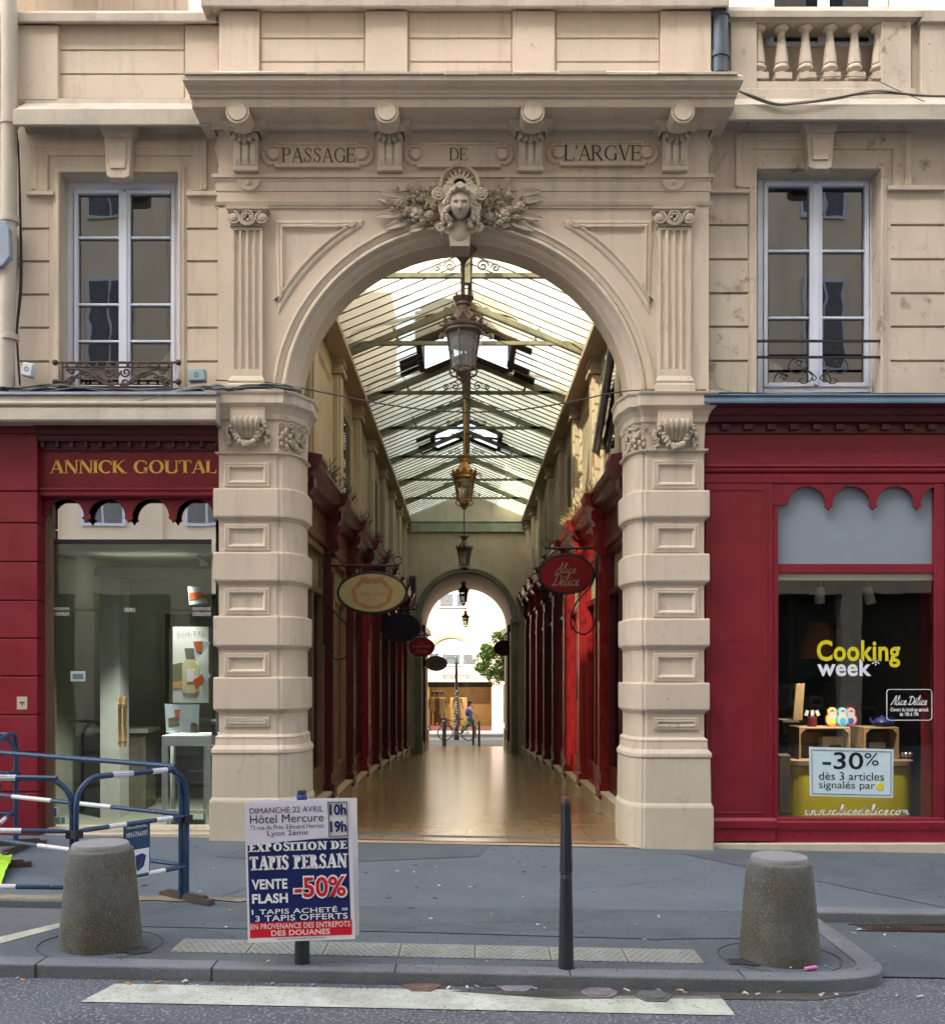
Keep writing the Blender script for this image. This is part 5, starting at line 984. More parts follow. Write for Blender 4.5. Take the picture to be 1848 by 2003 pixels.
# side walls above the little shops
ZC=4.0
for s in(-1,1):
    wl=thing('arcade_wall','pilastered plaster wall above the shops on the %s side of the arcade'%('left' if s<0 else 'right'),'wall',(s*2.1,11,0))
    sx=lambda x0,x1:(min(s*x0,s*x1),max(s*x0,s*x1))
    m=MB(); a,b=sx(1.98,2.12); m.box(a,b,.45,YG,-1.3,6.62); a,b=sx(1.86,2.12); m.box(a,b,.3,.62,-.1,6.62); a,b=sx(1.70,2.1); m.box(a,b,.45,YG,6.28,6.36); m.build('wall',ARCADE,wl)
    for k,y in enumerate([1.2]+TY+[YG-.25]):
        m=MB(); a,b=sx(1.85,2.0); m.box(a,b,y-.17,y+.17,ZC-.2,6.05); a,b=sx(1.88,2.0); m.box(a,b,y-.26,y-.17,ZC-.2,6.0); m.box(a,b,y+.17,y+.26,ZC-.2,6.0)
        a,b=sx(1.80,2.0); m.box(a,b,y-.21,y+.21,6.05,6.12); m.box(a,b,y-.2,y+.2,6.2,6.29); a,b=sx(1.83,2.0); m.box(a,b,y-.19,y+.19,6.12,6.2); a,b=sx(1.82,2.0); m.box(a,b,y-.21,y+.21,ZC-.1,ZC+.25)
        m.build('pilaster',ARCADE,wl,bevel=.006)
    for k in range(len(TY)):
        y0=([1.2]+TY)[k]+.34; y1=TY[k]-.34
        m=MB(); m.stack([(y0,4.3),(y1,4.3),(y1,5.95),(y0,5.95)],[(0,1.98),(0,1.95),(-.05,1.94),(-.07,1.95),(-.09,1.965),(-.12,1.98)],True,lambda u,v,t:(s*t,u,v),cap=False)
        wd=m.build('blind_window',ARCADE,wl)
        if k%2==(0 if s<0 else 1): m=MB(); a,b=sx(1.975,1.99); m.box(a,b,y0+.14,y1-.14,4.45,5.8); m.build('dark_pane',glassmat('mezzanine_glass',1.6,(.2,.2,.18)) if 'mezzanine_glass' not in bpy.data.materials else bpy.data.materials['mezzanine_glass'],wd)
# little shops in the arcade
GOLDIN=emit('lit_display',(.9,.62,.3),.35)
SHUT=M('roller_shutter',(.46,.40,.29),.5,.0,var=.15)
def bay(s,y0,y1,k):
    zf=-.046*y1-.05; zb=-.046*(y0+y1)/2; RD=(RED_B if (s>0 and k in(1,2,3,6,7)) or (s<0 and k in(3,7)) else RED_D)  # near right bays: sunlight put into a brighter red
    side='left' if s<0 else 'right'
    nm=['first','second','third','fourth','fifth','sixth','seventh','eighth','ninth'][k]
    t=thing('arcade_shop','%s small shop on the %s side of the arcade, dark red joinery'%(nm,side),'shop front',(s*1.85,(y0+y1)/2,zb),'small shops lining the arcade')
    sx=lambda x0,x1:(min(s*x0,s*x1),max(s*x0,s*x1))
    def bx(mb,x0,x1,ya,yb,z0,z1): a,b=sx(x0,x1); mb.box(a,b,ya,yb,z0,z1)
    bp=.16
    for yy in(y0+.2,):
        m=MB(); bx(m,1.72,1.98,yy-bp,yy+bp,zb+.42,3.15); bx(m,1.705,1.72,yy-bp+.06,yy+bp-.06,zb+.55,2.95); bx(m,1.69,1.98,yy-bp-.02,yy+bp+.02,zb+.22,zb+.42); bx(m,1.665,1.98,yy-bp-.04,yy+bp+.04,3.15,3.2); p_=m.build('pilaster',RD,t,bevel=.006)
        m=MB(); bx(m,1.66,1.99,yy-bp-.03,yy+bp+.03,zf-.3,zb+.22); m.build('pilaster_base',PLINTH,p_,bevel=.006)
        m=MB(); a=[(1.98,3.2),(1.68,3.2),(1.66,3.3),(1.68,3.4),(1.65,3.55),(1.60,3.62),(1.60,3.72),(1.98,3.72)]
        m.prism([(s*u,v) for u,v in a],yy-.11,yy+.11); 
        for i in(-1,0,1): m.tube(catmull([(s*1.675,yy+.06*i,3.22),(s*1.65,yy+.06*i,3.3),(s*1.675,yy+.06*i,3.4),(s*1.64,yy+.06*i,3.54)],4),.014,5)
        m.build('bracket',RD if s>0 else RED_D,p_,bevel=.006)
    m=MB(); pr=[(0,3.22),(.03,3.24),(.03,3.3),(.02,3.32),(.02,3.6),(.05,3.63),(.09,3.66),(.12,3.74),(.2,3.78),(.22,3.86),(.24,3.88),(.24,3.93),(0,3.97)]
    P=[(s*(1.80-o),z) for o,z in pr]+[(s*1.99,3.97),(s*1.99,3.22)]; m.prism(P,y0,y1)
    P=[(s*(1.80-o-.06),z) for o,z in pr[5:]]+[(s*1.99,3.97),(s*1.99,3.63)]; m.prism(P,y0-.02,y0+.42)
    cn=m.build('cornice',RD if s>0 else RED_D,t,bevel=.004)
    m=MB(); n=int((y1-y0-.5)/.085)
    for i in range(n): yy=y0+.5+.085*i; bx(m,1.70,1.76,yy,yy+.045,3.665,3.72)
    m.build('dentil_course',RD,cn)
    ya,yb=y0+.42,y1-.02
    m=MB(); bx(m,1.80,1.98,ya-.06,ya+.06,zb+.3,3.24); bx(m,1.80,1.98,yb-.06,yb+.0,zb+.3,3.24); bx(m,1.80,1.98,ya,yb,2.62,2.7); bx(m,1.80,1.98,ya,yb,3.14,3.24); bx(m,1.80,1.98,(ya+yb)/2-.04,(ya+yb)/2+.04,zb+.55,2.62); 
    shut=(s<0 and k in(3,4,7,8))
    bx(m,1.81,1.98,ya,yb,zb+.22,zb+.55)
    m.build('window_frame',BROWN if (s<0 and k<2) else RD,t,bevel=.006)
    m=MB(); bx(m,1.72,1.98,y0+.3,y1,zf-.3,zb+.2); bx(m,1.70,1.98,y0+.3,y1,zb+.18,zb+.225); m.build('stone_plinth',PLINTH,t,bevel=.006)
    m=MB()
    if shut:
        z=zb+.56
        while z<2.6: a=sx(1.85,1.90); m.prism([(s*1.86,z),(s*1.845,z+.02),(s*1.845,z+.05),(s*1.875,z+.066),(s*1.9,z+.066),(s*1.9,z)],ya+.05,yb-.05); z+=.068
        m.build('roller_shutter',SHUT,t)
    else:
        bx(m,1.875,1.88,ya,yb,zb+.55,2.62); m.build('pane',CLEAR if 0 else GLASS,t)
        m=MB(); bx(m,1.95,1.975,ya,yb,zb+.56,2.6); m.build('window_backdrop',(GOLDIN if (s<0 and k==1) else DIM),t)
    m=MB(); bx(m,1.87,1.88,ya,yb,2.7,3.14); m.build('transom_light',DIM,t)
ys=[.62+2.30*i for i in range(10)]
for k in range(9):
    for s in(-1,1): bay(s,ys[k],min(ys[k+1],YG-.02),k)
# pigeon netting brushes on the cornices of the left shops
m=MB(); rng=random.Random(8)
for i in range(220):
    y=rng.choice([1.6,3.1,5.4,7.7,10.0])+rng.uniform(0,1.1); m.tube([(-1.62+rng.uniform(-.08,.08),y,3.96),(-1.62+rng.uniform(-.12,.14),y+rng.uniform(-.05,.05),3.96+rng.uniform(.06,.2))],.004,3)
tag(m.build('bird_spikes',IRON),'dark bristling bird spikes along the cornice of the left arcade shops','bird spikes',kind='stuff')
m=MB(); rng=random.Random(18)
for i in range(150):
    y=rng.uniform(2.6,6.2); m.tube([(1.62+rng.uniform(-.06,.06),y,3.96),(1.60+rng.uniform(-.12,.1),y+rng.uniform(-.05,.05),3.96+rng.uniform(.06,.18))],.004,3)
tag(m.build('bird_spikes',M('straw_spikes',(.35,.28,.14),.6)),'pale bristling bird spikes along the cornice of the right arcade shops','bird spikes',kind='stuff')
m=MB(); m.tube([(1.90,2.9,6.1),(1.90,4.2,5.3),(1.90,4.9,4.9)],.06,10); dp=thing('downpipe','slanting dark pipe fixed high on the right arcade wall','downpipe',(1.9,3.9,5)); m.build('pipe',ZINC,dp,smooth=True); m=MB(); m.tube([(1.90,4.9,4.9),(1.90,5.2,4.05)],.062,10); m.build('copper_end',M('salmon_pipe',(.34,.2,.12),.6),dp,smooth=True)
m=MB(); 
for t_ in(.25,.5,.75): 
    q=Vector((1.90,2.9,6.1)).lerp(Vector((1.90,4.9,4.9)),t_); m.ball(q,(.075,.03,.075),10,5)
m.build('pipe_clip',ZINC,dp,smooth=True)
# gable wall with vaulted archway at the far end
va=thing('vaulted_archway','plaster end wall of the arcade with round archway and barrel vault','archway',(0,YG,-1))
VZ=3.30; VR=1.40; YV=29.6
m=MB(); tri_=[(-2.2,-1.6),(-2.2,6.35),(0,7.22),(0,VZ+VR)]+[(-VR*sin(a),VZ+VR*cos(a)) for a in [PI/2*i/20 for i in range(1,21)]]+[(-VR,-1.6)]
m.prism(tri_,YG,YG+.3); m.prism([(-u,v) for u,v in tri_][::-1],YG,YG+.3); m.build('wall',ARCADE,va)
m=MB(); m.box(-1.75,1.75,YG-.10,YG,6.0,6.28); m.box(-1.78,1.78,YG-.13,YG,6.27,6.31); m.box(-1.78,1.78,YG-.12,YG,5.97,6.01); m.build('tie_beam',M('green_grey_beam',(.26,.29,.23),.7,var=.2,streak=.5),va,bevel=.006)
GG=M('green_grey_moulding',(.20,.22,.17),.7,var=.2,streak=.4)
m=MB(); m.arc(0,VZ,[(1.58,YG),(1.58,YG-.05),(1.53,YG-.07),(1.50,YG-.04),(1.45,YG-.045),(1.41,YG-.02),(1.40,YG+.02),(1.40,YG+.3),(1.54,YG+.3)],0,PI,40)
for s in(-1,1):
    m.box(min(s*1.38,s*1.62),max(s*1.38,s*1.62),YG-.12,YG+.3,VZ-.16,VZ); m.box(min(s*1.41,s*1.6),max(s*1.41,s*1.6),YG-.06,YG+.25,-1.3,VZ-.16)
m.build('archivolt',GG,va,smooth=True)
VB=M('vault_plaster',(.30,.19,.14),.8,var=.15)
m=MB(); m.arc(0,VZ,[(1.56,YG+.28),(1.56,YV),(1.75,YV)],0,PI,32); m.build('vault',VB,va,smooth=True)
m=MB()
for s in(-1,1): m.box(min(s*1.56,s*2.2),max(s*1.56,s*2.2),YG+.3,YV,-1.6,VZ)
m.box(-12,-1.56,YV-.3,YV,-1.6,8.5); m.box(1.56,12,YV-.3,YV,-1.6,8.5); m.box(-1.75,1.75,YV-.3,YV,VZ+1.62,8.5); m.box(-2.2,2.2,YG+.3,YV,VZ+1.7,VZ+1.9)
m.build('side_wall',ARCADE,va)
m=MB()
for s in(-1,1): m.box(min(s*1.50,s*1.58),max(s*1.50,s*1.58),YV-1.2,YV-.2,-1.6,VZ-.1); m.box(min(s*1.45,s*1.58),max(s*1.45,s*1.58),YV-1.3,YV-.1,-1.6,-.6)
m.build('end_pier',PLINTH,va,bevel=.01)
for s in(-1,1):
    for y in(23,25.4):
        zb=-.046*y; t=thing('arcade_shop','dark shop joinery lining the vaulted end on the %s, %s bay'%('left' if s<0 else 'right','nearer' if y<24 else 'farther'),'shop front',(s*1.5,y,zb),'small shops lining the arcade')
        m=MB(); m.box(min(s*1.48,s*1.57),max(s*1.48,s*1.57),y-.9,y+1.1,zb+.3,2.9); m.build('window_frame',RED_D,t); m=MB(); m.box(min(s*1.40,s*1.57),max(s*1.40,s*1.57),y-.95,y-.7,zb-.3,2.9); m.build('pilaster',RED_D,t,bevel=.01); m=MB(); m.box(min(s*1.30,s*1.57),max(s*1.30,s*1.57),y-1.0,y+1.2,2.9,3.12); m.build('cornice',RED_D,t,bevel=.02); m=MB(); m.box(min(s*1.42,s*1.57),max(s*1.42,s*1.57),y-.98,y+1.1,zb-.3,zb+.3); m.build('stone_plinth',PLINTH,t)
t=thing('air_conditioner','grey box unit fixed on the end wall left of the far archway','air conditioner',(-1.66,YG-.15,4)); m=MB(); m.box(-1.76,-1.56,YG-.25,YG-.02,3.9,4.6); m.build('case',flat('unit_grey',(.08,.09,.08)),t,bevel=.02); m=MB(); m.box(-1.73,-1.59,YG-.262,YG-.25,4.0,4.5); m.build('grille',IRON,t)
# ------------------------------------------------ hanging lanterns
def lantern(label,x,y,zbot,w,ztop,mt,grp='copper lanterns hanging down the arcade'):
    t=thing('hanging_lantern',label,'lantern',(x,y,zbot),grp); k=w/.44; Zr=lambda q:zbot+q*k
    m=MB(); m.tube([(x,y,Zr(.80)),(x,y,ztop)],.016*max(.8,k),8); m.build('rod',mt,t)
    m=MB(); m.lathe(x,y,[(0,Zr(-.06)),(.03*k,Zr(-.045)),(.045*k,Zr(-.02)),(.03*k,Zr(0)),(.06*k,Zr(.02)),(.075*k,Zr(.045)),(.03*k,Zr(.05))],12)
    for i in range(6): a=i*PI/3; m.tube(catmull([(x+.05*k*cos(a),y+.05*k*sin(a),Zr(.0)),(x+.12*k*cos(a),y+.12*k*sin(a),Zr(.02)),(x+.135*k*cos(a),y+.135*k*sin(a),Zr(.075)),(x+.115*k*cos(a),y+.115*k*sin(a),Zr(.09))],4),.011*k,5)
    m.build('finial',mt,t,smooth=True)
    m=MB(); n=6; rb,rt=.118,.172
    for i in range(n): a=i*2*PI/n+.26; m.tube([(x+rb*k*cos(a),y+rb*k*sin(a),Zr(.09)),(x+rt*k*cos(a),y+rt*k*sin(a),Zr(.44))],.0085*k,5)
    for rr,zz in((rb,.09),(rt,.44)): m.tube([(x+rr*k*cos(i*2*PI/n+.26),y+rr*k*sin(i*2*PI/n+.26),Zr(zz)) for i in range(n)],.011*k,5,True)
    m.build('cage',mt,t)
    m=MB(); m.lathe(x,y,[(.112*k,Zr(.095)),(.165*k,Zr(.435))],6,rot=.26); m.build('pane',CLEAR,t)
    m=MB(); m.lathe(x,y,[(.0,Zr(.40)),(.10*k,Zr(.39)),(.12*k,Zr(.34)),(.11*k,Zr(.30))],14); m.build('reflector',flat('lamp_reflector',(.4,.38,.3)) if 'lamp_reflector' not in bpy.data.materials else bpy.data.materials['lamp_reflector'],t,smooth=True)
    m=MB(); m.lathe(x,y,[(.165*k,Zr(.43)),(.19*k,Zr(.45)),(.185*k,Zr(.475)),(.2*k,Zr(.485)),(.205*k,Zr(.51)),(.19*k,Zr(.53)),(.15*k,Zr(.56)),(.11*k,Zr(.61)),(.078*k,Zr(.66)),(.06*k,Zr(.68)),(.058*k,Zr(.71)),(.075*k,Zr(.725)),(.07*k,Zr(.75)),(.085*k,Zr(.765)),(.095*k,Zr(.80)),(.08*k,Zr(.795)),(.0,Zr(.78))],18)
    for i in range(12):
        a=i*PI/6; r0=.2*k; c_=Vector((x+r0*cos(a),y+r0*sin(a),Zr(.52))); tn=Vector((-sin(a),cos(a),0)); o=Vector((cos(a),sin(a),0))
        m.add([c_-tn*.05*k,c_+tn*.05*k,c_+o*.018*k+Vector((0,0,(.07 if i%2 else .045)*k)),c_-o*.012*k],[(0,1,2),(0,3,1),(1,3,2),(2,3,0)])
        if i%2==0: m.tube([c_,c_+o*.035*k+Vector((0,0,.005)),c_+o*.045*k+Vector((0,0,.04*k))],[.012*k,.01*k,.003*k],5)
    for i in range(8): a=i*PI/4; m.ball((x+.09*k*cos(a),y+.09*k*sin(a),Zr(.80)),(.016*k,.016*k,.026*k),6,4)
    m.build('hood',mt,t,smooth=True)
def yz(D): return D-D0
def Lz(py,D): return EYE-(py-HY)*D/F
YL=.25
lantern('large copper lantern nearest, hanging under the carved keystone',X(906,YL),YL,Z(738,YL),.44,Z(492,YL),COPPER)
m=MB(); xx=X(906,YL); m.lathe(xx,YL,[(.0,Z(522,YL)),(.025,Z(514,YL)),(.05,Z(507,YL)),(.10,Z(497,YL)),(.14,Z(487,YL)),(.145,Z(474,YL)),(.13,Z(466,YL))],14); tag(m.build('lantern_bracket',COPPER,smooth=True),'dark copper cone fixed below the keystone holding the nearest lantern','bracket')
lantern('second lantern with sunlight put into its colour, on a long bright rod',X(908,8.7),8.7,Lz(990,18.45),.51,7.1,M('sunlit_copper_tone',(.52,.30,.11),.35,.75,var=.15))  # brighter metal than the other lanterns: sunlight put into the colour
lantern('third lantern, dark, in front of the far plaster wall',X(908,16),16,Lz(1113,25.75),.46,7.1,COPPER)
lantern('fourth lantern hanging inside the crown of the far archway',X(906.5,25.2),25.2,Lz(1182,34.95),.42,4.9,COPPER)
lantern('farthest and smallest lantern against the sunlit street',X(910.5,29.3),29.3,Lz(1226,39.05),.34,4.95,COPPER)
# ------------------------------------------------ oval hanging signs
def oval(label,px,py,Yc,rx,rz,mt,rim,wallx,deco=None):
    x,z=X(px,Yc),Z(py,Yc); t=thing('hanging_sign',label,'sign',(x,Yc,z),'oval shop signs hung in the arcade'); s=1 if wallx>0 else -1
    m=MB(); m.disc(x,z,rx,rz,Yc-.018,Yc+.018,36); bd=m.build('board',mt,t)
    m=MB(); m.tube([(x+rx*cos(2*PI*i/40),Yc,z+rz*sin(2*PI*i/40)) for i in range(40)],.022,6,True); m.build('rim',rim,t,smooth=True)
    m=MB(); zt=z+rz+.09; m.tube([(wallx,Yc,zt),(x-s*rx*.8,Yc,zt)],.014,6)
    for q in(-.4,.4): m.tube([(x+q*rx,Yc,zt),(x+q*rx,Yc,z+rz*.93)],.008,5)
    m.tube([(wallx-s*.03,Yc,zt+.12),(wallx-s*.03,Yc,zt-.95)],.014,6)
    m.tube(catmull([(wallx-s*.03,Yc,zt-.1),(wallx-s*.08,Yc,zt-.45),(wallx-s*.3,Yc,zt-.72),(wallx-s*.36,Yc,zt-1.0),(wallx-s*.2,Yc,zt-1.12),(wallx-s*.06,Yc,zt-1.0),(wallx-s*.1,Yc,zt-.85)],5) if rx>.3 and Yc<5 else [(wallx,Yc,zt-.3),(x-s*rx*.2,Yc,zt)],.011,5)
    m.tube([(x-s*rx*.75+.05*cos(i*.5),Yc,zt+.06+.05*sin(i*.5)) for i in range(13)],.007,5); m.build('bracket',IRON,t)
    return t,bd,x,z
def sgn(bd,mt,geo,x0,x1,z0,z1,Yc): return letters('sign_lettering',mt,bd,geo,(0,Yc-.018,0),(1,0,0),(0,0,1),x0,x1,z0,z1,.004)
CRM=flat('sign_cream',(.55,.47,.22)); 
t,bd,x,z=oval('cream oval sign with faded orange wreath, first on the left of the arcade',728,1160,2.1,.40,.235,CRM,IRON,-1.72)
ORW=flat('sign_orange',(.50,.26,.12)); m=MB(); n=26
v=[];f=[]
for i in range(n+1):
    a=2*PI*i/n; wv=1+.05*sin(a*9); r0,r1=.62,.44
    v+=[(x+.40*.62*wv*cos(a),2.1-.022,z-.01+.235*.78*wv*sin(a)),(x+.40*(.49+.04*sin(a*7))*cos(a),2.1-.022,z-.01+.235*(.62+.04*sin(a*7))*sin(a))]
f=[(2*i,2*i+1,2*i+3,2*i+2) for i in range(n)]; m.add(v,f); 
for s in(-1,1): m.prism([(x,z+.12),(x+s*.06,z+.185),(x+s*.13,z+.19),(x+s*.14,z+.14),(x+s*.05,z+.105)],2.074,2.0815)
m.build('wreath',ORW,bd)
sgn(bd,ORW,textgeo('Annick Goutal',0,1,.3),x-.15,x+.15,z-.035,z+.015,2.1); sgn(bd,ORW,textgeo('Paris',0,1,.3),x-.05,x+.05,z-.09,z-.06,2.1)
t,bd,x,z=oval('dark navy oval sign hanging beyond the cream one',783,1228,11,.40,.29,flat('sign_navy',(.006,.008,.03)),IRON,-1.72)
t,bd,x,z=oval('red oval sign with pale lettering, third on the left',825,1266,18.5,.35,.25,flat('sign_red',(.35,.01,.03)),RED_D,-1.72); PK=flat('sign_pink',(.6,.3,.25)); sgn(bd,PK,textgeo('La'),x-.05,x+.05,z+.09,z+.15,18.5); sgn(bd,PK,textgeo('BONBONNIERE'),x-.25,x+.25,z-.02,z+.05,18.5); sgn(bd,PK,textgeo('Tourte',0,1,.3),x-.16,x+.16,z-.16,z-.06,18.5)
t,bd,x,z=oval('grey white oval sign with dark script, lowest and farthest on the left',853,1298,24.2,.36,.24,flat('sign_grey',(.30,.31,.27)),IRON,-1.5); sgn(bd,INK,textgeo('La Case',0,1,.3),x-.22,x+.22,z+.0,z+.12,24.2); sgn(bd,INK,textgeo('BAGAGES'),x-.18,x+.18,z-.13,z-.05,24.2)
t,bd,x,z=oval('large red oval sign with thin script, first on the right of the arcade',1107,1123,3.2,.345,.245,flat('sign_deep_red',(.26,.008,.015)),IRON,1.72); G2=flat('sign_grey_script',(.42,.34,.32)); sgn(bd,G2,script('Alice',.075,.3,.02),x-.15,x+.13,z+.005,z+.15,3.2); sgn(bd,G2,script('Délice',.075,.3,.02),x-.19,x+.17,z-.16,z+.02,3.2)
t,bd,x,z=oval('small plain burgundy oval sign, farthest on the right',986,1268,24.5,.34,.25,flat('sign_burgundy',(.16,.008,.025)),RED_D,1.5)
# ================================================================ ground
def groundmat(name,col,**k): return M(name,col,**k)
PAVE=M('pavement_asphalt',(.110,.134,.156),.78,var=.16,scale=1.2,bump=.55,bscale=75,spec=.3,speck=(85,.585,(.17,.19,.205)),stain=(2.2,.55,.75,.45,(.085,.09,.10)))
PAVE2=M('pavement_patch',(.092,.110,.122),.8,var=.16,scale=1.6,bump=.55,bscale=75,spec=.3,speck=(85,.585,(.14,.155,.165)),stain=(3,.55,.75,.5,(.07,.07,.07)))
ROAD=M('road_asphalt',(.105,.115,.13),.85,var=.15,scale=1.6,bump=.8,bscale=110,spec=.3,speck=(58,.555,(.24,.25,.27)),stain=(1.5,.52,.7,.6,(.05,.05,.052)))
KERB=M('kerb_stone',(.155,.168,.18),.75,var=.2,scale=3,bump=.5,bscale=60,speck=(80,.60,(.22,.23,.235)),stain=(6,.55,.7,.6,(.08,.075,.06)))
TILE=M('arcade_floor_tiles',(.39,.265,.14),.21,rv=.012,var=.03,scale=.9,spec=.5,stain=(5,.62,.78,.2,(.16,.12,.08)))
LINE=M('road_paint',(.50,.52,.44),.7,var=.12,scale=3,bump=.3,bscale=80,stain=(4,.46,.62,.6,(.26,.255,.21)),speck=(50,.62,(.2,.2,.19)))
TACT=M('tactile_slab',(.245,.255,.25),.7,var=.15,scale=5,stain=(3,.5,.6,.5,(.25,.26,.17)))
DUST=M('gutter_dust',(.16,.15,.12),.9,var=.25,scale=6,bump=.6,bscale=60)
def sheet(name,P,mt,z0=0,zf=None,kind='structure'):
    zf=zf or (lambda x,y:gz(x,y)); o=bpy.data.meshes.new(name); m=MB(); m.add([(x,y,zf(x,y)+z0) for x,y in P],[tuple(range(len(P)))]); o=m.build(name,mt); o['kind']=kind; return o
zr=lambda x,y:gz(x)-.065+.008*max(0,min(3,-4.16-y))*-1+(.004*max(0,-7-y))
def grid(name,x0,x1,y0,y1,nx,ny,zf,mt):
    m=MB(); vs=[(x0+(x1-x0)*i/nx,y0+(y1-y0)*j/ny) for j in range(ny+1) for i in range(nx+1)]
    m.add([(x,y,zf(x,y)) for x,y in vs],[(j*(nx+1)+i,j*(nx+1)+i+1,(j+1)*(nx+1)+i+1,(j+1)*(nx+1)+i) for j in range(ny) for i in range(nx)]); o=m.build(name,mt); o['kind']='structure'; return o
grid('road',-40,40,-40,-2.0,80,76,lambda x,y:gz(x)-.075 if y>-4.4 else gz(x)-.075-.006*min(3,(-4.4-y)),ROAD)
# main pavement slab with kerb, dropped island in front
def slab(name,P,mt,top,bot,zf=None):
    zf=zf or (lambda x,y:gz(x)); m=MB(); n=len(P); m.add([(x,y,zf(x,y)+top) for x,y in P]+[(x,y,zf(x,y)+bot) for x,y in P],[tuple(range(n))]+[(i,(i+1)%n,(i+1)%n+n,i+n) for i in range(n)]); o=m.build(name,mt,bevel=.012,seg=2); o['kind']='structure'; return o
slab('pavement',[(-6,-2.72),(-6,.4),(6,.4),(6,-2.60),(2.4,-2.62),(0,-2.66),(-2.4,-2.70)],PAVE,0,-.3)
m=MB()
isl=[(-6.,-4.17),(-3.15,-4.18),(0,-4.19),(1.6,-4.2),(2.05,-4.17),(2.30,-4.08),(2.42,-3.92),(2.44,-3.7),(2.45,-3.3),(2.45,-2.615),(0,-2.655),(-2.4,-2.695),(-2.55,-3.4),(-2.95,-4.05),(-6,-4.03)]
slab('traffic_island',isl,PAVE2,-.004,-.3)
m=MB()
kp=[(-6,-4.17),(-3.15,-4.18),(0,-4.19),(1.6,-4.2),(2.05,-4.17),(2.30,-4.08),(2.42,-3.92),(2.44,-3.7),(2.45,-3.3),(2.45,-2.615)]
def strip(path,w0,w1,zt,zb,zf):
    P=[Vector(p) for p in path]; A=[];B=[]
    for i,p in enumerate(P):
        t=(P[min(len(P)-1,i+1)]-P[max(0,i-1)]).normalized(); n=Vector((t.y,-t.x)); A.append(p+n*w0); B.append(p+n*w1)
    k=MB(); n=len(P); k.add([(p.x,p.y,zf(p.x)+zt) for p in A]+[(p.x,p.y,zf(p.x)+zt) for p in B]+[(p.x,p.y,zf(p.x)+zb) for p in A],[(i,i+1,n+i+1,n+i) for i in range(n-1)]+[(i,i+1,2*n+i+1,2*n+i) for i in range(n-1)]); return k
k=strip([tuple(p) for p in catmull([(a,b,0) for a,b in kp],4)] and [(p.x,p.y) for p in catmull([(a,b,0) for a,b in kp],4)],.012,-.13,.0,-.2,gz); tag(k.build('kerb',KERB,bevel=.01,seg=2),kind='structure')
m=MB()
for a,b in(((-6,-2.735),(-2.42,-2.715)),((2.45,-2.63),(6,-2.615))):
    k=strip([a,b],.0,-.16,.006,-.25,gz); tag(k.build('kerb',KERB,bevel=.012,seg=2),kind='structure')
m=MB()
for x in (-3.4,-2.4,-1.42,-.4,.58,1.55): m.box(x-.004,x+.004,-4.20,-4.05,gz(x)-.075,gz(x)+.0022)
tag(m.build('kerb_joints',M('joint_dirt',(.04,.04,.04),.9)),kind='structure')
m=MB(); rng=random.Random(31)
def crack(x,y,a,n,w):
    P=[]
    for i in range(n): P.append((x,y)); a+=rng.uniform(-.5,.5); x+=.09*cos(a); y+=.09*sin(a)*.8
    v,f=ribbon(P,[w*rng.uniform(.5,1.3)*(1-abs(2*i/(n-1)-1)*.7) for i in range(n)]); m.add([(p,q,gz(p)+.0062) for p,q in v],f)
for c in ((-1.9,-1.5,0,26,.006),(.6,-2.2,.2,20,.005),(2.0,-1.1,2.6,18,.006),(1.2,-2.62,-3.0,30,.006),(-.3,-3.1,.1,22,.005),(2.9,-1.9,.5,16,.006),(-2.0,-3.3,-.2,12,.005)): crack(*c)
tag(m.build('pavement_cracks',bpy.data.materials['joint_dirt']),kind='structure')
m=MB()
for i in range(60):
    x=rng.uniform(-2.6,4); y=rng.uniform(-4.0,-.15); r_=rng.uniform(.008,.02); m.prism([(x+r_*cos(j)*rng.uniform(.7,1.2),y+r_*sin(j)*rng.uniform(.7,1.2)) for j in range(6)],gz(x)+.0052,gz(x)+.0064,'xy')
tag(m.build('gum_spots',M('old_gum',(.07,.075,.08),.8)),kind='structure')
# recessed parking bays each side
sheet('parking_bay',[(-6,-4.04),(-2.93,-4.06),(-2.53,-3.4),(-2.4,-2.72),(-6,-2.74)],M('bay_surface',(.12,.13,.135),.8,var=.12,scale=2,bump=.3,bscale=120),-.05)
sheet('parking_bay',[(2.46,-2.64),(2.46,-3.7),(2.44,-3.9),(6,-3.9),(6,-2.62)],PAVE2,-.066)
sheet('bay_line',[(-2.62,-3.34),(-2.44,-2.98),(-2.60,-2.98),(-3.1,-3.95),(-2.93,-3.95)][0:5] and [(-2.55,-3.05),(-2.66,-3.05),(-3.25,-4.0),(-3.06,-4.0)],LINE,-.046)
sheet('pavement_patch',[(-6,-1.95),(-1.6,-2.06),(-.3,-1.62),(.1,-1.62),(.35,-.02),(-2.2,-.02)][2:6] and [(-1.9,-.12),(.22,-.12),(.12,-.75),(-1.15,-1.15),(-2.2,-1.0)],PAVE2,.004)
sheet('pavement_patch',[(2.0,-.4),(3.6,-2.5),(6,-2.5),(6,-.16),(2.6,-.2)],PAVE2,.004)
sheet('pavement_patch',[(-2.3,-3.35),(-1.9,-2.68),(2.30,-2.66),(2.28,-3.3),(1.2,-3.42),(-.4,-3.36)],M('island_patch',(.090,.110,.12),.8,var=.18,scale=2.2,bump=.55,bscale=75,spec=.3,speck=(85,.585,(.145,.16,.165)),stain=(3.2,.52,.66,.5,(.065,.075,.08))),.001)
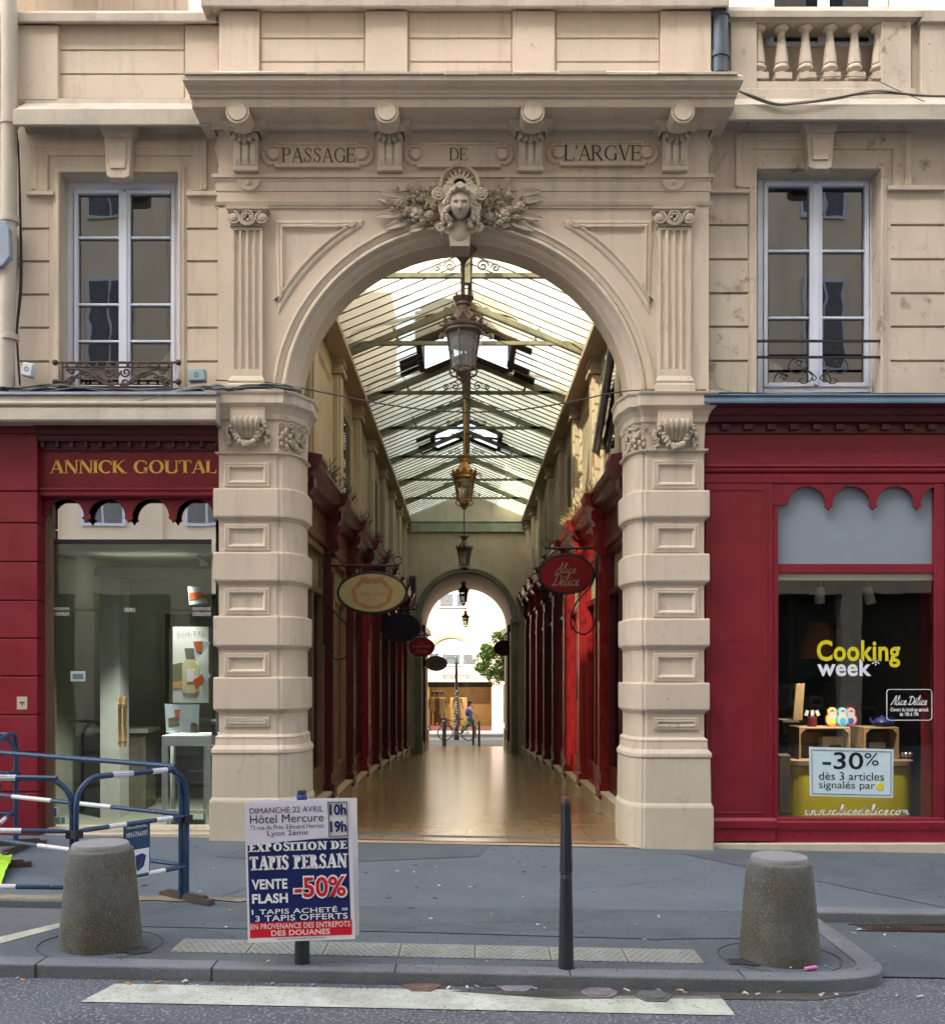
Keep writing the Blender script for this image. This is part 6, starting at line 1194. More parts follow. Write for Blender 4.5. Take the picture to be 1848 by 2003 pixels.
sheet('sand_patch',[(-3.9,-2.70),(-3.0,-2.69),(-2.5,-2.70),(-2.2,-2.66),(-2.05,-2.69),(-1.8,-2.62),(-1.62,-2.66),(-1.5,-2.58),(-1.72,-2.53),(-1.85,-2.55),(-2.1,-2.49),(-2.5,-2.56),(-2.8,-2.52),(-3.2,-2.58),(-3.5,-2.53),(-3.9,-2.56)],M('spilled_sand',(.25,.21,.14),.95,var=.3,scale=9,bump=.8,bscale=70),.008)
dm=M('gutter_dirt',(.07,.065,.055),.95,var=.3,scale=8,bump=.5,bscale=70)
sheet('gutter_dirt',[(-.1,-4.30),(.2,-4.215),(1.4,-4.225),(2.2,-4.2),(1.9,-4.33),(1.0,-4.36),(.5,-4.40)],dm,-.071)
# crossing stop line
zl_=lambda x,y:gz(x)-.071
sheet('road_line',[(X(160,-4.56),-4.58),(X(1430,-4.52),-4.60),(X(1400,-4.2),-4.27),(X(235,-4.2),-4.28)],LINE,0,zl_)
# arcade floor
grid('arcade_floor',-2.1,2.1,-.03,29.9,6,40,lambda x,y:(gz(x)+.006)*(max(0,1-y/3)) -.046*y*1.0+.006,TILE)
tn=TILE.node_tree; pb_=tn.nodes['Principled BSDF']; src=pb_.inputs['Base Color'].links[0].from_socket; bk=tn.nodes.new('ShaderNodeTexBrick'); tcn=tn.nodes.new('ShaderNodeTexCoord'); tn.links.new(tcn.outputs['Object'],bk.inputs['Vector']); bk.offset=0; bk.inputs['Scale'].default_value=1; bk.inputs['Brick Width'].default_value=.42; bk.inputs['Row Height'].default_value=.42; bk.inputs['Mortar Size'].default_value=.005
bk.inputs['Color1'].default_value=(1,1,1,1); bk.inputs['Color2'].default_value=(.90,.90,.90,1); bk.inputs['Mortar'].default_value=(.5,.5,.5,1); mm_=tn.nodes.new('ShaderNodeMix'); mm_.data_type='RGBA'; mm_.blend_type='MULTIPLY'; mm_.inputs[0].default_value=.8; tn.links.new(src,mm_.inputs[6]); tn.links.new(bk.outputs['Color'],mm_.inputs[7]); tn.links.new(mm_.outputs[2],pb_.inputs['Base Color'])
sheet('threshold_strip',[(-1.75,-.16),(1.75,-.16),(1.75,.16),(-1.75,.16)],M('threshold_stone',(.44,.34,.24),.5,var=.1),.009,lambda x,y:gz(x)-.046*max(0,y))
# tactile slabs
tl=[]
for i in range(7):
    x0=-1.74+.448*i
    if i==0:
        m=MB(); m.box(.004,.444,-.28,.0,-.02,.006); 
        for r in range(7):
            for c in range(10): 
                cx=.03+c*.043+(.0215 if r%2 else 0); cy=-.262+r*.04
                if cx<.43: m.lathe(cx,cy,[(.013,.006),(.0115,.010),(.006,.0125),(0,.013)],8)
        o0=m.build('tactile_slab',TACT,bevel=0); o=o0
    else: o=o0.copy(); COL.objects.link(o)
    o.location=(x0,-3.62-.012*i*.4,gz(x0+.22)+.0); o.rotation_euler=(0,.019,-.011)
    tag(o,['first studded grey slab of the tactile strip, nearest the left stone bollard','second studded slab, just left of the poster post','third studded slab, directly behind the poster post','fourth studded slab, right of the poster post','fifth studded slab, midway between the two posts','sixth studded slab, crossed by the slim dark post','last studded slab of the tactile strip, nearest the right stone bollard'][i],'paving slab','studded tactile slabs on the crossing')
# ------------------------------------------------ stone bollards
def stone(label,px,y,rz_):
    x=X(px,y); z=gz(x); t=thing('stone_bollard',label,'bollard',(x,y,z),'tapered stone bollards'); 
    m=MB(); m.lathe(0,0,[(.235,-.03),(.236,.05),(.206,.39),(.19,.560),(.187,.572),(.18,.577),(.17,.577)],40); b=m.build('body',CONC,smooth=True); 
    m=MB(); m.lathe(0,0,[(.166,.55),(.166,.598),(.158,.608),(.10,.615),(0,.618)],40); c=m.build('cap',M('bollard_cap',(.24,.235,.23),.85,var=.15,scale=5,bump=.4,bscale=90,speck=(150,.6,(.36,.34,.32))) if 'bollard_cap' not in bpy.data.materials else bpy.data.materials['bollard_cap'],smooth=True)
    for o in(b,c): o.parent=t
    t.rotation_euler=(0,0,rz_)
    m=MB(); m.tube([(x+.36*cos(a),y+.33*sin(a),gz(x+.36*cos(a))-.002) for a in [2*PI*i/40 for i in range(40)]],.003,4,True); tag(m.build('joint_ring',dm),'dark round joint in the paving around the %s stone bollard'%('left' if px<900 else 'right'),'paving joint')
    m=MB(); s=1 if px<900 else -1; P=[(x+s*(.2+.16*abs(cos(i*1.9))*(.6 if i%2 else 1)) if 0 else x+s*.24+.11*cos(i*PI/5)*(1+.3*sin(i*2.3)),y-.12+.075*sin(i*PI/5)*(1+.3*cos(i*3.1))) for i in range(10)]
    sheet('damp_stain',P,M('damp_stain',(.045,.045,.048),.5,var=.2) if 'damp_stain' not in bpy.data.materials else bpy.data.materials['damp_stain'],.002)
stone('tapered stone bollard in front of the barriers, at the left of the crossing',197,-3.76,0); stone('tapered stone bollard with brown stain, at the right of the crossing',1524,-3.76,2.1)
# ------------------------------------------------ slim posts
def post(label,px,y,h=.98,cat='post'):
    x=X(px,y); z=gz(x)-.01; t=thing('slim_bollard',label,'post',(x,y,z),'slim dark metal posts at the crossing')
    m=MB(); m.lathe(x,y,[(.044,z-.05),(.043,z+.1),(.034,z+h*.53)],20); m.build('lower_tube',POST,t,smooth=True)
    m=MB(); m.lathe(x,y,[(q,z+h*(.53+.004*i)) for i,q in enumerate((.034,.036,.033,.036,.033,.036,.033,.034))],20); m.build('ring_collar',POST,t,smooth=True)
    n=24; m=MB(); prof=[(.034,z+h*.56),(.024,z+h*.97),(.0225,z+h)]; vs=[]
    m.lathe(x,y,prof,n); k=MB()
    for i in range(6):
        a=i*PI/3+.2; k.tube([(x+.033*cos(a),y+.033*sin(a),z+h*.57),(x+.0245*cos(a),y+.0245*sin(a),z+h*.965)],.005,5)
    m.add(k.v,k.f); m.build('fluted_tube',POST,t,smooth=True)
    m=MB(); m.lathe(x,y,[(.024,z+h*.97),(.0245,z+h),(.02,z+h*1.006),(0,z+h*1.008)],16); m.build('cap',M('post_cap',(.12,.05,.04),.5) if 'post_cap' not in bpy.data.materials else bpy.data.materials['post_cap'],t,smooth=True)
post('slim dark tapering post standing alone, right of the carpet sale poster',1107,-4.07); post('slim dark post carrying the carpet sale poster, only its foot showing',591,-4.07)
# ------------------------------------------------ carpet sale poster, two boards tied to the post
def board(label,dx,dz,yb,full,rot):
    x=X(586,-4.15)+dx; t=thing('poster_board',label,'poster',(x,yb,0),'boards tied to the poster post'); W,H=.599,.785
    zc=Z(1703,-4.15)+dz; 
    m=MB(); m.box(-W/2,W/2,-.003,.003,-H/2,H/2); b=m.build('board',PAPER); b.parent=t; b.location=(0,0,zc)
    t.rotation_euler=(0,0,0)
    mb_=[b]
    if full:
        U=lambda u:-W/2+u*W; V=lambda v:H/2-v*H
        def area(nm,u0,u1,v0,v1,mt,y=-.0045): k=MB(); k.box(U(u0),U(u1),y,-.003,V(v1),V(v0)); o=k.build(nm,mt); o.parent=b; return o
        area('navy_field',.02,.965,.28,.86,NAVY); area('red_field',.02,.975,.86,.968,PRED)
        sk=MB(); sk.add([(U(.0),-.0055,V(.01)),(U(.78),-.0055,V(.0)),(U(.79),-.0075,V(.27)),(U(.01),-.006,V(.31))],[(0,1,2,3)]); o=sk.build('date_sheet',flat('date_paper',(.72,.70,.80))); o.parent=b
        k=MB(); q=.0035
        for a,c,d,e in((.785,.965,.02,.02+.004),(.785,.965,.262,.266),(.785,.79,.02,.266),(.96,.965,.02,.266)): k.box(U(a),U(c),-.0085,-.004,V(e),V(d))
        o=k.build('hours_frame',INK); o.parent=b
        def T(mt,txt,u0,u1,v0,v1,bold=0,geo=None,lift=.009,sp=1):
            k=MB(); fitgeo(k,geo or textgeo(txt,bold,sp),(0,0,0),(1,0,0),(0,0,1),U(u0),U(u1),V(v1),V(v0),lift); o=k.build('poster_lettering',mt); o.parent=b
        T(INK,'DIMANCHE 22 AVRIL',.05,.74,.043,.085,.0); T(INK,'Hôtel Mercure',.05,.74,.095,.155,.0); T(INK,'73 rue du Prés. Edouard Herriot',.05,.74,.168,.200,.0); T(INK,'Lyon 2ème',.21,.59,.210,.258,.0)
        T(NAVY,'10h',.80,.955,.035,.115,.035); T(NAVY,'19h',.80,.955,.155,.238,.035)
        T(WHT,'',.03,.955,.293,.36,geo=roman('EXPOSITION DE',.13,.27,.13,.14)); T(WHT,'',.035,.955,.382,.495,geo=roman('TAPIS PERSAN',.13,.27,.13,.14))
        T(WHT,'VENTE',.05,.385,.553,.625,.035,sp=1.05); T(WHT,'FLASH',.05,.385,.655,.725,.035,sp=1.05)
        T(WHT,'-50%',.435,.945,.535,.705,.062,lift=.0092); T(PRED,'-50%',.45,.93,.548,.692,.02,lift=.0105)
        T(WHT,'1 TAPIS ACHETÉ =',.045,.94,.757,.802,.012,sp=1.06); T(WHT,'3 TAPIS OFFERTS',.075,.94,.81,.852,.012,sp=1.06)
        T(flat('poster_pale_red',(.9,.62,.6)),'EN PROVENANCE DES ENTREPOTS',.03,.96,.868,.908,.02,sp=1.05); T(bpy.data.materials['poster_pale_red'],'DES DOUANES',.22,.77,.917,.957,.03,sp=1.05); T(NAVY,'PANNEAU RETIRÉ APRÈS L’EXPOSITION',.27,.72,.975,.985,.02)
    b.rotation_euler=(R(-2),R(rot),R(0))
    return t
board('carpet sale poster board in navy, red and white tied to the post',0,0,-4.15,True,-2.0); board('blank back board showing behind the right edge of the carpet sale poster',.012,-.012,-4.0,False,-1.2)
t=thing('cable_tie','blue plastic tie around the poster post above the board','strap',(X(590,-4.07),-4.07,.95)); m=MB(); xx=X(590,-4.07); m.lathe(xx,-4.07,[(.028,.955),(.031,.958),(.031,.972),(.028,.975)],14); m.build('strap',flat('strap_blue',(.03,.1,.4)),t); m=MB(); m.lathe(xx,-4.07,[(.0,.999),(.025,1.0),(.027,.985),(.027,.96)][::-1],12); m.build('post_top',POST,t)
# ------------------------------------------------ barriers
def barrier(label,p0,p1,top,stripes,legs=(1,1),sign=False,r=.019,feet=(1,1)):
    a=Vector((p0[0],p0[1],gz(p0[0]))); b=Vector((p1[0],p1[1],gz(p1[0]))); d=(b-a); L=d.length; d.normalize(); up=Vector((0,0,1)); t=thing('crowd_barrier',label,'barrier',a,'blue and white street barriers')
    Pt=lambda s,h:a+d*s+up*h
    fr_=catmull([Pt(0,.02),Pt(0,.4),Pt(0,top-.2),Pt(.03,top-.08),Pt(.12,top-.01),Pt(.22,top),Pt(L-.22,top),Pt(L-.12,top-.01),Pt(L-.03,top-.08),Pt(L,top-.2),Pt(L,.4),Pt(L,.02)],4)
    m=MB(); m.tube(fr_,r,8); m.build('frame',BLUE,t,smooth=True)
    hs_=[top*.66 if False else top-.34,top-.70]
    for h in hs_:
        m=MB(); m.tube([Pt(.0,h),Pt(.06,h),Pt(.12,h),Pt(L-.12,h),Pt(L-.06,h),Pt(L,h)],[r*.5,r*.8,r*.85,r*.85,r*.8,r*.5],8); m.build('rail',BLUE,t,smooth=True)
    for h,(u0,u1) in stripes:
        hh=[top]+hs_; m=MB(); m.tube([Pt(L*u0,hh[h]),Pt(L*u1,hh[h])],(r if h==0 else r*.85)*1.05,8); m.build('white_band',WHITE,t,smooth=True)
    n=d.cross(up)
    for s,on in((0,feet[0]),(L,feet[1])):
        if on: m=MB(); m.obox(Pt(s,.02)+d*.0,.03,.26,.018,ax=d); m.obox(Pt(s,.045),.02,.2,.012,ax=d); m.build('foot',RUSTY,t)
    for s in(0,L): m=MB(); m.obox(Pt(s,top*.62),.03,.032,.025,ax=d); m.build('coupling',IRON,t)
    if sign:
        c=Pt(L*.52,top-.34-.19); m=MB(); m.obox(c,.105,.006,.19,ax=d); o=m.build('sign_plate',BLUE,t); q=MB(); nn=-d.cross(up)*-1; nn=Vector((d.y,-d.x,0)); q.obox(c+nn*.008-up*.09+d*.02,.075,.002,.10,ax=d); w_=q.build('white_panel',PAPER,o); q=MB(); 
        cc=c+nn*.0115-up*.08+d*.02
        def pl(pts,mt,nm): q=MB(); q.add([cc+d*u+up*v for u,v in pts],[tuple(range(len(pts)))]); q.build(nm,mt,o)
        pl([(-.04,.05),(.02,.06),(.05,.04),(.03,-.03),(-.02,-.06),(-.03,-.02)],flat('emblem_violet',(.03,.03,.2)),'emblem'); pl([(-.035,.0),(.045,.05),(.02,.01),(-.03,-.05)],flat('emblem_green',(.1,.2,.1)),'emblem')
        for k,(zz,n_) in enumerate(((.165,8),(.115,9))):
            q=MB(); rg=random.Random(k)
            for i in range(n_):
                x0=-.085+.17*i/n_; hh=.016 if k else .009
                for pts in([(x0,-hh),(x0,hh)],[(x0,hh*(rg.choice([1,.0]))),(x0+.014,hh*rg.choice([1,0,-1]))],[(x0+.014,-hh),(x0+.014,hh*rg.choice([1,.2]))]):
                    q.tube([c+nn*.008+d*u+up*(zz+v) for u,v in pts],.0022,4)
            q.build('worn_lettering',WHITE,o)
barrier('blue barrier with white bands and a company plate, nearest the gateway',(-2.50,-3.36),(-2.0,-2.62),.945,[(0,(.30,.48)),(0,(.66,.8)),(1,(.27,.42)),(1,(.70,.85)),(2,(.62,.78))],sign=True,feet=(0,1))
barrier('blue barrier parallel to the kerb, cut by the left frame edge',(-4.3,-3.40),(-2.535,-3.34),.94,[(0,(.40,.80)),(1,(.35,.82)),(2,(.30,.80))],feet=(1,0))
barrier('blue barrier with a long rusty top rail, set back toward the perfume shop',(-4.2,-1.55),(-2.04,-2.62),.955,[(1,(.28,.46)),(1,(.56,.72)),(2,(.40,.62))],feet=(1,0))
barrier('blue barrier furthest back at the left frame edge',(-6.2,-1.0),(-3.98,-.95),1.04,[],feet=(0,1))
barrier('blue barrier seen end-on beside the red pilaster',(-3.83,-1.62),(-4.12,-.62),1.04,[(1,(.1,.3)),(2,(.1,.4))],feet=(1,1))
# ------------------------------------------------ small things on the ground
HV=M('hi_vis_cloth',(.42,.75,.05),.8,var=.15,scale=6); 
t=thing('hi_vis_sheet','crumpled bright yellow green sheet lying by the barriers at the left edge','sheet',(-3.45,-2.3,.07)); m=MB(); rng=random.Random(1); nx,ny=14,10; vs=[]
for j in range(ny+1):
    for i in range(nx+1):
        u=i/nx;v=j/ny; vs.append((-4.22+u*.76-.25*v*u,-2.35+v*.75,gz(-3.6)-.02+.04*abs(sin(u*7+v*3))*(.3+v*.7)+.03*rng.random()+.10*v))
m.add(vs,[(j*(nx+1)+i,j*(nx+1)+i+1,(j+1)*(nx+1)+i+1,(j+1)*(nx+1)+i) for j in range(ny) for i in range(nx)]); m.build('cloth',HV,t,smooth=True); m=MB(); m.add([(-3.85,-2.3,.17),(-3.65,-2.32,.16),(-3.7,-2.1,.2),(-3.9,-2.1,.21)],[(0,1,2,3)]); m.build('grey_patch',flat('reflective_grey',(.3,.36,.36)),t)
t=thing('red_bag','red bag partly cut by the left frame edge behind the barriers','bag',(-3.95,-1.75,.1)); m=MB(); m.ball((-4.08,-1.7,.2),(.22,.2,.16),14,8); m.build('body',flat('bag_red',(.35,.01,.015)),t,smooth=True); m=MB(); m.tube(catmull([(-4.0,-1.85,.3),(-3.92,-1.9,.36),(-3.85,-1.85,.3)],5),.012,6); m.build('strap',IRON,t)
for i,(px,py,col) in enumerate(((825,1936.5,(.19,.12,.10)),(1008,1934,(.24,.23,.25)),(1172,1943,(.20,.17,.17)),(1277,1948,(.11,.115,.11)))):
    y=-9.75+F*(EYE+.085)/(py-HY); x=X(px,y); z=gz(x)-.069
    t=thing('valve_cover',['reddish hexagonal valve cover, leftmost on the painted line','pale hexagonal valve cover at the back edge of the painted line','worn hexagonal valve cover right of the slim post','dark hexagonal valve cover, rightmost on the painted line'][i],'cover',(x,y,z),'valve covers in the road')
    m=MB(); m.lathe(x,y,[(.105,z-.01),(.105,z+.004),(.10,z+.005)],6); mt=M('cover_%d'%i,col,.7,.2,var=.3,scale=20); m.build('frame',mt,t); m=MB(); m.lathe(x,y,[(.07,z+.004),(.07,z+.008),(.06,z+.007),(.0,z+.0075)],16); m.build('lid',mt,t)
t=thing('gutter_grate','iron gutter grate running along the right-hand kerb','grate',(3.1,-2.85,-.12)); m=MB(); 
for i in range(60): m.obox((2.78+.022*i*2,-2.78,gz(2.78+.044*i)-.058),.004,.075,.008,ax=(1,.4,0))
m.build('bars',RUSTY,t); m=MB(); m.box(2.7,5.6,-2.87,-2.86,-.19,-.11); m.box(2.7,5.6,-2.70,-2.69,-.19,-.11); m.build('rim',RUSTY,t)
rng=random.Random(21); BUT=[flat('butt_orange',(.6,.28,.08)),flat('butt_white',(.7,.68,.62)),flat('butt_grey',(.4,.4,.38))]
m3=[MB(),MB(),MB()]
def litter(n,xf,yf,zoff,s=1):
    for i in range(n):
        x=xf();y=yf(); a=rng.uniform(0,PI); l=rng.uniform(.008,.022)*s; k=rng.choice([0,1,1,2,2]); m3[k].obox((x,y,gz(x)+zoff+.004),l,rng.uniform(.003,.006),.003,ax=(cos(a),sin(a),0))
litter(22,lambda:rng.uniform(-.2,2.7),lambda:rng.uniform(-4.27,-4.215),-.07,1.2); litter(20,lambda:rng.uniform(2.6,4.5),lambda:rng.uniform(-3.3,-2.7),-.063,1.2); litter(18,lambda:rng.uniform(-3,2.5),lambda:rng.uniform(-2.6,-.1),.004,.8); litter(22,lambda:rng.uniform(-2.4,2.4),lambda:rng.uniform(-4.1,-2.7),.002,.6); litter(14,lambda:rng.uniform(-3.3,.2),lambda:rng.uniform(-4.3,-4.2),-.07)
for k,mm in enumerate(m3): tag(mm.build('litter',BUT[k]),['orange cigarette ends scattered along the gutter','white paper scraps and cigarette ends on the ground','grey scraps scattered over pavement and gutter'][k],'litter',kind='stuff')
m=MB(); rng=random.Random(5)
for i in range(420):
    x=rng.gauss(.3,1.3); y=rng.choice([rng.uniform(-4.17,-3.9),rng.uniform(-4.3,-4.2),rng.uniform(-3.9,-2.7)]); r_=rng.uniform(.002,.006); m.ball((x,y,gz(x)+(.0 if y>-4.19 else -.072)+r_*.3),(r_,r_,r_*.6),5,3)
tag(m.build('grit',dm),'dark grit and crumbs scattered near the kerb','grit',kind='stuff')
m=MB(); m.obox((1.98,-4.02,gz(1.98)+.012),.045,.012,.008,ax=(1,.45,0)); tag(m.build('lighter',flat('lighter_pink',(.75,.2,.5)),bevel=.004),'small pink lighter lying near the right stone bollard','lighter')
# ================================================================ far street seen through the arcade
ZF=-1.42; FY=39.0
def fx(px,Y): return X(px,Y)
def fz(py,Y): return Z(py,Y)
m=MB(); m.box(-60,60,29.85,60,ZF-.3,ZF); tag(m.build('far_street',M('far_asphalt',(.13,.135,.13),.85,var=.15,scale=.7,bump=.2,bscale=40)),kind='structure')
m=MB(); m.box(-60,60,36.2,FY+1,ZF,ZF+.12); tag(m.build('far_pavement',M('far_pavement_stone',(.20,.20,.18),.8,var=.1,scale=1)),kind='structure')
sheet('far_road_line',[(-10,34.6),(10,34.6),(10,34.85),(-10,34.85)],LINE,ZF+.004,lambda x,y:0)
fb=thing('far_building','sunlit cream building with arched window over a clothes shop across the far street','building',(0,FY,ZF))
FW=M('far_facade',(.44,.39,.30),.8,var=.04,scale=.6); g=lambda p:X(p,FY); h=lambda p:Z(p,FY)
sx0,sx1,sy0,sy1=834,963,1336,1440
m=MB(); m.box(-30,g(sx0),FY,FY+.4,ZF,12); m.box(g(sx0),g(962),FY,FY+.4,h(1334),12); m.box(g(962),g(1000),FY,FY+.4,ZF,12); m.box(g(1000),g(1080),FY,FY+.4,h(1338),12); m.box(g(1080),30,FY,FY+.4,ZF,12); m.box(g(987),g(1000),FY-.25,FY,ZF+.1,12);  m.build('wall',FW,fb)
m=MB(); ac=(X(882,FY),Z(1290,FY)); m.arc(ac[0],ac[1],[(1.25,FY+.0),(1.25,FY-.14),(1.12,FY-.12),(1.06,FY-.1),(1.06,FY)],0,PI,30); m.build('arch_moulding',M('far_arch_stone',(.42,.31,.19),.8),fb,smooth=True)
m=MB(); m.prism([(ac[0]+1.06*cos(PI*i/24),ac[1]+1.06*sin(PI*i/24)) for i in range(25)],FY-.03,FY-.005); m.build('arch_window',M('far_blind',(.6,.62,.58),.6),fb)
FG=glassmat('far_glass',2.4,(.12,.14,.14)); FD=M('far_window_dark',(.10,.105,.11),.3,spec=.6)
for a,b,c,d in((860,886,1162,1186),(893,909,1162,1186),(833,858,1280,1300),(866,900,1280,1299),(906,930,1280,1300)):
    m=MB(); m.box(g(a)-.08,g(b)+.08,FY-.06,FY-.02,h(d)-.08,h(c)+.08); w_=m.build('window',FRAME,fb); m=MB(); m.box(g(a),g(b),FY-.075,FY-.06,h(d),h(c)); m.build('pane',FD,w_)
m=MB(); m.box(g(836),g(968),FY-.2,FY,h(1334),h(1308)); sb=m.build('sign_board',M('far_sign_pale',(.46,.41,.33),.7),fb)
letters('sign_lettering',flat('far_sign_tan',(.16,.08,.05)),sb,textgeo('elantra',.01,1.1),(0,FY-.2,0),(1,0,0),(0,0,1),g(866),g(917),h(1328),h(1316),.01)
PINK=M('far_pink_stone',(.50,.40,.38),.7,var=.05)
for a,b in((827,835),(963,984)):
    m=MB(); m.box(g(a),g(b),FY-.2,FY,ZF+.1,h(1334)); 
    if b-a>10:
        for i in range(3): m.box(g(a+4+i*5),g(a+6+i*5),FY-.23,FY-.2,h(1412),h(1345))
    m.box(g(a-1),g(b+2),FY-.3,FY,ZF+.1,h(1415)); m.build('shop_pilaster',PINK,fb,bevel=.01)
# lit clothes shop
m=MB(); x0,x1=g(835),g(963); k=room(x0,x1,FY+.4,FY+3.2,ZF+.2,h(1336)); k.build('shop_interior',M('warm_interior',(.42,.29,.15),.8,var=.1),fb)
m=MB(); m.box(x0,x1,FY+.05,FY+.06,ZF+.35,h(1336)); m.build('shop_pane',GLASS,fb); m=MB(); m.box(x0,x1,FY-.02,FY+.3,ZF+.1,ZF+.35); m.build('shop_plinth',flat('far_plinth',(.10,.03,.03)),fb)
m=MB(); m.box(x0+.1,x1-.1,FY+.6,FY+2.6,h(1338)-.06,h(1338)-.03); m.build('added_ceiling_panel',emit('added_ceiling_light',(1,.78,.48),1.0),fb)  # glowing panel added under the ceiling to brighten the far shop
m=MB()
for i in range(9): m.box(x0+.05,x1-.05,FY+3.1,FY+3.16,h(1345+i*4)-.03,h(1345+i*4)+.03)
m.box(x0,x1,FY+.35,FY+.5,h(1345),h(1336)); m.build('slat_wall',M('slat_wood',(.20,.12,.06),.6),fb)
m=MB(); m.box(g(879),g(913),FY+2.3,FY+2.36,ZF+.2,h(1367)); m.build('partition',M('far_partition',(.62,.46,.25),.7),fb)
m=MB(); k=room(g(988),g(1075),FY+.4,FY+2.4,ZF+.2,h(1340)); k.build('dark_shop',DARK,fb); m=MB(); m.box(g(1000),g(1080),FY+.05,FY+.06,ZF+.3,h(1340)); m.build('shop_pane',GLASS,fb)
def skin(name,V,Ed,mt,parent,sub=1):
    me=bpy.data.meshes.new(name); me.from_pydata([v[0] for v in V],Ed,[]); o=bpy.data.objects.new(name,me); COL.objects.link(o); o.modifiers.new('skin','SKIN')
    for i,v in enumerate(V): me.skin_vertices[0].data[i].radius=(v[1],v[2] if len(v)>2 else v[1])
    me.skin_vertices[0].data[0].use_root=True
    s=o.modifiers.new('sub','SUBSURF'); s.levels=s.render_levels=sub; me.materials.append(mt); o.modifiers['skin'].use_smooth_shade=True; o.parent=parent
    return o
SKIN=M('skin_tone',(.42,.24,.16),.6,var=.06); MANQ=M('mannequin_skin',(.36,.22,.12),.5,var=.05); HAIR=M('dark_hair',(.03,.02,.015),.6)
def figure(root,skinm,pose,sc=1):
    # metres, feet at z=0, facing -Y; pose gives hip/knee/ankle, shoulder/elbow/hand offsets
    hl,kl,al,hr,kr,ar,el,hal,er,har=pose
    V=[((0,0,.93),.115,.10),((0,0,1.12),.105,.085),((0,0,1.30),.13,.095),((0,0,1.42),.10,.08),((0,0,1.48),.05,.05),((0,-.01,1.56),.068,.08),((0,-.01,1.66),.078,.09),((0,0,1.72),.045,.05),
       ((.17,0,1.39),.052),(el,.04),(hal,.028),((-.17,0,1.39),.052),(er,.04),(har,.028),
       (hl,.085),(kl,.055),(al,.038),(Vector(al)+Vector((.0,-.13,-.05)),.03),(hr,.085),(kr,.055),(ar,.038),(Vector(ar)+Vector((0,-.13,-.05)),.03)]
    Ed=[(0,1),(1,2),(2,3),(3,4),(4,5),(5,6),(6,7),(3,8),(8,9),(9,10),(3,11),(11,12),(12,13),(0,14),(14,15),(15,16),(16,17),(0,18),(18,19),(19,20),(20,21)]
    return skin('body',V,Ed,skinm,root)
def garment(root,nm,V,Ed,mt): return skin(nm,V,Ed,mt,root)
STAND=((.09,0,.88),(.09,0,.48),(.09,.02,.08),(-.09,0,.88),(-.09,0,.48),(-.09,.02,.08),(.22,.02,1.12),(.27,-.06,.86),(-.22,.02,1.12),(-.25,-.05,.86))
def dressm(root,mt,z0,w0,sleeves=False):
    m=MB(); m.lathe(0,0,[(w0,z0),(w0*.96,z0+.2),(.17,.95),(.135,1.12),(.165,1.3),(.15,1.40),(.07,1.45)],16,sy=.72); o=m.build('dress',mt,smooth=True); o.parent=root
def hair(root,z=1.66,long_=.12): m=MB(); m.ball((0,.02,z+.01),(.10,.11,.115),12,8); m.ball((0,.05,z-long_),(.095,.07,.13),10,6); o=m.build('hair',HAIR,smooth=True); o.parent=root
def face_(root):
    m=MB(); m.ball((0,-.10,1.63),(.012,.02,.022),6,5); m.ball((.03,-.088,1.655),(.012,.01,.007),6,4); m.ball((-.03,-.088,1.655),(.012,.01,.007),6,4); m.ball((0,-.09,1.59),(.022,.008,.006),6,4); o=m.build('face_features',HAIR,smooth=True); o.parent=root
for px,nm,mt,z0,rz_ in((847,'mannequin in a pale short dress, leftmost behind the shop glass',flat('cloth_cream',(.6,.45,.28)),.75,.3),(855,'mannequin in a dark top and long patterned trousers',flat('cloth_rust',(.28,.12,.08)),.2,.0),(864.5,'mannequin in a sleeveless cream dress with dark wig',flat('cloth_ivory',(.68,.55,.34)),.62,-.1),(895,'mannequin in a peach dress right of the lamp post',flat('cloth_peach',(.66,.45,.28)),.5,.1)):
    Ym=FY+.9; t=thing('mannequin',nm,'mannequin',(X(px,Ym),Ym,ZF+.28),'shop window mannequins'); figure(t,MANQ,STAND); dressm(t,mt,z0,.2 if z0>.4 else .16); hair(t); t.rotation_euler=(0,0,rz_)
# pedestrian
Yp=35.2; t=thing('person','person walking in blue sleeveless top and green trousers, hand raised to the head','person',(X(919,Yp),Yp,ZF))
WALK=((.09,0,.88),(.06,-.28,.50),(.05,-.16,.09),(-.09,0,.88),(-.07,.16,.52),(-.06,.46,.20),(.27,-.06,1.20),(.10,-.13,1.55),(-.22,-.22,1.16),(-.2,-.4,.98))
figure(t,SKIN,WALK); hair(t); face_(t)
BL=flat('cloth_blue',(.06,.16,.32)); GRN2=flat('cloth_green',(.04,.16,.09)); m=MB(); m.lathe(0,0,[(.17,.86),(.165,.95),(.135,1.12),(.165,1.3),(.15,1.40),(.09,1.44)],16,sy=.75); o=m.build('top',BL,smooth=True); o.parent=t
garment(t,'trousers',[((0,0,.92),.135,.115),((.09,0,.85),.10),((.065,-.26,.5),.075),((.05,-.17,.14),.055),((-.09,0,.85),.10),((-.07,.15,.52),.075),((-.06,.42,.24),.055)],[(0,1),(1,2),(2,3),(0,4),(4,5),(5,6)],GRN2)
m=MB(); m.ball((.05,-.25,.045),(.045,.12,.04),10,6); m.ball((-.06,.45,.14),(.045,.12,.04),10,6,Matrix.Rotation(.5,3,'X')); o=m.build('shoes',flat('shoe_grey',(.3,.3,.33)),smooth=True); o.parent=t
m=MB(); m.ball((-.08,.14,1.2),(.12,.09,.17),10,7); o=m.build('rucksack',flat('bag_violet',(.08,.03,.25)),smooth=True); o.parent=t
t.rotation_euler=(0,0,R(-90)*-1); t.scale=(1,1,.98)
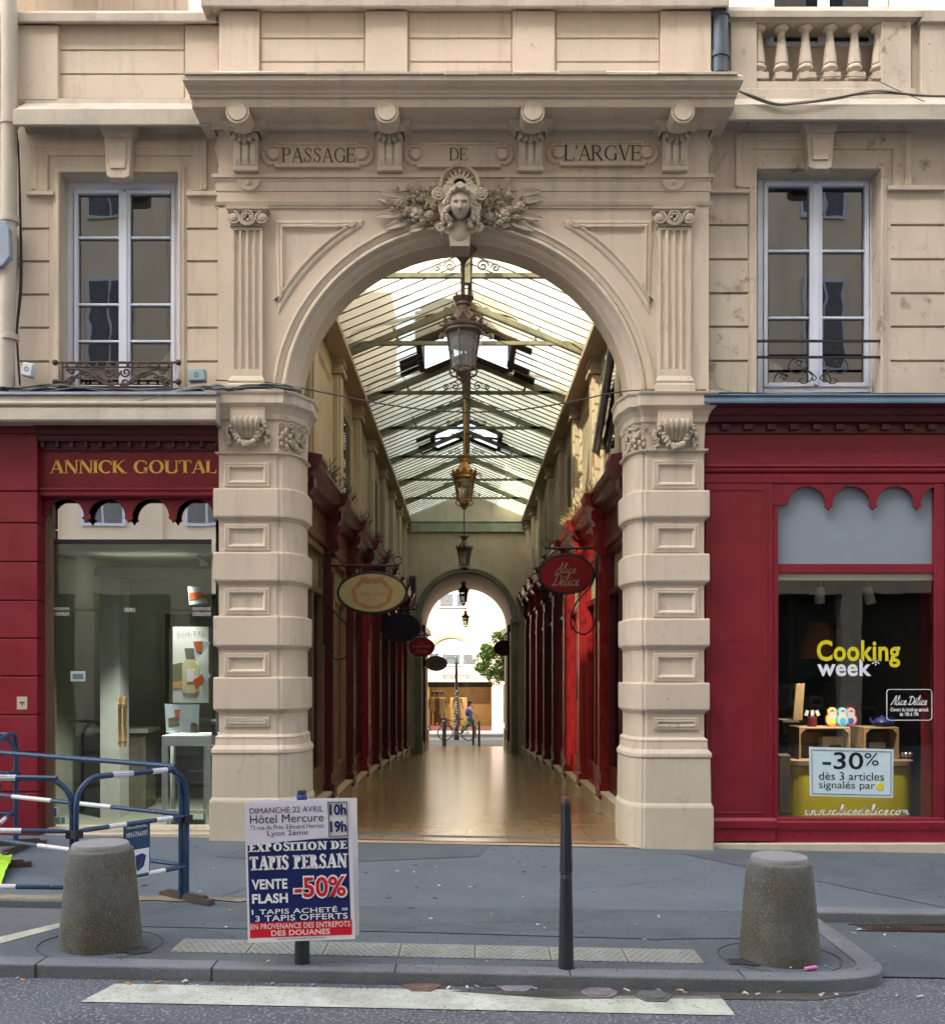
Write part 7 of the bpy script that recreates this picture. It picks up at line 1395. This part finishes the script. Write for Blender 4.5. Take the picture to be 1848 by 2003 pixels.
# lamp post
Yl=34.4; t=thing('street_lamp','tall slender black street lamp with side arm, beside the bicycle in the far street','street lamp',(X(892.5,Yl),Yl,ZF)); lx=X(892.5,Yl); m=MB(); m.lathe(lx,Yl,[(.13,ZF),(.13,ZF+.35),(.10,ZF+.4),(.09,ZF+1.1),(.07,ZF+1.2),(.065,Z(1315,Yl)),(.05,Z(1300,Yl))],12); m.build('pole',IRON,t,smooth=True); m=MB(); zt_=Z(1290,Yl); m.lathe(lx,Yl,[(.05,Z(1302,Yl)),(.09,Z(1298,Yl)),(.05,Z(1294,Yl)),(.04,zt_+.15),(0,zt_+.2)],12); m.tube(catmull([(lx,Yl,zt_),(lx-.25,Yl,zt_+.08),(lx-.5,Yl,zt_+.02)],5),.025,6); m.build('arm',M('lamp_teal',(.03,.08,.09),.5),t,smooth=True); m=MB(); m.ball((lx-.52,Yl,zt_-.06),(.11,.11,.11),12,8); m.build('lamp_head',flat('lamp_blue_glass',(.12,.25,.4)),t,smooth=True)
m=MB()
rng=random.Random(3)
for i in range(14): zz=ZF+.6+i*.12; m.obox((lx+rng.uniform(-.05,.02),Yl-.105,zz),.03,.004,rng.uniform(.02,.05))
m.build('sticker',PAPER,t)
# bicycle leaning on the lamp
Yb=33.9; bx_=X(893,Yb); t=thing('bicycle','parked bicycle with basket beside the far street lamp','bicycle',(bx_,Yb,ZF)); CH=M('bike_metal',(.25,.26,.27),.35,.8); TY_=flat('bike_tyre',(.03,.03,.03)); FRM=flat('bike_frame',(.02,.06,.05))
Bz=lambda q:ZF+q; wx=(-.50,.52)
for x in wx:
    m=MB(); m.tube([(bx_+x+.33*cos(2*PI*i/28),Yb,Bz(.34)+.33*sin(2*PI*i/28)) for i in range(28)],.018,6,True); w_=m.build('wheel',TY_,t,smooth=True); m=MB(); m.tube([(bx_+x+.305*cos(2*PI*i/28),Yb,Bz(.34)+.305*sin(2*PI*i/28)) for i in range(28)],.012,5,True)
    for i in range(12): m.tube([(bx_+x,Yb,Bz(.34)),(bx_+x+.3*cos(i*PI/6),Yb,Bz(.34)+.3*sin(i*PI/6))],.003,3)
    m.build('rim',CH,w_)
m=MB(); pt=lambda x,z:(bx_+x,Yb,Bz(z))
for a,b in((pt(-.50,.34),pt(-.36,.95)),(pt(-.37,.88),pt(.12,.80)),(pt(-.40,.78),pt(.02,.32)),(pt(.02,.32),pt(.16,.90)),(pt(.02,.32),pt(.52,.34)),(pt(.52,.34),pt(.13,.78))): m.tube([a,b],.018,6)
m.build('frame',FRM,t,smooth=True); m=MB(); m.ball(pt(.18,.95),(.14,.08,.035),10,6); m.build('saddle',IRON,t,smooth=True); m=MB(); m.tube(catmull([(bx_-.30,Yb-.25,Bz(1.02)),(bx_-.36,Yb-.1,Bz(1.0)),(bx_-.36,Yb+.1,Bz(1.0)),(bx_-.30,Yb+.25,Bz(1.02))],4),.014,6); m.build('handlebar',CH,t,smooth=True); m=MB(); m.box(bx_+.3,bx_+.62,Yb-.12,Yb+.12,Bz(.76),Bz(.80)); m.build('rack',CH,t); m=MB(); m.box(bx_-.72,bx_-.42,Yb-.14,Yb+.14,Bz(.78),Bz(1.0)); m.build('basket',RUSTY,t)
m=MB(); m.tube([pt(.02,.32),pt(.1,.2)],.012,5); m.ball(pt(.02,.32),(.08,.03,.08),10,6); m.build('crank',CH,t)
for i,(px,Yq,pyb) in enumerate(((867,30.6,1458),(870.5,30.0,1462),(925.5,31.2,1453),(937,30.1,1461))):
    x=X(px,Yq); t=thing('slim_bollard',['far slim post behind its twin, left end of the arcade exit','far slim post nearest the arcade exit on the left','far slim post in front of the walking person','far slim post nearest the arcade exit on the right'][i],'post',(x,Yq,ZF),'slim posts closing the far end of the arcade'); m=MB(); m.lathe(x,Yq,[(.05,ZF),(.045,ZF+.5),(.038,ZF+1.0)],12); m.build('tube',POST,t,smooth=True); m=MB(); m.lathe(x,Yq,[(.04,ZF+1.0),(.045,ZF+1.03),(.03,ZF+1.06),(0,ZF+1.07)],12); m.build('cap',PAPER if i<1 else POST,t,smooth=True)
# street tree
Yt_=33.0; tx=X(972,Yt_); t=thing('street_tree','small leafy green tree at the far end beyond the archway','tree',(tx,Yt_,ZF)); BARK=M('bark',(.10,.075,.05),.9,var=.3,scale=8,bump=.5)
m=MB(); m.tube(catmull([(tx+.55,Yt_,ZF),(tx+.5,Yt_,ZF+1.6),(tx+.35,Yt_,Z(1300,Yt_)),(tx+.2,Yt_,Z(1262,Yt_))],5),[.09,.088,.085,.08,.078,.075,.07,.065,.06,.055,.05,.045,.04,.035,.03,.025],8); m.build('trunk',BARK,t,smooth=True)
m=MB(); rng=random.Random(14); LF=M('leaf',(.17,.30,.05),.5,var=.5,scale=5); cen=[]
for px,py,r_ in((975,1250,.33),(990,1245,.35),(960,1275,.38),(980,1282,.45),(947,1290,.33),(955,1310,.4),(985,1310,.42),(970,1325,.36),(995,1275,.4),(940,1305,.25),(995,1325,.3),(950,1268,.2)): cen.append((Vector((X(px,Yt_),Yt_+rng.uniform(-.4,.4),Z(py,Yt_))),r_))
for i in range(6500):
    c,r_=rng.choice(cen); v=Vector((rng.gauss(0,1),rng.gauss(0,1),rng.gauss(0,1))).normalized()*r_*rng.uniform(.55,1.08); p=c+v
    if sin(p.x*9)+sin(p.z*8+1)+sin(p.y*7)<-1.2: continue
    a=Vector((rng.gauss(0,1),rng.gauss(0,1),rng.gauss(0,.6))).normalized(); b=a.cross(Vector((rng.gauss(0,1),rng.gauss(0,1),rng.gauss(0,1)))).normalized(); s=rng.uniform(.045,.085)
    m.add([p-a*s,p-b*s*.5,p+a*s,p+b*s*.5],[(0,1,2,3)])
m.build('crown',LF,t)
m=MB()
for c,r_ in cen[:9]: m.tube([(tx+.3,Yt_,Z(1318,Yt_)),((tx+.3+c.x)/2,(Yt_+c.y)/2,(Z(1318,Yt_)+c.z)/2+.05),c],[.03,.02,.008],5)
m.build('limb',BARK,t,smooth=True)
# dark stall things right of the clothes shop
t=thing('display_stand','clothes rail with hanging garments in the dark shop at far right','clothes rail',(X(985,FY+1),FY+1,ZF+.2)); m=MB(); yy=FY+.9; m.tube([(X(972,yy),yy,ZF+.2),(X(972,yy),yy,ZF+1.6),(X(1000,yy),yy,ZF+1.6)],.02,6); m.build('rail',IRON,t); m=MB(); m.lathe(X(979,yy),yy,[(.25,ZF+.5),(.2,ZF+1.2),(.08,ZF+1.45)],12); m.build('garment',flat('cloth_tan',(.3,.22,.12)),t,smooth=True); m=MB(); m.lathe(X(991,yy),yy,[(.2,ZF+.9),(.2,ZF+1.3),(.06,ZF+1.6)],12); m.build('garment',flat('cloth_navy',(.01,.015,.06)),t,smooth=True); m=MB(); m.box(X(974,yy),X(983,yy),yy-.3,yy-.28,ZF+.25,ZF+.55); m.build('white_bag',PAPER,t)
# ================================================================ building across the near street, behind the camera, seen only in reflections
ob=thing('opposite_building','tall pale building across the street, seen in the window reflections','building',(0,-15,0)); OP=M('opposite_facade',(.80,.69,.53),.8,var=.05,scale=.5)
m=MB(); m.box(-30,30,-17,-15,3.6,28.6); m.box(-30,30,-15.0,-14.7,4.55,4.8); m.box(-30,30,-15,-14.6,8.3,8.7)
for i in range(-10,11): m.box(i*2.6-.2,i*2.6+.2,-15,-14.85,4.8,24)
m.build('wall',OP,ob)
m=MB(); m.box(-30,30,-15.6,-15.4,-.3,3.6); m.build('shop_window',DARK,ob); m=MB()
for i in range(-12,13): m.box(i*2.4-.25,i*2.4+.25,-15.4,-15,-.3,3.6)
m.build('shop_pier',OP,ob)
for j,z in enumerate((5.3,9.4,13.2,17)):
    m=MB(); q=MB()
    for i in range(-8,9): x=i*2.6+1.3; m.box(x-.55,x+.55,-14.98,-14.9,z,z+2.3); q.box(x-.47,x-.03,-14.9,-14.88,z+.08,z+2.2); q.box(x+.03,x+.47,-14.9,-14.88,z+.08,z+2.2)
    w_=m.build('window_row',FRAME,ob); q.build('pane_row',FD,w_)
PR=flat('poster_soft_red',(.3,.03,.03)); m=MB(); m.box(-2.6,-1.6,-15.38,-15.36,.5,2.4); o=m.build('shop_poster',PR,ob)
SC.render.film_transparent=False
